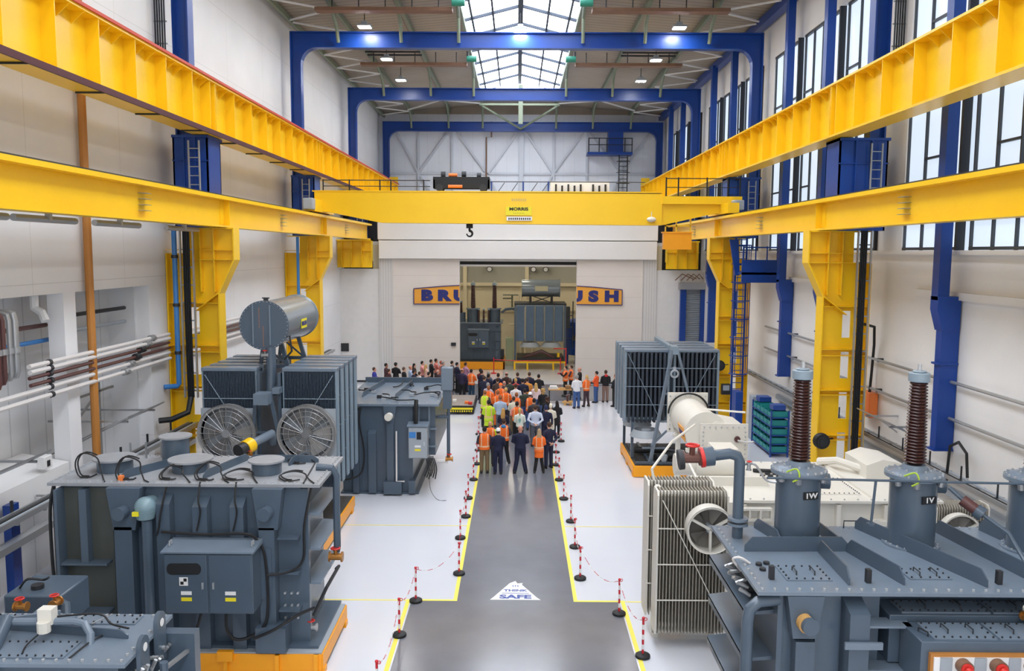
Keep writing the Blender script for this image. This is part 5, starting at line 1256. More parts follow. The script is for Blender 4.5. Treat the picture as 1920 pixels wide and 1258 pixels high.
# ================================================================== CREAM TRANSFORMER BEHIND
T = place('cream_transformer', 'cream white transformer with finned radiators and fans behind the bushing transformer', 'transformer', (7, 19.5, 0))
radiator(T, 2.9, 4.32, 16.4, 16.95, .33, 3.36, .066, M_creamd, M_cream, 3, .008, False)
radiator(T, 2.82, 4.2, 17.15, 17.75, .4, 3.36, .066, M_creamd, M_cream, 3, .008, False)
MB().bar((2.98, 16.36, 3.2), (4.0, 16.36, 1.2), .02).build('tie_rod', M_cream, T)
fan(T, (3.9, 16.36, 2.68), .47, .3, False, M_cream, 5)
MB().bx(2.95, 3.05, 17.0, 17.2, .3, 3.3).bx(2.9, 4.3, 17.0, 17.12, .1, .33).build('radiator_frame', M_cream, T)
for x in (3.0, 4.2): MB().bx(x-.06, x+.06, 17.0, 17.15, 0, .33).build('frame_foot', M_cream, T)
MB().bx(5.1, 9.6, 18.85, 22.1, .05, 2.4).build('tank', M_cream, T)
MB().bx(4.35, 5.1, 18.2, 19.2, 1.9, 2.6).build('header_box', M_cream, T)
lid(T, 4.75, 9.9, 18.7, 22.3, 2.5, .06, M_cream, .3)
MB().bx(4.3, 6.2, 19.9, 20.0, 2.5, 2.72).build('lid_beam', M_cream, T); MB().bx(8.3, 8.36, 18.8, 22.2, 2.5, 2.56).build('lid_strip', M_cream, T)
hatch(T, 6.6, 8.2, 19.2, 20.6, 2.5, False, M_cream)
for x in (5.3, 6.4, 7.5, 8.6, 9.5): MB().bx(x-.05, x+.05, 18.72, 18.85, .1, 2.4).build('stiffener', M_cream, T)
m = MB().bx(4.6, 5.9, 18.55, 18.7, 2.05, 2.1).bx(4.6, 5.9, 18.55, 18.7, 2.3, 2.35)
for k in range(6): m.bx(4.62+k*.25, 4.66+k*.25, 18.55, 18.7, 2.1, 2.3)
m.build('slotted_rail', M_cream, T)
MB().cyl((4.95, 18.4, 2.2), (5.25, 17.4, 1.9), .07, n=10).build('oil_pipe', M_cream, T); MB().cyl((5.25, 17.4, 1.9), (5.28, 17.3, 1.87), .12, n=12).build('pipe_end', M_black, T)
cable(T, [(4.75, 18.5, 2.3), (4.7, 18.4, 2.0), (4.8, 18.4, 1.7), (4.95, 18.4, 1.5)], .03)
MB().bx(8.2, 8.6, 18.6, 18.85, 1.9, 2.05).cyl((8.3, 18.55, 2.0), (8.3, 18.6, 2.0), .12, n=12).build('lid_valve', M_cream, T)
MB().cyl((4.1, 21, 2.75), (4.6, 21, 2.75), .28, n=24).cyl((4.6, 20.95, 2.75), (5.6, 20.95, 2.75), .3, n=24).build('inspection_drum', M_cream, T)
MB().prism([(5.0, 2.5), (5.9, 2.5), (5.75, 3.15), (5.15, 3.15)], 'y', 21.0, 21.8).build('bushing_hood', M_cream, T)
MB().cyl((5.35, 20.95, 2.9), (5.35, 21.0, 2.9), .17, n=18).build('dial_gauge', M_lgrey, T)
MB().tube([(2.95, 17.3, 3.36), (2.9, 17.3, 3.6), (3.6, 18.8, 3.85), (4.5, 20.5, 3.9)], .03, 6).tube([(3.9, 17.5, 3.36), (3.8, 18.5, 3.7)], .03, 6).build('conduit', M_cream, T)
m = MB()
for k in range(9): m.bc(6.3+.2*(k % 5), 20.7+.25*(k % 3), 2.53, .12, .08, .06)
m.build('loose_fitting', M_dark, T)
MB().cyl((6.2, 21.2, 2.55), (7.0, 20.8, 2.62), .05, n=8).build('black_rod', M_black, T)
MB().prism([(8.9, 2.5), (9.8, 2.5), (9.8, 2.9), (9.3, 3.0), (8.9, 2.85)], 'y', 20.6, 22.0).build('cable_duct', M_cream, T)
MB().tube([(8.2, 22.0, 2.6), (8.5, 21.5, 2.75), (9.2, 20.8, 2.6)], .1, 8).build('duct_pipe', M_cream, T)
radiator(T, 9.7, 10.9, 18.6, 19.1, .35, 2.45, .06, M_creamd, M_cream, 3, .009, False)
fan(T, (10.15, 18.55, 1.85), .45, .2, False, M_cream, 5)
MB().bx(9.9, 10.0, 18.7, 19.0, 0, .35).bx(10.6, 10.7, 18.7, 19.0, 0, .35).build('radiator_foot', M_cream, T)
# conservator vessel of the cream transformer on its own stand
V = place('cream_conservator', 'cream cylindrical vessel with square bolted end plates in front of the finned cooler', 'vessel', (5.8, 25.2, 0))
MB().lathe([(.58, 0), (.62, 0), (.62, .05), (.58, .06), (.58, 2.6), (.62, 2.62), (.62, 2.7)], (5.62, 24.1, 2.9), 'y', 36).build('shell', M_cream, V)
m = MB().bx(5.42, 6.82, 23.95, 24.02, 1.85, 3.2); m.m = 1
for k in range(8):
    for zz in (1.95, 3.1): m.cyl((5.52+k*.17, 23.92, zz), (5.52+k*.17, 23.95, zz), .025, n=6)
    m.cyl((5.5, 23.92, 2.05+k*.13), (5.5, 23.95, 2.05+k*.13), .025, n=6); m.cyl((6.74, 23.92, 2.05+k*.13), (6.74, 23.95, 2.05+k*.13), .025, n=6)
m.build('front_plate', [M_lgrey if False else M_cream, M_bolt], V)
m = MB().bx(4.95, 6.25, 26.7, 26.78, 2.35, 3.65); m.m = 1
for k in range(8):
    for zz in (2.45, 3.55): m.cyl((5.02+k*.165, 26.66, zz), (5.02+k*.165, 26.7, zz), .022, n=6)
    m.cyl((5.02, 26.66, 2.45+k*.155), (5.02, 26.7, 2.45+k*.155), .022, n=6)
m.build('rear_plate', [M_cream, M_bolt], V)
MB().tube(arc((5.62, 26.62, 2.98), .66, 0, PI, 18), .03, 6).build('black_seal', M_black, V)
MB().prism([(5.5, 2.2), (6.75, 2.2), (6.75, 3.1), (5.9, 3.25), (5.5, 3.0)], 'y', 24.02, 25.5).build('box_body', M_cream, V)
MB().cyl((5.6, 25, 3.45), (6.9, 24.6, 3.42), .03, n=8).build('rail', M_cream, V)
rotv = Matrix.Translation((5.06, 24.85, 2.75)) @ Matrix.Rotation(-PI/2, 4, 'Z') @ Matrix.Rotation(.2, 4, 'X')
p = MB().bx(-.4, .4, -.02, .0, -.22, .22).tf(rotv).build('name_plate', M_signy, V)
text_obj('lettering', 'BRUSH', .2, M_navy, rotv @ Matrix.Translation((0, -.024, 0)) @ FACE, p, .003, .012, 1.1)
for x in (5.25, 6.2):
    for y in (24.4, 26.4): MB().bx(x-.07, x+.07, y-.07, y+.07, 0, 2.4).build('stand_leg', M_cream, V)
MB().bx(5.1, 6.35, 24.3, 24.5, 2.25, 2.35).bx(5.1, 6.35, 26.3, 26.5, 2.25, 2.35).build('stand_beam', M_cream, V)
MB().cyl((6.5, 23.9, 2.75), (6.5, 23.95, 2.75), .09, n=12).build('drain_cock', M_pipe_b, V); MB().tube([(6.5, 23.88, 2.72), (6.75, 23.85, 2.68), (6.95, 23.85, 2.7)], .025, 6).build('pipe', M_pipe_w, V)

# ================================================================== RIGHT COOLER ON A YELLOW PALLET
pl = place('yellow_pallet', 'yellow pallet with ribbed black deck under the A frame cooler, right', 'pallet', (6, 31.5, 0), 'yellow pallets')
MB().bx(4.35, 7.9, 29.72, 33.4, .34, .4).build('deck', M_deck, pl)
for k in range(8): MB().bx(4.5+k*.42, 4.56+k*.42, 29.8, 33.3, .4, .43).build('deck_rib', M_dark, pl)
MB().bx(4.3, 7.95, 29.64, 29.72, .02, .42).build('end_beam', M_orangey, pl)
MB().bx(4.28, 4.36, 29.7, 33.4, .14, .42).build('side_beam', M_orangey, pl)
for y in (29.9, 31.6, 33.2): MB().bx(4.28, 4.45, y-.15, y+.15, 0, .16).build('foot', M_orangey, pl)
T = place('radiator_cooler', 'dark grey finned cooler with a steel A frame, right of the walkway', 'cooler', (6.1, 32, .42))
for k in range(4):
    y0 = 31.0+k*.85
    radiator(T, 4.12, 5.75, y0, y0+.46, 1.75, 4.55, .155, mat('cooler_fin_grey', (54, 63, 75), .4, var=.05), M_radl, 3, .04)
    radiator(T, 5.98, 7.62, y0, y0+.46, 1.75, 4.55, .155, mat('cooler_fin_grey', (54, 63, 75), .4, var=.05), M_radl, 3, .04)
MB().bar((4.2, 30.97, 4.4), (5.4, 30.97, 2.0), .02).build('tie_rod', M_radl, T); MB().bar((7.5, 30.97, 4.4), (6.6, 30.97, 2.7), .02).build('tie_rod', M_radl, T)
MB().bx(5.78, 5.95, 30.9, 34.6, 4.45, 4.68).build('top_manifold', M_radl, T)
MB().bc(5.85, 30.6, 4.6, .26, .5, .3).build('apex_block', M_radl, T)
MB().bar((5.75, 30.4, 4.6), (4.95, 30.0, .45), .1).bar((5.95, 30.4, 4.6), (6.75, 30.4, 1.6), .09).build('frame_leg', M_grey_top, T)
for z, a, b in ((3.95, 5.6, 6.12), (3.0, 5.42, 6.35), (1.95, 5.22, 6.6), (.95, 4.7, 5.6)): MB().bar((a, 30.3, z), (b, 30.3, z), .06).build('cross_bar', M_grey_top, T)
MB().bar((4.98, 30.0, .5), (5.3, 31.0, 1.5), .06).bar((4.98, 30, 1.1), (5.6, 30.3, 1.6), .06).build('brace', M_grey_top, T)
MB().tube(arc((5.83, 30.25, 3.75), .13, 0, 2*PI, 16)[:-1], .04, 8, closed=True).cyl((5.83, 30.3, 4.0), (5.83, 30.3, 3.85), .07, n=10).build('lifting_ring', M_lgrey, T)
for c, r in (((4.75, 32.0, 1.5), .55), ((4.9, 30.75, 1.35), .6), ((7.0, 32, 1.5), .55)):
    f = MB().lathe([(r*.75, .22), (r, 0), (r*1.02, -.04), (r*.8, .2)], c, 'z', 28, close=False).build('fan_cowl', M_lgrey, T); MB().cyl((c[0], c[1], c[2]-.05), (c[0], c[1], c[2]+.2), r*.3, n=14).build('fan_motor', M_lgrey, f)
for x, y in ((4.4, 30.9), (4.4, 33.2), (7.5, 30.9), (7.5, 33.2), (5.0, 30.0)): MB().bx(x-.05, x+.05, y-.05, y+.05, .43, 1.8 if y > 30.5 else .6).build('leg', M_grey, T)
MB().bx(4.4, 7.6, 29.85, 29.95, .43, .52).bx(4.9, 5.0, 29.9, 33.2, .43, .5).build('base_frame', M_grey, T)
MB().tube([(4.6, 31.5, .58), (5.6, 31.2, .66), (6.6, 30.9, .6)], .12, 10).build('coiled_pipe', M_dark, T); MB().tube([(5.2, 30.2, .6), (5.9, 30.5, .64), (6.5, 30.2, .6)], .14, 10).build('pipe_bend', M_dark, T)
MB().cyl((5.45, 29.98, .6), (5.6, 30.4, .62), .11, n=12).build('pipe_mouth', M_lgrey, T)
# ================================================================== TRANSFORMERS INSIDE THE TEST BAY
T = place('bay_transformer', 'dark grey transformer with two brown bushings inside the test bay, left of the doorway', 'transformer', (-2.4, 58.5, .6))
MB().bx(-4.6, -1.15, 57.9, 60.5, .62, 3.2).build('tank', M_grey, T)
lid(T, -4.7, -1.0, 57.7, 60.7, 3.25, .06, bolts=False)
for x in (-3.3, -2.5, -1.5): channel(T, x, x+.22, 57.9, .15, .62, 3.0)
for z in (2.6, 1.9, 1.3): MB().bx(-1.75, -1.1, 57.75, 57.9, z, z+.04).build('ledge', M_grey, T)
cabinet(T, -3.4, -1.95, 57.35, 57.8, 1.5, 2.75)
for x in (-3.12, -1.6):
    t = MB().cyl((x, 58.6, 3.25), (x, 58.6, 4.2), .42, n=20).build('turret', M_grey, T); MB().cyl((x, 58.6, 4.14), (x, 58.6, 4.22), .5, n=20).build('turret_cover', M_grey_top, t)
    bushing(t, x, 58.6, 4.22, 6.0, .19, 14)
t = MB().cyl((-4.0, 58.6, 3.25), (-4.0, 58.6, 3.9), .35, n=18).build('turret', M_grey, T); bushing(t, -4.0, 58.6, 3.9, 4.7, .15, 8)
for x in (-2.7, -2.35, -2.0): bushing(T, x, 58.2, 3.25, 4.2, .09, 8)
MB().tube([(-1.1, 58.4, 3.9), (-.8, 58.4, 4.15), (-.4, 58.3, 4.2), (.1, 58.4, 4.15)], .1, 8).build('oil_pipe', M_grey, T)
MB().bx(-1.15, -.9, 57.9, 58.6, .8, 1.3).build('radiator_stub', M_dark, T)
pl = place('yellow_pallet', 'yellow pallet under the bay transformer with brown bushings', 'pallet', (-2.6, 59, 0), 'yellow pallets')
MB().bx(-4.8, -.95, 57.3, 60.9, .5, .6).build('deck', M_deck, pl); MB().bx(-4.8, -.85, 57.2, 57.3, .02, .55).build('side_beam', M_orangey, pl); MB().bx(-.95, -.85, 57.2, 60.9, .02, .55).build('end_beam', M_orangey, pl)
T = place('bay_cooler', 'grey five panel radiator cooler with a drum conservator inside the test bay', 'cooler', (1.6, 58.5, .6))
for k in range(5):
    x0 = -.02+k*.665
    r = radiator(T, x0, x0+.58, 57.46, 58.0, 1.95, 4.5, .06, M_radd, M_radl, 0); MB().bx(x0, x0+.53, 57.4, 57.45, 2.0, 4.46).build('face_panel', mat('bay_radiator_grey', (84, 106, 130), .4, var=.08), r, bevel=.02)
MB().bx(-.2, 3.45, 57.5, 60.5, 4.5, 4.62).build('top_frame', M_dark, T)
for x in (-.12, 3.35): MB().bx(x-.07, x+.07, 57.5, 57.7, .6, 4.5).build('frame_post', M_grey, T)
for x in (.9, 2.4): MB().lathe([(.5, .25), (.72, 0), (.74, -.05)], (x, 57.7, 1.65), 'z', 24).build('fan_cowl', M_lgrey, T)
cn = MB().lathe([(.6, 0), (.63, 0), (.63, .06), (.6, .07), (.6, 2.6), (.63, 2.62), (.63, 2.7)], (.33, 58.5, 5.66), 'x', 30).build('conservator', MATS['conservator_grey'], T)
MB().bx(1.25, 2.15, 57.84, 57.88, 5.48, 5.82).build('name_plate', mat('pale_plate', (196, 190, 160), .5), cn)
for x in (.95, 2.45): MB().bx(x-.08, x+.08, 58.3, 58.7, 4.6, 5.15).build('saddle', M_dark, T)
MB().bar((1.1, 58.4, 5.1), (2.4, 58.4, 4.65), .06).bar((1.1, 58.4, 4.65), (2.4, 58.4, 5.1), .06).build('saddle_brace', M_dark, T)
MB().tube([(.4, 57.6, .8), (1.2, 57.5, 1.1), (1.7, 57.5, 1.3), (2.6, 57.5, .85)], .12, 8).build('pipe_bend', M_pipe_b, T)
MB().bx(0, 3.3, 57.4, 60, .62, .85).build('base_frame', M_dark, T)
MB().cyl((2.9, 57.35, .9), (2.9, 57.35, 1.2), .1, n=10).build('yellow_pump', M_yel, T)
m = MB()
for k in range(3): m.cyl((3.5+.0*k, 57.5, 2.2+.8*k), (3.9, 57.5, 2.2+.8*k), .03, n=6)
m.cyl((3.9, 57.5, 1.5), (3.9, 57.5, 4.8), .04, n=6).bx(3.46, 3.7, 57.5, 58.2, 2.9, 4.4)
m.build('side_pipework', M_dark, T)
MB().tube([(-1.0, 57.9, 4.95), (-.4, 57.9, 4.95)], .05, 6).bx(-1.0, .1, 57.9, 58.3, 5.15, 5.22).cyl((-.35, 58.1, 4.3), (-.35, 58.1, 5.15), .06, n=8).build('top_pipework', mat('olive_steel', (96, 100, 78), .5), T)
pl = place('yellow_pallet', 'open yellow pallet frame under the five panel cooler in the test bay', 'pallet', (1.6, 58.5, 0), 'yellow pallets')
MB().bx(-.2, 3.45, 57.2, 60.4, .48, .6).build('top_frame', M_yel, pl)
for x in (-.15, .75, 2.55, 3.4): MB().bx(x-.06, x+.06, 57.2, 57.35, 0, .48).build('leg', M_yel, pl)
d = place('oil_tank', 'blue oil tank inside the test bay right of the cooler', 'tank', (4.6, 61, 0))
MB().cyl((4.9, 61, .7), (4.9, 61, 3.1), 1.35, n=30).cyl((4.9, 61, 3.1), (4.9, 61, 3.3), 1.35, .8, n=30).build('vessel', M_bluebox, d)
for a in (3.4, 4.2, 5, .5): MB().cyl((4.9+1.2*math.cos(a), 61+1.2*math.sin(a), 0), (4.9+1.2*math.cos(a), 61+1.2*math.sin(a), .75), .08, n=8).build('leg', M_bluebox, d)
MB().cyl((4.3, 59.7, 2.0), (4.3, 59.6, 2.0), .25, n=14).build('manhole', M_dark, d)
g = place('pump_cabinet', 'pale green pump cabinet between the two transformers in the test bay', 'cabinet', (-.5, 60, 0))
MB().bx(-.8, -.25, 59.5, 60.3, 0, 2.0).build('case', mat('pale_green_paint', (196, 206, 164), .5), g, bevel=.03); MB().bx(-.75, -.3, 59.46, 59.5, .3, 1.8).build('door', mat('pale_green_paint', (196, 206, 164), .5), g)
w = place('bay_pipework', 'pale vertical pipes on the back wall of the test bay beside the pillar', 'pipes', (0, 63.8, 0))
for x in (.3, .62, 1.2): MB().cyl((x, 63.9, 0), (x, 63.9, 5.0), .09, n=10).build('riser', M_beige, w)
MB().cyl((-.6, 63.9, 2.6), (1.2, 63.9, 2.6), .07, n=8).cyl((-.6, 63.9, 4.4), (1.2, 63.9, 4.4), .07, n=8).build('cross_pipe', M_beige, w)
s = place('red_stand', 'red painted safety barrier stand in the doorway right of the bay cooler', 'stand', (3.35, 56.0, 0))
MB().bar((3.1, 56, .02), (3.6, 56, .02), .06).bar((3.35, 55.8, .02), (3.35, 56.2, .02), .06).bar((3.35, 56, 0), (3.35, 56, 1.7), .07).bar((2.5, 56, 1.65), (3.35, 56, 1.65), .06).build('stand_frame', M_redhandle, s)
m = MB().tube([(-1.6, 55.4, .95), (0, 55.4, .88), (1.6, 55.4, .9), (3.0, 55.4, .95)], .025, 6)
rp = place('barrier_rail', 'thin red and white rail across the test bay doorway', 'barrier', (.7, 55.4, 0)); m.build('rail', M_polered, rp)
for x in (-1.55, 2.95): MB().cyl((x, 55.4, 0), (x, 55.4, 1.1), .035, n=8).cyl((x, 55.4, 0), (x, 55.4, .05), .2, n=14).build('rail_post', M_polered, rp)

# ================================================================== FLOOR SIGN
sg = place('floor_sign', 'white triangular floor sign reading THINK SAFE on the grey walkway', 'sign', (0, 19.3, 0))
m = MB().prism([(-.6, 18.83), (.6, 18.83), (.52, 18.95), (.16, 19.72), (.18, 19.83), (.05, 19.8), (0, 19.95), (-.14, 19.82), (-.52, 18.98)], 'z', .006, .012)
m.build('sign_panel', M_wlab, sg)
FL = Matrix.Identity(4)
text_obj('lettering', 'SAFE', .29, mat('sign_blue', (60, 84, 160), .5), Matrix.Translation((0, 18.99, .0135)), sg, .001, .012, 1.25)
text_obj('lettering', 'THINK', .17, MATS['sign_blue'], Matrix.Translation((0, 19.36, .0135)), sg, .001, .006, 1.1)
MB().bx(-.33, .33, 19.19, 19.215, .012, .0138).build('rule', MATS['sign_blue'], sg)
m = MB()
for x in (-.06, .0, .06): m.bx(x-.012, x+.012, 19.6, 19.68, .012, .0138)
m.build('emblem_marks', MATS['sign_blue'], sg)

# ================================================================== CHAIN BARRIER
def post():
    t = thing('barrier_post', '', 'barrier post', 'red and white barrier posts')
    MB().lathe([(.15, 0), (.155, .015), (.15, .05), (.12, .07), (.05, .08)], (0, 0, 0), 'z', 20).build('base', M_black, t)
    m = MB()
    for k in range(7):
        m.m = k % 2; m.cyl((0, 0, .06+k*.105), (0, 0, .06+(k+1)*.105), .024, n=10)
    m.build('pole', [M_polered, M_polewhite], t)
    MB().sphere((0, 0, .82), .035, .035, .03, 10, 6).tube(arc((.045, 0, .8), .03, 0, 2*PI, 8)[:-1], .008, 5, closed=True).build('cap', M_polered, t)
    return t
L = [(-2.5, 14.25), (-2.48, 16.95), (-2.34, 18.7), (-1.44, 20.37), (-1.59, 23.01), (-1.55, 24.94), (-1.59, 26.86), (-1.53, 29.11), (-1.52, 31.32), (-1.57, 33.56), (-1.69, 36.57), (-1.75, 40.16)]
R = [(2.6, 16.11), (2.36, 18.09), (1.63, 20.12), (1.65, 22.35), (1.68, 24.55), (1.59, 26.86), (1.55, 29.15), (1.53, 31.26), (1.64, 33.29), (1.95, 35.3)]
proto = post(); first = True
for side, S in (('left', L), ('right', R)):
    for k, (x, y) in enumerate(S):
        lab = 'red and white barrier post on a black base, %s from the camera, %s walkway edge' % (ORD[k], side)
        if first: proto.location = (x, y, .007); proto['label'] = lab; first = False
        else: inst(proto, (x, y, .007 if abs(x) < 2.5 else .007), .3*k, lab)
    for k in range(len(S)-1):
        (x0, y0), (x1, y1) = S[k], S[k+1]; n = 24; m = MB(); P = []
        dl = math.hypot(x1-x0, y1-y0); sag = min(.4, .14*dl)
        for j in range(n+1):
            t = j/n; P.append((x0+(x1-x0)*t, y0+(y1-y0)*t, .8-sag*4*t*(1-t)))
        for j in range(n):
            m.m = (j//3) % 2
            a, b = Vector(P[j]), Vector(P[j+1]); mid = (a+b)/2; d = (b-a)/2*1.05; q = Vector((0, 0, .011)) if j % 2 else Vector((.011, 0, 0))
            m.tube([a, mid-q*.9-d*.3, mid-q*.9+d*.3, b, mid+q*.9+d*.3, mid+q*.9-d*.3], .0045, 4, closed=True)
        tag(m.build('barrier_chain', [M_polered, M_polewhite]), 'sagging plastic chain, %s span from the camera along the %s walkway edge' % (ORD[k], side), 'chain', 'barrier chains')

# ================================================================== TROLLEY AND TABLES BY THE CROWD
t = place('low_trolley', 'low grey platform trolley with a yellow and black edge, left of the crowd', 'trolley', (-2.95, 42.8, 0))
MB().bx(-3.85, -2.2, 41.2, 44.3, .36, .46).build('platform', mat('worn_grey_deck', (150, 140, 132), .7, var=.1), t)
MB().bx(-3.85, -2.2, 41.14, 41.2, .12, .44).build('black_edge', M_black, t); MB().bx(-3.85, -2.2, 41.12, 41.14, .26, .36).build('yellow_stripe', M_label_y, t)
m = MB()
for k in range(14): m.bx(-3.8+k*.115, -3.74+k*.115, 41.12, 41.14, .14, .22)
m.build('yellow_checks', M_label_y, t)
MB().bx(-2.2, -2.14, 41.2, 44.3, .12, .44).build('side_edge', M_dark, t)
for x in (-3.6, -2.45):
    for y in (41.5, 44.0): MB().cyl((x-.06, y, .14), (x+.06, y, .14), .13, n=12).build('wheel', M_black, t)
for k, (x, y, mt, nm) in enumerate(((-2.35, 41.5, M_redhandle, 'small red block'), (-2.55, 41.7, M_orange, 'small orange block'), (-3.2, 42.2, M_wlab, 'small white block'))):
    tag(MB().bc(x, y, .53, .2, .16, .14).build('block', mt, bevel=.02), nm + ' lying on the low platform trolley', 'block')
t = place('work_table', 'thin legged table with pale boards in the open space right of the crowd', 'table', (2.25, 44.8, 0))
MB().bx(1.75, 3.0, 44.4, 45.1, .72, .76).build('table_top', M_wood, t)
for x in (1.8, 2.95):
    for y in (44.45, 45.05): MB().cyl((x, y, 0), (x, y, .72), .02, n=6).build('leg', M_dark, t)
tag(MB().bx(1.8, 2.25, 44.5, 44.9, .762, .86).bx(1.82, 2.2, 44.5, 44.85, .862, .93).build('white_box', M_wlab, bevel=.01), 'white box on the left end of the thin legged table', 'box')
tag(MB().bx(2.35, 2.6, 44.5, 44.8, .762, .82).build('wood_tray', M_wood), 'pale wooden tray in the middle of the thin legged table', 'tray')
tag(MB().bx(2.66, 2.95, 44.5, 44.9, .762, .95).build('brown_crate', mat('brown_crate', (150, 116, 76), .6)), 'brown crate on the right end of the thin legged table', 'crate')
t = place('wooden_stool', 'low bare wood pallet with a dark tool on it, beside the man in jeans', 'pallet', (2.75, 44.0, 0))
MB().prism([(2.45, 43.9), (2.95, 43.75), (3.05, 44.2), (2.6, 44.25)], 'z', .12, .2).build('top_board', M_wood, t)
MB().bx(2.55, 2.65, 43.85, 44.2, 0, .12).bx(2.85, 2.95, 43.85, 44.2, 0, .12).build('skid', M_wood, t)
tag(MB().cyl((2.75, 44.0, .2), (2.75, 44.0, .5), .06, n=8).cyl((2.65, 44.0, .5), (2.88, 44.0, .55), .05, n=8).build('hand_tool', M_pipe_b), 'dark hand tool standing on the low wooden pallet', 'tool')
# ================================================================== PEOPLE
SKIN = [mat('skin_fair', (224, 176, 152), .5), mat('skin_rosy', (214, 152, 130), .5), mat('skin_tan', (176, 122, 92), .5), mat('skin_brown', (112, 74, 56), .5)]
M_eye = mat('eye_dark', (40, 30, 28), .3); M_lip = mat('lip', (170, 92, 86), .5)
M_shoe = mat('shoe_black', (28, 26, 28), .45)
M_band = mat('reflective_band', (244, 196, 158), .4)
CC = {}
def cloth(rgb):
    if rgb not in CC: CC[rgb] = mat('cloth_%02x%02x%02x' % rgb, rgb, .8)
    return CC[rgb]
def loft(m, rings, n=14):
    """rings: (x, y, z, rx, ry), level ellipses"""
    b = len(m.v)
    for x, y, z, rx, ry in rings:
        for j in range(n): t = 2*PI*j/n; m.v.append((x+rx*math.cos(t), y+ry*math.sin(t), z))
    for i in range(len(rings)-1):
        for j in range(n): j2 = (j+1) % n; m.face([b+i*n+j, b+i*n+j2, b+(i+1)*n+j2, b+(i+1)*n+j])
    m.face([b+j for j in range(n)][::-1]); k = b+(len(rings)-1)*n; m.face([k+j for j in range(n)])
def remesh(m, vox, smooth=2):
    o = m.build('remesh_source', M_eye); r = o.modifiers.new('r', 'REMESH'); r.mode = 'VOXEL'; r.voxel_size = vox; r.use_smooth_shade = True
    s = o.modifiers.new('s', 'SMOOTH'); s.factor = .5; s.iterations = smooth
    dg = bpy.context.evaluated_depsgraph_get(); dg.update()
    me = bpy.data.meshes.new_from_object(o.evaluated_get(dg)); me.materials.clear()
    bpy.data.objects.remove(o); return me
POSE = {
 'down':   [((.26, -.03, 1.15), (.27, .05, .89), (.0, .03, -1)), ((-.26, -.03, 1.15), (-.27, .05, .89), (0, .03, -1))],
 'cross':  [((.27, .06, 1.17), (-.02, .21, 1.2), (-1, .15, .1)), ((-.27, .06, 1.17), (.04, .19, 1.13), (1, .1, .1))],
 'behind': [((.28, -.1, 1.14), (.06, -.19, .97), (-1, -.1, -.5)), ((-.28, -.1, 1.14), (-.05, -.2, 1.0), (1, -.1, -.6))],
 'phone':  [((.22, .17, 1.2), (.07, .34, 1.4), (-.2, .25, 1)), ((-.22, .17, 1.2), (-.06, .34, 1.4), (.2, .25, 1))],
 'clasp':  [((.26, .01, 1.15), (.06, .2, 1.02), (-.9, .3, -.4)), ((-.26, .01, 1.15), (-.05, .2, 1.0), (.9, .3, -.4))],
 'wave':   [((.26, .02, 1.15), (.12, .24, 1.2), (-.3, .6, .5)), ((-.26, -.03, 1.15), (-.27, .05, .89), (0, .03, -1))],
}
LEGS = {'even': ((.1, .0, .11), (.1, .0, .11)), 'wide': ((.14, .0, .19), (.13, -.02, .18)), 'step': ((.1, .1, .11), (.1, -.12, .12))}
def leg_pts(st, s):
    kx, fy, ax = st
    return [(s*.085, 0, .93), (s*(.09+kx*.15), fy*.4+.015, .5), (s*ax, fy, .09)]
HEAD = [(0, .015, 1.515, .03, .04), (0, .022, 1.53, .05, .068), (0, .015, 1.56, .064, .083), (0, .008, 1.6, .072, .093), (0, .0, 1.65, .076, .098), (0, -.006, 1.69, .074, .095), (0, -.01, 1.725, .06, .078), (0, -.012, 1.748, .03, .04)]
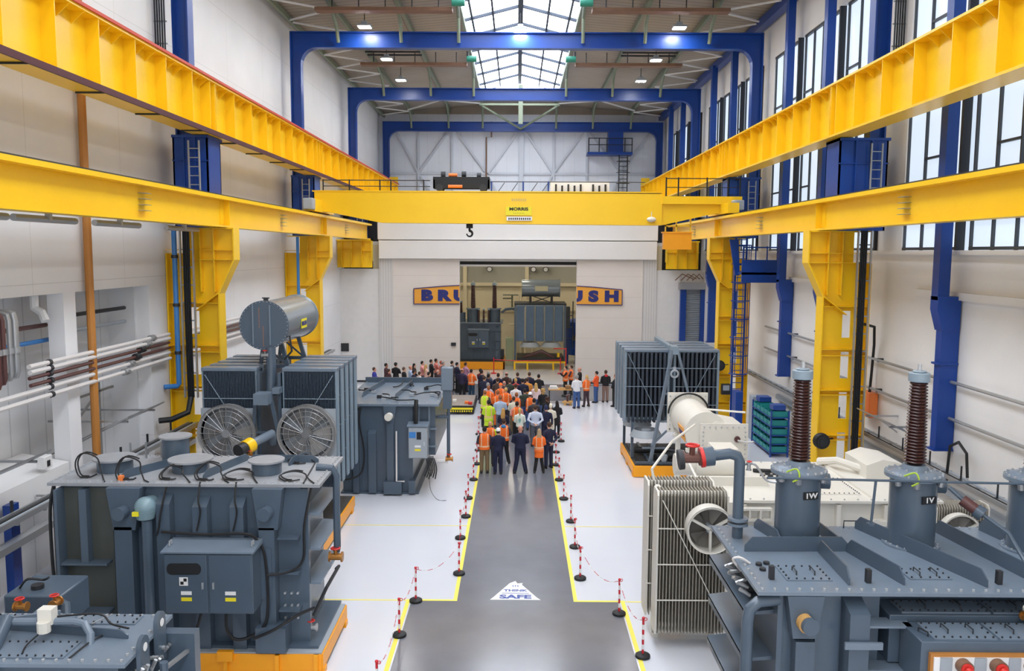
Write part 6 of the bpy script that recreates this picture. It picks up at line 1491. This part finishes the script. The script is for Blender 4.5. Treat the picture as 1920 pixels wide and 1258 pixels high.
def body_mesh(pose, legs):
    m = MB()
    loft(m, [(0, 0, .86, .14, .1), (0, 0, .95, .16, .112), (0, .0, 1.05, .142, .1), (0, .0, 1.13, .138, .098), (0, 0, 1.25, .162, .112), (0, -.005, 1.36, .17, .108), (0, -.01, 1.43, .14, .085), (0, -.01, 1.47, .065, .06), (0, 0, 1.55, .054, .056)])
    loft(m, HEAD)
    m.sphere((0, .1, 1.605), .014, .02, .02, 8, 6)
    for s in (1, -1): m.sphere((s*.077, -.005, 1.615), .012, .02, .032, 8, 6)
    for k, s in enumerate((1, -1)):
        m.tube(leg_pts(LEGS[legs][k], s), [.09, .062, .045], 12)
        a = LEGS[legs][k]; fx, fy = s*a[2], a[1]
        m.tube([(fx, fy-.05, .05), (fx, fy+.06, .05), (fx+s*.01, fy+.15, .035)], [.042, .036, .024], 10)
        e, w, d = POSE[pose][k]
        m.tube([(s*.17, -.01, 1.41), (s*.2, -.012, 1.37), e, w], [.052, .048, .04, .028], 10)
        d = Vector(d).normalized(); m.sphere(tuple(Vector(w)+d*.045), .03, .024, .035, 8, 6)
    me = remesh(m, .016, 2)
    # fingers, eyes and mouth join the same mesh
    q = MB()
    for k, s in enumerate((1, -1)):
        e, w, d = POSE[pose][k]; d = Vector(d).normalized(); w = Vector(w)
        lat = d.cross(Vector((s*1.0, .2, .1))); lat = lat.normalized() if lat.length > .1 else Vector((0, 1, 0))
        nrm = lat.cross(d)
        for f in range(4):
            o = (f-1.5)*.0165; L = (.062, .074, .07, .052)[f]
            p0 = w+d*.055+lat*o; p1 = p0+d*L*.55+nrm*.006; p2 = p0+d*L*.95+nrm*.022
            q.tube([p0, p1, p2], [.0095, .009, .007], 6)
        t0 = w+d*.03+lat*.03; q.tube([t0, t0+d*.03+lat*.022, t0+d*.055+lat*.022+nrm*.012], [.011, .0105, .008], 6)
    q.m = 1
    for s in (1, -1): q.sphere((s*.03, .086, 1.64), .011, .008, .008, 8, 6)
    q.m = 2; q.sphere((0, .095, 1.567), .024, .009, .007, 8, 6)
    n0 = len(me.vertices); V = [tuple(v.co) for v in me.vertices]+q.v
    Fc = [tuple(p.vertices) for p in me.polygons]+[[i+n0 for i in f] for f in q.f]
    mi = [0]*len(me.polygons)+q.mi
    out = bpy.data.meshes.new('person_body'); out.from_pydata(V, [], Fc)
    for mm in (SKIN[0], M_eye, M_lip): out.materials.append(mm)
    out.polygons.foreach_set('material_index', mi); out.polygons.foreach_set('use_smooth', [True]*len(Fc)); out.update()
    return out
def top_mesh(pose, coat=False, female=False, short=False):
    m = MB(); g = .022
    r = [(0, 0, .9, .165+g, .115+g), (0, 0, .97, .165+g, .115+g), (0, 0, 1.06, .148+g, .104+g), (0, 0, 1.14, .145+g, .104+g), (0, .0, 1.26, .166+g, .114+g), (0, -.005, 1.37, .174+g, .108+g), (0, -.012, 1.435, .152+g, .086+g), (0, -.012, 1.485, .075+g, .06+g), (0, -.01, 1.505, .06, .055)]
    if coat: r = [(0, 0, .62, .2, .15)] + r
    loft(m, r)
    for k, s in enumerate((1, -1)):
        e, w, d = POSE[pose][k]; e = Vector(e); w = Vector(w); end = e+(w-e)*(.9 if not short else .05)
        m.tube([(s*.165, -.01, 1.4), (s*.205, -.012, 1.37), e, end], [.066, .064, .053, .042], 10)
    return remesh(m, .02, 2)
def vest_mesh(long=False):
    m = MB(); g = .042; z0 = .84 if long else .9
    loft(m, [(0, 0, z0, .168+g, .118+g), (0, 0, 1.06, .155+g, .11+g), (0, 0, 1.26, .172+g, .118+g), (0, -.005, 1.37, .165+g, .112+g), (0, -.012, 1.45, .13+g, .088+g), (0, -.012, 1.5, .075+g, .06+g)], 20)
    me = remesh(m, .018, 1); me.materials.append(M_orange); me.materials.append(M_band)
    for p in me.polygons:
        c = p.center
        if 1.0 < c.z < 1.05 or (z0+.1 < c.z < z0+.13 and long) or (.1 < abs(c.x) < .14 and c.z > 1.05 and abs(c.y) > .08): p.material_index = 1
    return me
def trouser_mesh(legs):
    m = MB(); g = .016
    loft(m, [(0, 0, .84, .12+g, .1+g), (0, 0, .92, .158+g, .112+g), (0, 0, 1.0, .158+g, .11+g), (0, 0, 1.05, .145+g, .1+g)])
    for k, s in enumerate((1, -1)):
        p = leg_pts(LEGS[legs][k], s); a = Vector(p[2]); m.tube([p[0], p[1], (a.x, a.y, .06)], [.105, .078, .068], 12)
    return remesh(m, .02, 2)
def shoe_mesh(legs):
    m = MB()
    for k, s in enumerate((1, -1)):
        a = LEGS[legs][k]; fx, fy = s*a[2], a[1]
        loft(m, [(fx+s*.008, fy+.055, .0, .054, .15), (fx+s*.008, fy+.055, .04, .056, .152), (fx+s*.006, fy+.045, .075, .052, .13), (fx+s*.003, fy+.015, .105, .05, .085), (fx, fy-.005, .125, .048, .058)], 14)
    me = m.mesh('shoes', M_shoe); return me
def hair_mesh(kind):
    m = MB()
    if kind in ('short', 'long', 'curly', 'cap', 'tail'): m.sphere((0, -.022, 1.665), .084, .1, .108, 16, 12)
    if kind == 'long': loft(m, [(0, -.05, 1.7, .07, .05), (0, -.085, 1.58, .095, .05), (0, -.1, 1.46, .11, .045), (0, -.11, 1.34, .1, .035), (0, -.11, 1.27, .05, .02)])
    if kind == 'tail': m.tube([(0, -.1, 1.7), (0, -.15, 1.66), (0, -.15, 1.52), (0, -.13, 1.42)], [.03, .035, .03, .012], 8)
    if kind == 'curly':
        rnd = random.Random(3)
        for k in range(40):
            t, h = rnd.uniform(0, 2*PI), rnd.uniform(1.44, 1.76); r = .1*math.sqrt(max(.1, 1-((h-1.62)/.2)**2))
            y = -.03+r*math.sin(t)*1.05
            if y < .05: m.sphere((r*1.05*math.cos(t), y, h), .032, n=7, m=5)
    if kind == 'fringe': m.sphere((0, -.026, 1.64), .081, .093, .048, 16, 10)
    if kind == 'beanie': loft(m, [(0, -.015, 1.64, .085, .105), (0, -.015, 1.66, .088, .108), (0, -.018, 1.7, .084, .1), (0, -.02, 1.76, .06, .07), (0, -.02, 1.79, .02, .02)], 18); m.sphere((0, -.03, 1.63), .082, .096, .07, 14, 8)
    if kind == 'helmet': loft(m, [(0, -.01, 1.68, .1, .13), (0, -.01, 1.69, .1, .13), (0, -.015, 1.7, .09, .112), (0, -.015, 1.76, .07, .09), (0, -.015, 1.79, .03, .03)], 18)
    return m
HM = {}
def hairdata(kind):
    if kind not in HM: HM[kind] = hair_mesh(kind).mesh('hair', M_shoe, 60)
    return HM[kind]
def cap_parts():
    m = MB(); loft(m, [(0, -.02, 1.665, .093, .112), (0, -.022, 1.72, .088, .106), (0, -.022, 1.765, .062, .074), (0, -.022, 1.787, .02, .02)], 18)
    m.prism([(-.06, .07), (.06, .07), (.045, .16), (-.045, .16)], 'z', 1.68, 1.69)
    return m
GEO = {}
def geo(key, fn, *a):
    if key not in GEO: GEO[key] = fn(*a)
    return GEO[key]
def worn(name, me, parent, mt, slot=0):
    o = bpy.data.objects.new(name, me); COL.objects.link(o); o.parent = parent
    if not me.materials: me.materials.append(M_shoe)
    o.material_slots[slot].link = 'OBJECT'; o.material_slots[slot].material = mt
    return o
NAVY, BLK, CHAR, WHT, LBLUE, CREAM, DBRN, PINK = (30, 34, 62), (28, 28, 32), (62, 60, 68), (236, 236, 240), (176, 196, 226), (232, 226, 206), (64, 44, 40), (232, 150, 140)
ORG, YLW, RED, KHA, JEAN, GREY, GRN = (250, 116, 40), (206, 236, 50), (206, 54, 60), (128, 106, 78), (66, 96, 150), (96, 100, 112), (54, 66, 56)
HB, HK, HY, HG, HR, HW = (70, 48, 36), (32, 26, 26), (206, 168, 104), (150, 146, 142), (150, 92, 54), (238, 238, 240)
def person(x, y, h, label, top, bot, hair=('short', HB), pose='down', rot=0, vest=None, skin=0, legs='even', coat=False, fem=False, short=False, wide=1., extra=None):
    me = geo(('b', pose, legs), body_mesh, pose, legs)
    o = bpy.data.objects.new('person', me); COL.objects.link(o)
    tag(o, 'person ' + label, 'person', 'people watching')
    o.material_slots[0].link = 'OBJECT'; o.material_slots[0].material = SKIN[skin]
    k = h/1.755; o.scale = (k*(.92 if fem else 1)*wide, k*(.95 if fem else 1)*wide, k)
    z = .007 if (abs(x) < 1.38 or y > 45.2) else .001
    o.location = (x, y, z); o.rotation_euler = (0, 0, math.radians(rot))
    worn('shirt' if not coat else 'coat', geo(('t', pose, coat, short), top_mesh, pose, coat, fem, short), o, cloth(top))
    worn('trousers', geo(('l', legs), trouser_mesh, legs), o, cloth(bot))
    worn('shoes', geo(('s', legs), shoe_mesh, legs), o, M_shoe)
    if vest: worn('vest', geo(('v', coat), vest_mesh, coat), o, cloth(vest))
    if hair:
        kind, col = hair
        if kind == 'cap':
            worn('hair', hairdata('short'), o, cloth(HB)); worn('cap', geo('cap', lambda: cap_parts().mesh('cap', M_shoe, 50)), o, cloth(col))
        else: worn({'beanie': 'beanie', 'helmet': 'hard_hat'}.get(kind, 'hair'), hairdata(kind), o, cloth(col))
    if extra == 'phone':
        p = MB().bx(-.04, .04, .37, .38, 1.42, 1.56).build('phone', M_black); tag(p, 'phone held up by the person ' + label.split(',')[0][:60], 'phone')
        p.location = o.location; p.rotation_euler = o.rotation_euler; p.scale = o.scale
    if extra == 'hood':
        worn('hood', geo('hood', lambda: (lambda m: (m.sphere((0, -.12, 1.47), .1, .06, .07, 12, 8), m)[1])(MB()).mesh('hood', M_shoe, 60)), o, cloth((60, 130, 190) if vest else RED))
    if extra == 'print':
        worn('shirt_print', geo('print', lambda: MB().prism([(-.05, 1.3), (.05, 1.3), (.06, 1.2), (0, 1.1), (-.06, 1.2)], 'y', -.146, -.14).mesh('print', M_teal)), o, mat('pale_teal_print', (130, 184, 172), .8))
    return o
P = person
# the rows on the walkway, nearest first
P(-1.18, 30.09, 1.76, 'in orange vest with dark sleeves and khaki trousers, nearest row by the left edge', CHAR, KHA, ('short', HK), 'clasp', 5, ORG)
P(-1.0, 31.14, 1.74, 'bald in orange vest right behind the khaki trousers, left edge', YLW, CHAR, ('fringe', HY), 'clasp', -5, ORG, 1)
P(-.67, 29.97, 1.72, 'in navy jacket and white cap, nearest row, second from left', NAVY, NAVY, ('cap', HW), 'clasp', 0)
P(-.48, 31.56, 1.76, 'in orange vest over a blue hood with dark trousers, feet apart', CHAR, BLK, ('short', HB), 'clasp', -8, ORG, 0, 'wide', extra='hood')
P(.15, 30.11, 1.8, 'broad and bald in a navy suit, middle of the nearest row', NAVY, NAVY, None, 'clasp', -5, None, 1, 'wide', wide=1.1)
P(.85, 30.18, 1.66, 'with grey blonde hair in a long orange vest and black leggings', ORG, BLK, ('long', (176, 150, 118)), 'clasp', 0, ORG, 0, 'wide', coat=True, fem=True)
P(1.24, 30.87, 1.78, 'in dark navy with hands behind the back, right end of the nearest row', NAVY, NAVY, ('short', HB), 'behind', 25)
P(.8, 34.41, 1.76, 'in a pale blue shirt and grey trousers, hands clasped behind the back', (206, 214, 234), GREY, ('short', HB), 'behind', 0, wide=1.08)
P(1.48, 35.21, 1.68, 'in a cream jacket and white woolly hat, right side of the crowd', CREAM, CREAM, ('beanie', CREAM), 'clasp', 5, None, 0, coat=True, fem=True)
P(1.78, 35.95, 1.68, 'with long black hair in a black coat, right edge of the crowd', BLK, BLK, ('long', HK), 'clasp', 10, None, 0, coat=True, fem=True)
P(.14, 34.31, 1.66, 'blonde in a pale tee with a teal print on the back', (224, 232, 222), BLK, ('tail', HY), 'clasp', 0, None, 0, fem=True, extra='print')
P(-.55, 34.19, 1.66, 'with long wavy blonde hair and navy top, in the third row', NAVY, JEAN, ('long', (196, 150, 84)), 'clasp', -8, None, 0, fem=True)
P(-1.21, 35.6, 1.76, 'in a full yellow hi-vis jacket, left edge of the crowd', YLW, BLK, ('short', HK), 'clasp', 0, YLW, 2, coat=True)
P(-.73, 36.65, 1.78, 'with ginger hair, light blue shirt and grey trousers', LBLUE, GREY, ('short', HR), 'clasp', 0, None, 1, wide=1.05)
P(-1.48, 38.22, 1.74, 'in yellow hi-vis vest and dark sleeves, one behind the full hi-vis jacket', CHAR, BLK, ('short', HR), 'clasp', -10, YLW)
P(-.13, 36.83, 1.7, 'brown haired in a cream top, middle of the crowd', CREAM, KHA, ('short', HB), 'clasp', 5, None, 0, fem=True)
P(.02, 35.47, 1.72, 'with round black hair in an orange vest over pink, mid crowd', PINK, BLK, ('short', HK), 'clasp', 0, ORG, 2)
P(.0, 37.66, 1.74, 'red haired in an orange vest behind the cream top', CHAR, BLK, ('short', HR), 'clasp', 8, ORG, 1)
P(.63, 37.6, 1.76, 'in white cap and orange vest over navy, right of the red hair', NAVY, JEAN, ('cap', HW), 'clasp', 0, ORG)
P(.78, 36.07, 1.76, 'in a plain charcoal jacket behind the pale blue shirt', CHAR, CHAR, ('short', HK), 'clasp', 0)
P(1.25, 34.5, 1.74, 'in navy with a dark blue woolly hat, beside the white hat', NAVY, NAVY, ('beanie', (34, 44, 82)), 'down', 0)
P(1.41, 37.06, 1.66, 'with curly brown hair and a black jacket, right of the crowd', BLK, BLK, ('curly', (84, 58, 46)), 'down', 0, None, 0, fem=True)
P(1.27, 39.32, 1.66, 'with curly blonde hair, right side toward the back of the crowd', BLK, JEAN, ('curly', HY), 'down', 10, None, 0, fem=True)
P(-.04, 39.91, 1.78, 'in a plain white shirt and brown hair, centre of the crowd', WHT, CHAR, ('short', HB), 'clasp', 0)
P(-1.35, 39.46, 1.74, 'in all orange with dark hair, left edge behind the yellow vests', ORG, BLK, ('short', HR), 'clasp', -10, ORG)
P(-.88, 38.24, 1.74, 'in orange overalls behind the light blue shirt', ORG, ORG, ('short', HR), 'clasp', 0, ORG)
P(-.78, 40.15, 1.76, 'wearing an orange hard hat and orange jacket', ORG, BLK, ('helmet', ORG), 'clasp', 0, ORG)
P(-.51, 39.02, 1.74, 'fair haired in an orange vest left of the plain white shirt', ORG, CHAR, ('short', HY), 'clasp', 5, ORG)
P(-1.4, 40.36, 1.76, 'grey haired in a pale grey and pink striped jersey', (186, 186, 204), NAVY, ('short', HG), 'cross', -35, None, 1)
P(-.62, 40.95, 1.76, 'bald in a dark jacket behind the orange hard hat', CHAR, CHAR, ('fringe', HG), 'clasp', 0, None, 1)
P(-.05, 42.08, 1.72, 'fair haired in a red top, toward the back of the crowd', RED, BLK, ('short', HY), 'clasp', 0, None, 0, fem=True)
P(.31, 41.5, 1.8, 'tall in a plain navy coat behind the white shirt', NAVY, NAVY, ('short', HK), 'clasp', 0, wide=1.1)
P(.55, 42.25, 1.72, 'in a yellow orange top, half hidden by the tall navy coat', (222, 148, 60), JEAN, ('short', HB), 'clasp', 5)
P(.97, 40.95, 1.66, 'blonde in pale pink, left of the curly blonde hair', (240, 212, 212), JEAN, ('long', HY), 'clasp', 5, None, 0, fem=True)
P(.39, 38.74, 1.74, 'in dark green jacket behind the white cap', GRN, JEAN, ('short', HK), 'down', 0)
P(-.98, 43.58, 1.76, 'in navy jersey, left one of the row before the open aisle', NAVY, NAVY, ('short', HK), 'clasp', 0)
P(-.54, 43.9, 1.78, 'in dark brown jacket, second in the row before the open aisle', DBRN, BLK, ('fringe', HK), 'clasp', 0, None, 1)
P(.05, 43.87, 1.76, 'in navy, third in the row before the open aisle', NAVY, NAVY, ('short', HB), 'clasp', 0)
P(.68, 43.89, 1.78, 'in a navy blazer, fourth in the row before the open aisle', (38, 40, 66), NAVY, ('short', HB), 'clasp', 0)
P(1.17, 43.4, 1.74, 'in a black top with arms folded, right end before the open aisle', BLK, BLK, ('short', HK), 'cross', -5)
P(-.35, 41.65, 1.76, 'in a dark green fleece behind the bald one, mid crowd', GRN, BLK, ('short', HB), 'clasp', 0)
P(-.98, 42.02, 1.74, 'in a dark brown cardigan, behind the striped jersey', (84, 66, 60), BLK, ('short', HB), 'clasp', 5)
P(-2.49, 45.04, 1.76, 'in orange vest and teal trousers beside the low trolley', ORG, (38, 70, 96), ('short', HK), 'cross', -30, ORG, 0)
P(-1.99, 45.4, 1.74, 'in dark red jacket behind the teal trousers, left of the crowd', (110, 40, 44), BLK, ('short', HK), 'cross', -40, None, 2)
P(-1.9, 44.72, 1.76, 'in navy with dark hair right of the orange vest and trolley', NAVY, BLK, ('short', HK), 'clasp', -45)
P(-1.5, 44.24, 1.76, 'in grey over navy, looking right, at the left rear of the crowd', (86, 90, 110), BLK, ('short', HG), 'cross', -50)
P(-1.49, 43.47, 1.74, 'in navy hoodie with black hair, left rear of the crowd', NAVY, BLK, ('short', HK), 'clasp', -40, None, 2)
P(-1.68, 42.5, 1.78, 'broad in dark navy, near the trolley end', (34, 40, 66), NAVY, ('short', HB), 'clasp', -30, wide=1.08)
P(-3.01, 45.1, 1.8, 'tall in dark purple navy behind the low trolley', (46, 38, 70), BLK, ('fringe', HB), 'clasp', -30, None, 1, wide=1.1)
# the group by the left door panel, looking toward the open bay
P(-7.94, 45.65, 1.74, 'in a bright blue top, leftmost by the white door', (48, 56, 150), JEAN, ('short', HB), 'cross', -75, None, 1)
P(-7.52, 47.2, 1.76, 'in dark red brown with black hair, second at the left door', (76, 44, 48), BLK, ('short', HK), 'cross', -70, None, 2)
P(-7.07, 45.33, 1.7, 'in dark maroon, short, by the dark red brown one', (72, 36, 42), BLK, ('short', HB), 'cross', -60, None, 1)
P(-6.99, 47.33, 1.78, 'grey bearded in black with a black cap, left door group', BLK, BLK, ('cap', BLK), 'cross', -20)
P(-6.28, 45.66, 1.76, 'in a black jumper with brown hair, left door group', BLK, BLK, ('short', (96, 74, 60)), 'clasp', -60)
P(-6.01, 46.35, 1.76, 'bald in a light blue shirt, left door group', LBLUE, CHAR, ('fringe', HR), 'clasp', -70, None, 1)
P(-5.97, 47.78, 1.68, 'with long dark hair and brown top, left door group', DBRN, BLK, ('long', HK), 'clasp', -70, None, 0, fem=True)
P(-5.55, 48.25, 1.76, 'in a pink shirt with black hair, arms folded, left door group', (236, 160, 156), GREY, ('short', HK), 'cross', -75, None, 0)
P(-5.25, 47.5, 1.66, 'fair haired in peach, left door group', (240, 196, 178), BLK, ('long', HY), 'cross', -60, None, 0, fem=True)
P(-5.65, 44.98, 1.7, 'in dark navy, dark hair, in front of the long dark hair', NAVY, BLK, ('short', HK), 'clasp', -60, None, 2)
P(-5.26, 44.4, 1.7, 'in a loose white top behind the grey tank lid', WHT, BLK, ('short', HB), 'clasp', -50, None, 0, fem=True)
P(-5.09, 48.84, 1.78, 'in black beside two salmon shirts by the left door', BLK, BLK, ('short', HK), 'cross', -70)
P(-4.86, 49.4, 1.76, 'in a salmon shirt with black hair, farther of two by the door', (224, 132, 120), CHAR, ('short', HK), 'cross', -65, None, 2)
P(-4.5, 48.9, 1.7, 'in a salmon shirt with reddish hair, nearer of two by the door', (234, 142, 126), JEAN, ('short', (170, 84, 64)), 'cross', -60, None, 1)
P(-4.31, 44.83, 1.76, 'balding in dark brown behind the grey tank lid', (58, 44, 50), BLK, ('fringe', HG), 'cross', -40, None, 1)
P(-4.74, 44.3, 1.7, 'in navy with arms folded behind the grey tank lid', NAVY, NAVY, ('short', HK), 'cross', -60)
P(-4.33, 48.25, 1.76, 'grey haired behind the grey breather head, left one of two', GREY, BLK, ('short', HG), 'clasp', -60)
P(-3.81, 48.43, 1.76, 'dark haired behind the grey breather head, right one of two', CHAR, BLK, ('short', HK), 'clasp', -60)
P(-3.46, 47.65, 1.78, 'in navy jacket at the left edge of the open doorway', NAVY, BLK, ('short', HK), 'cross', -60)
P(-2.98, 47.95, 1.74, 'in a plaid pink and purple shirt before the yellow bay pallet', (190, 140, 168), NAVY, ('short', HB), 'cross', -50, None, 1)
P(-3.75, 45.0, 1.76, 'in a dark navy fleece left of the tall purple navy one', NAVY, BLK, ('short', HB), 'clasp', -50)
# the group on the right
P(2.78, 46.6, 1.74, 'in orange vest and black trousers filming with a phone', BLK, BLK, ('short', HK), 'phone', 100, ORG, 0, extra='phone')
P(3.13, 47.2, 1.7, 'in orange vest behind the one filming, by the red stand', CHAR, BLK, ('short', HB), 'cross', 80, ORG)
P(3.51, 45.72, 1.8, 'bald in a black jacket, right of the doorway', BLK, BLK, ('fringe', HG), 'cross', 80, None, 1)
P(3.17, 43.03, 1.78, 'grey haired in a white shirt and blue jeans, right group', WHT, JEAN, ('short', HG), 'clasp', 20, None, 0, wide=1.05)
P(3.72, 43.53, 1.7, 'fair haired in an orange vest and dark trousers, right group', ORG, (70, 52, 60), ('tail', HY), 'clasp', 30, ORG, 0, 'wide', fem=True)
P(4.35, 44.72, 1.74, 'in a plain orange shirt and blue jeans, right group', (244, 96, 44), JEAN, ('short', HK), 'cross', 60, None, 0, short=True)
P(4.88, 44.87, 1.78, 'in black jacket with red hood and khaki trousers, right group', BLK, (140, 112, 100), ('short', HB), 'clasp', 10, extra='hood')
P(5.25, 43.57, 1.74, 'in black at the edge of the finned cooler, right group', BLK, BLK, ('short', HR), 'clasp', 50)
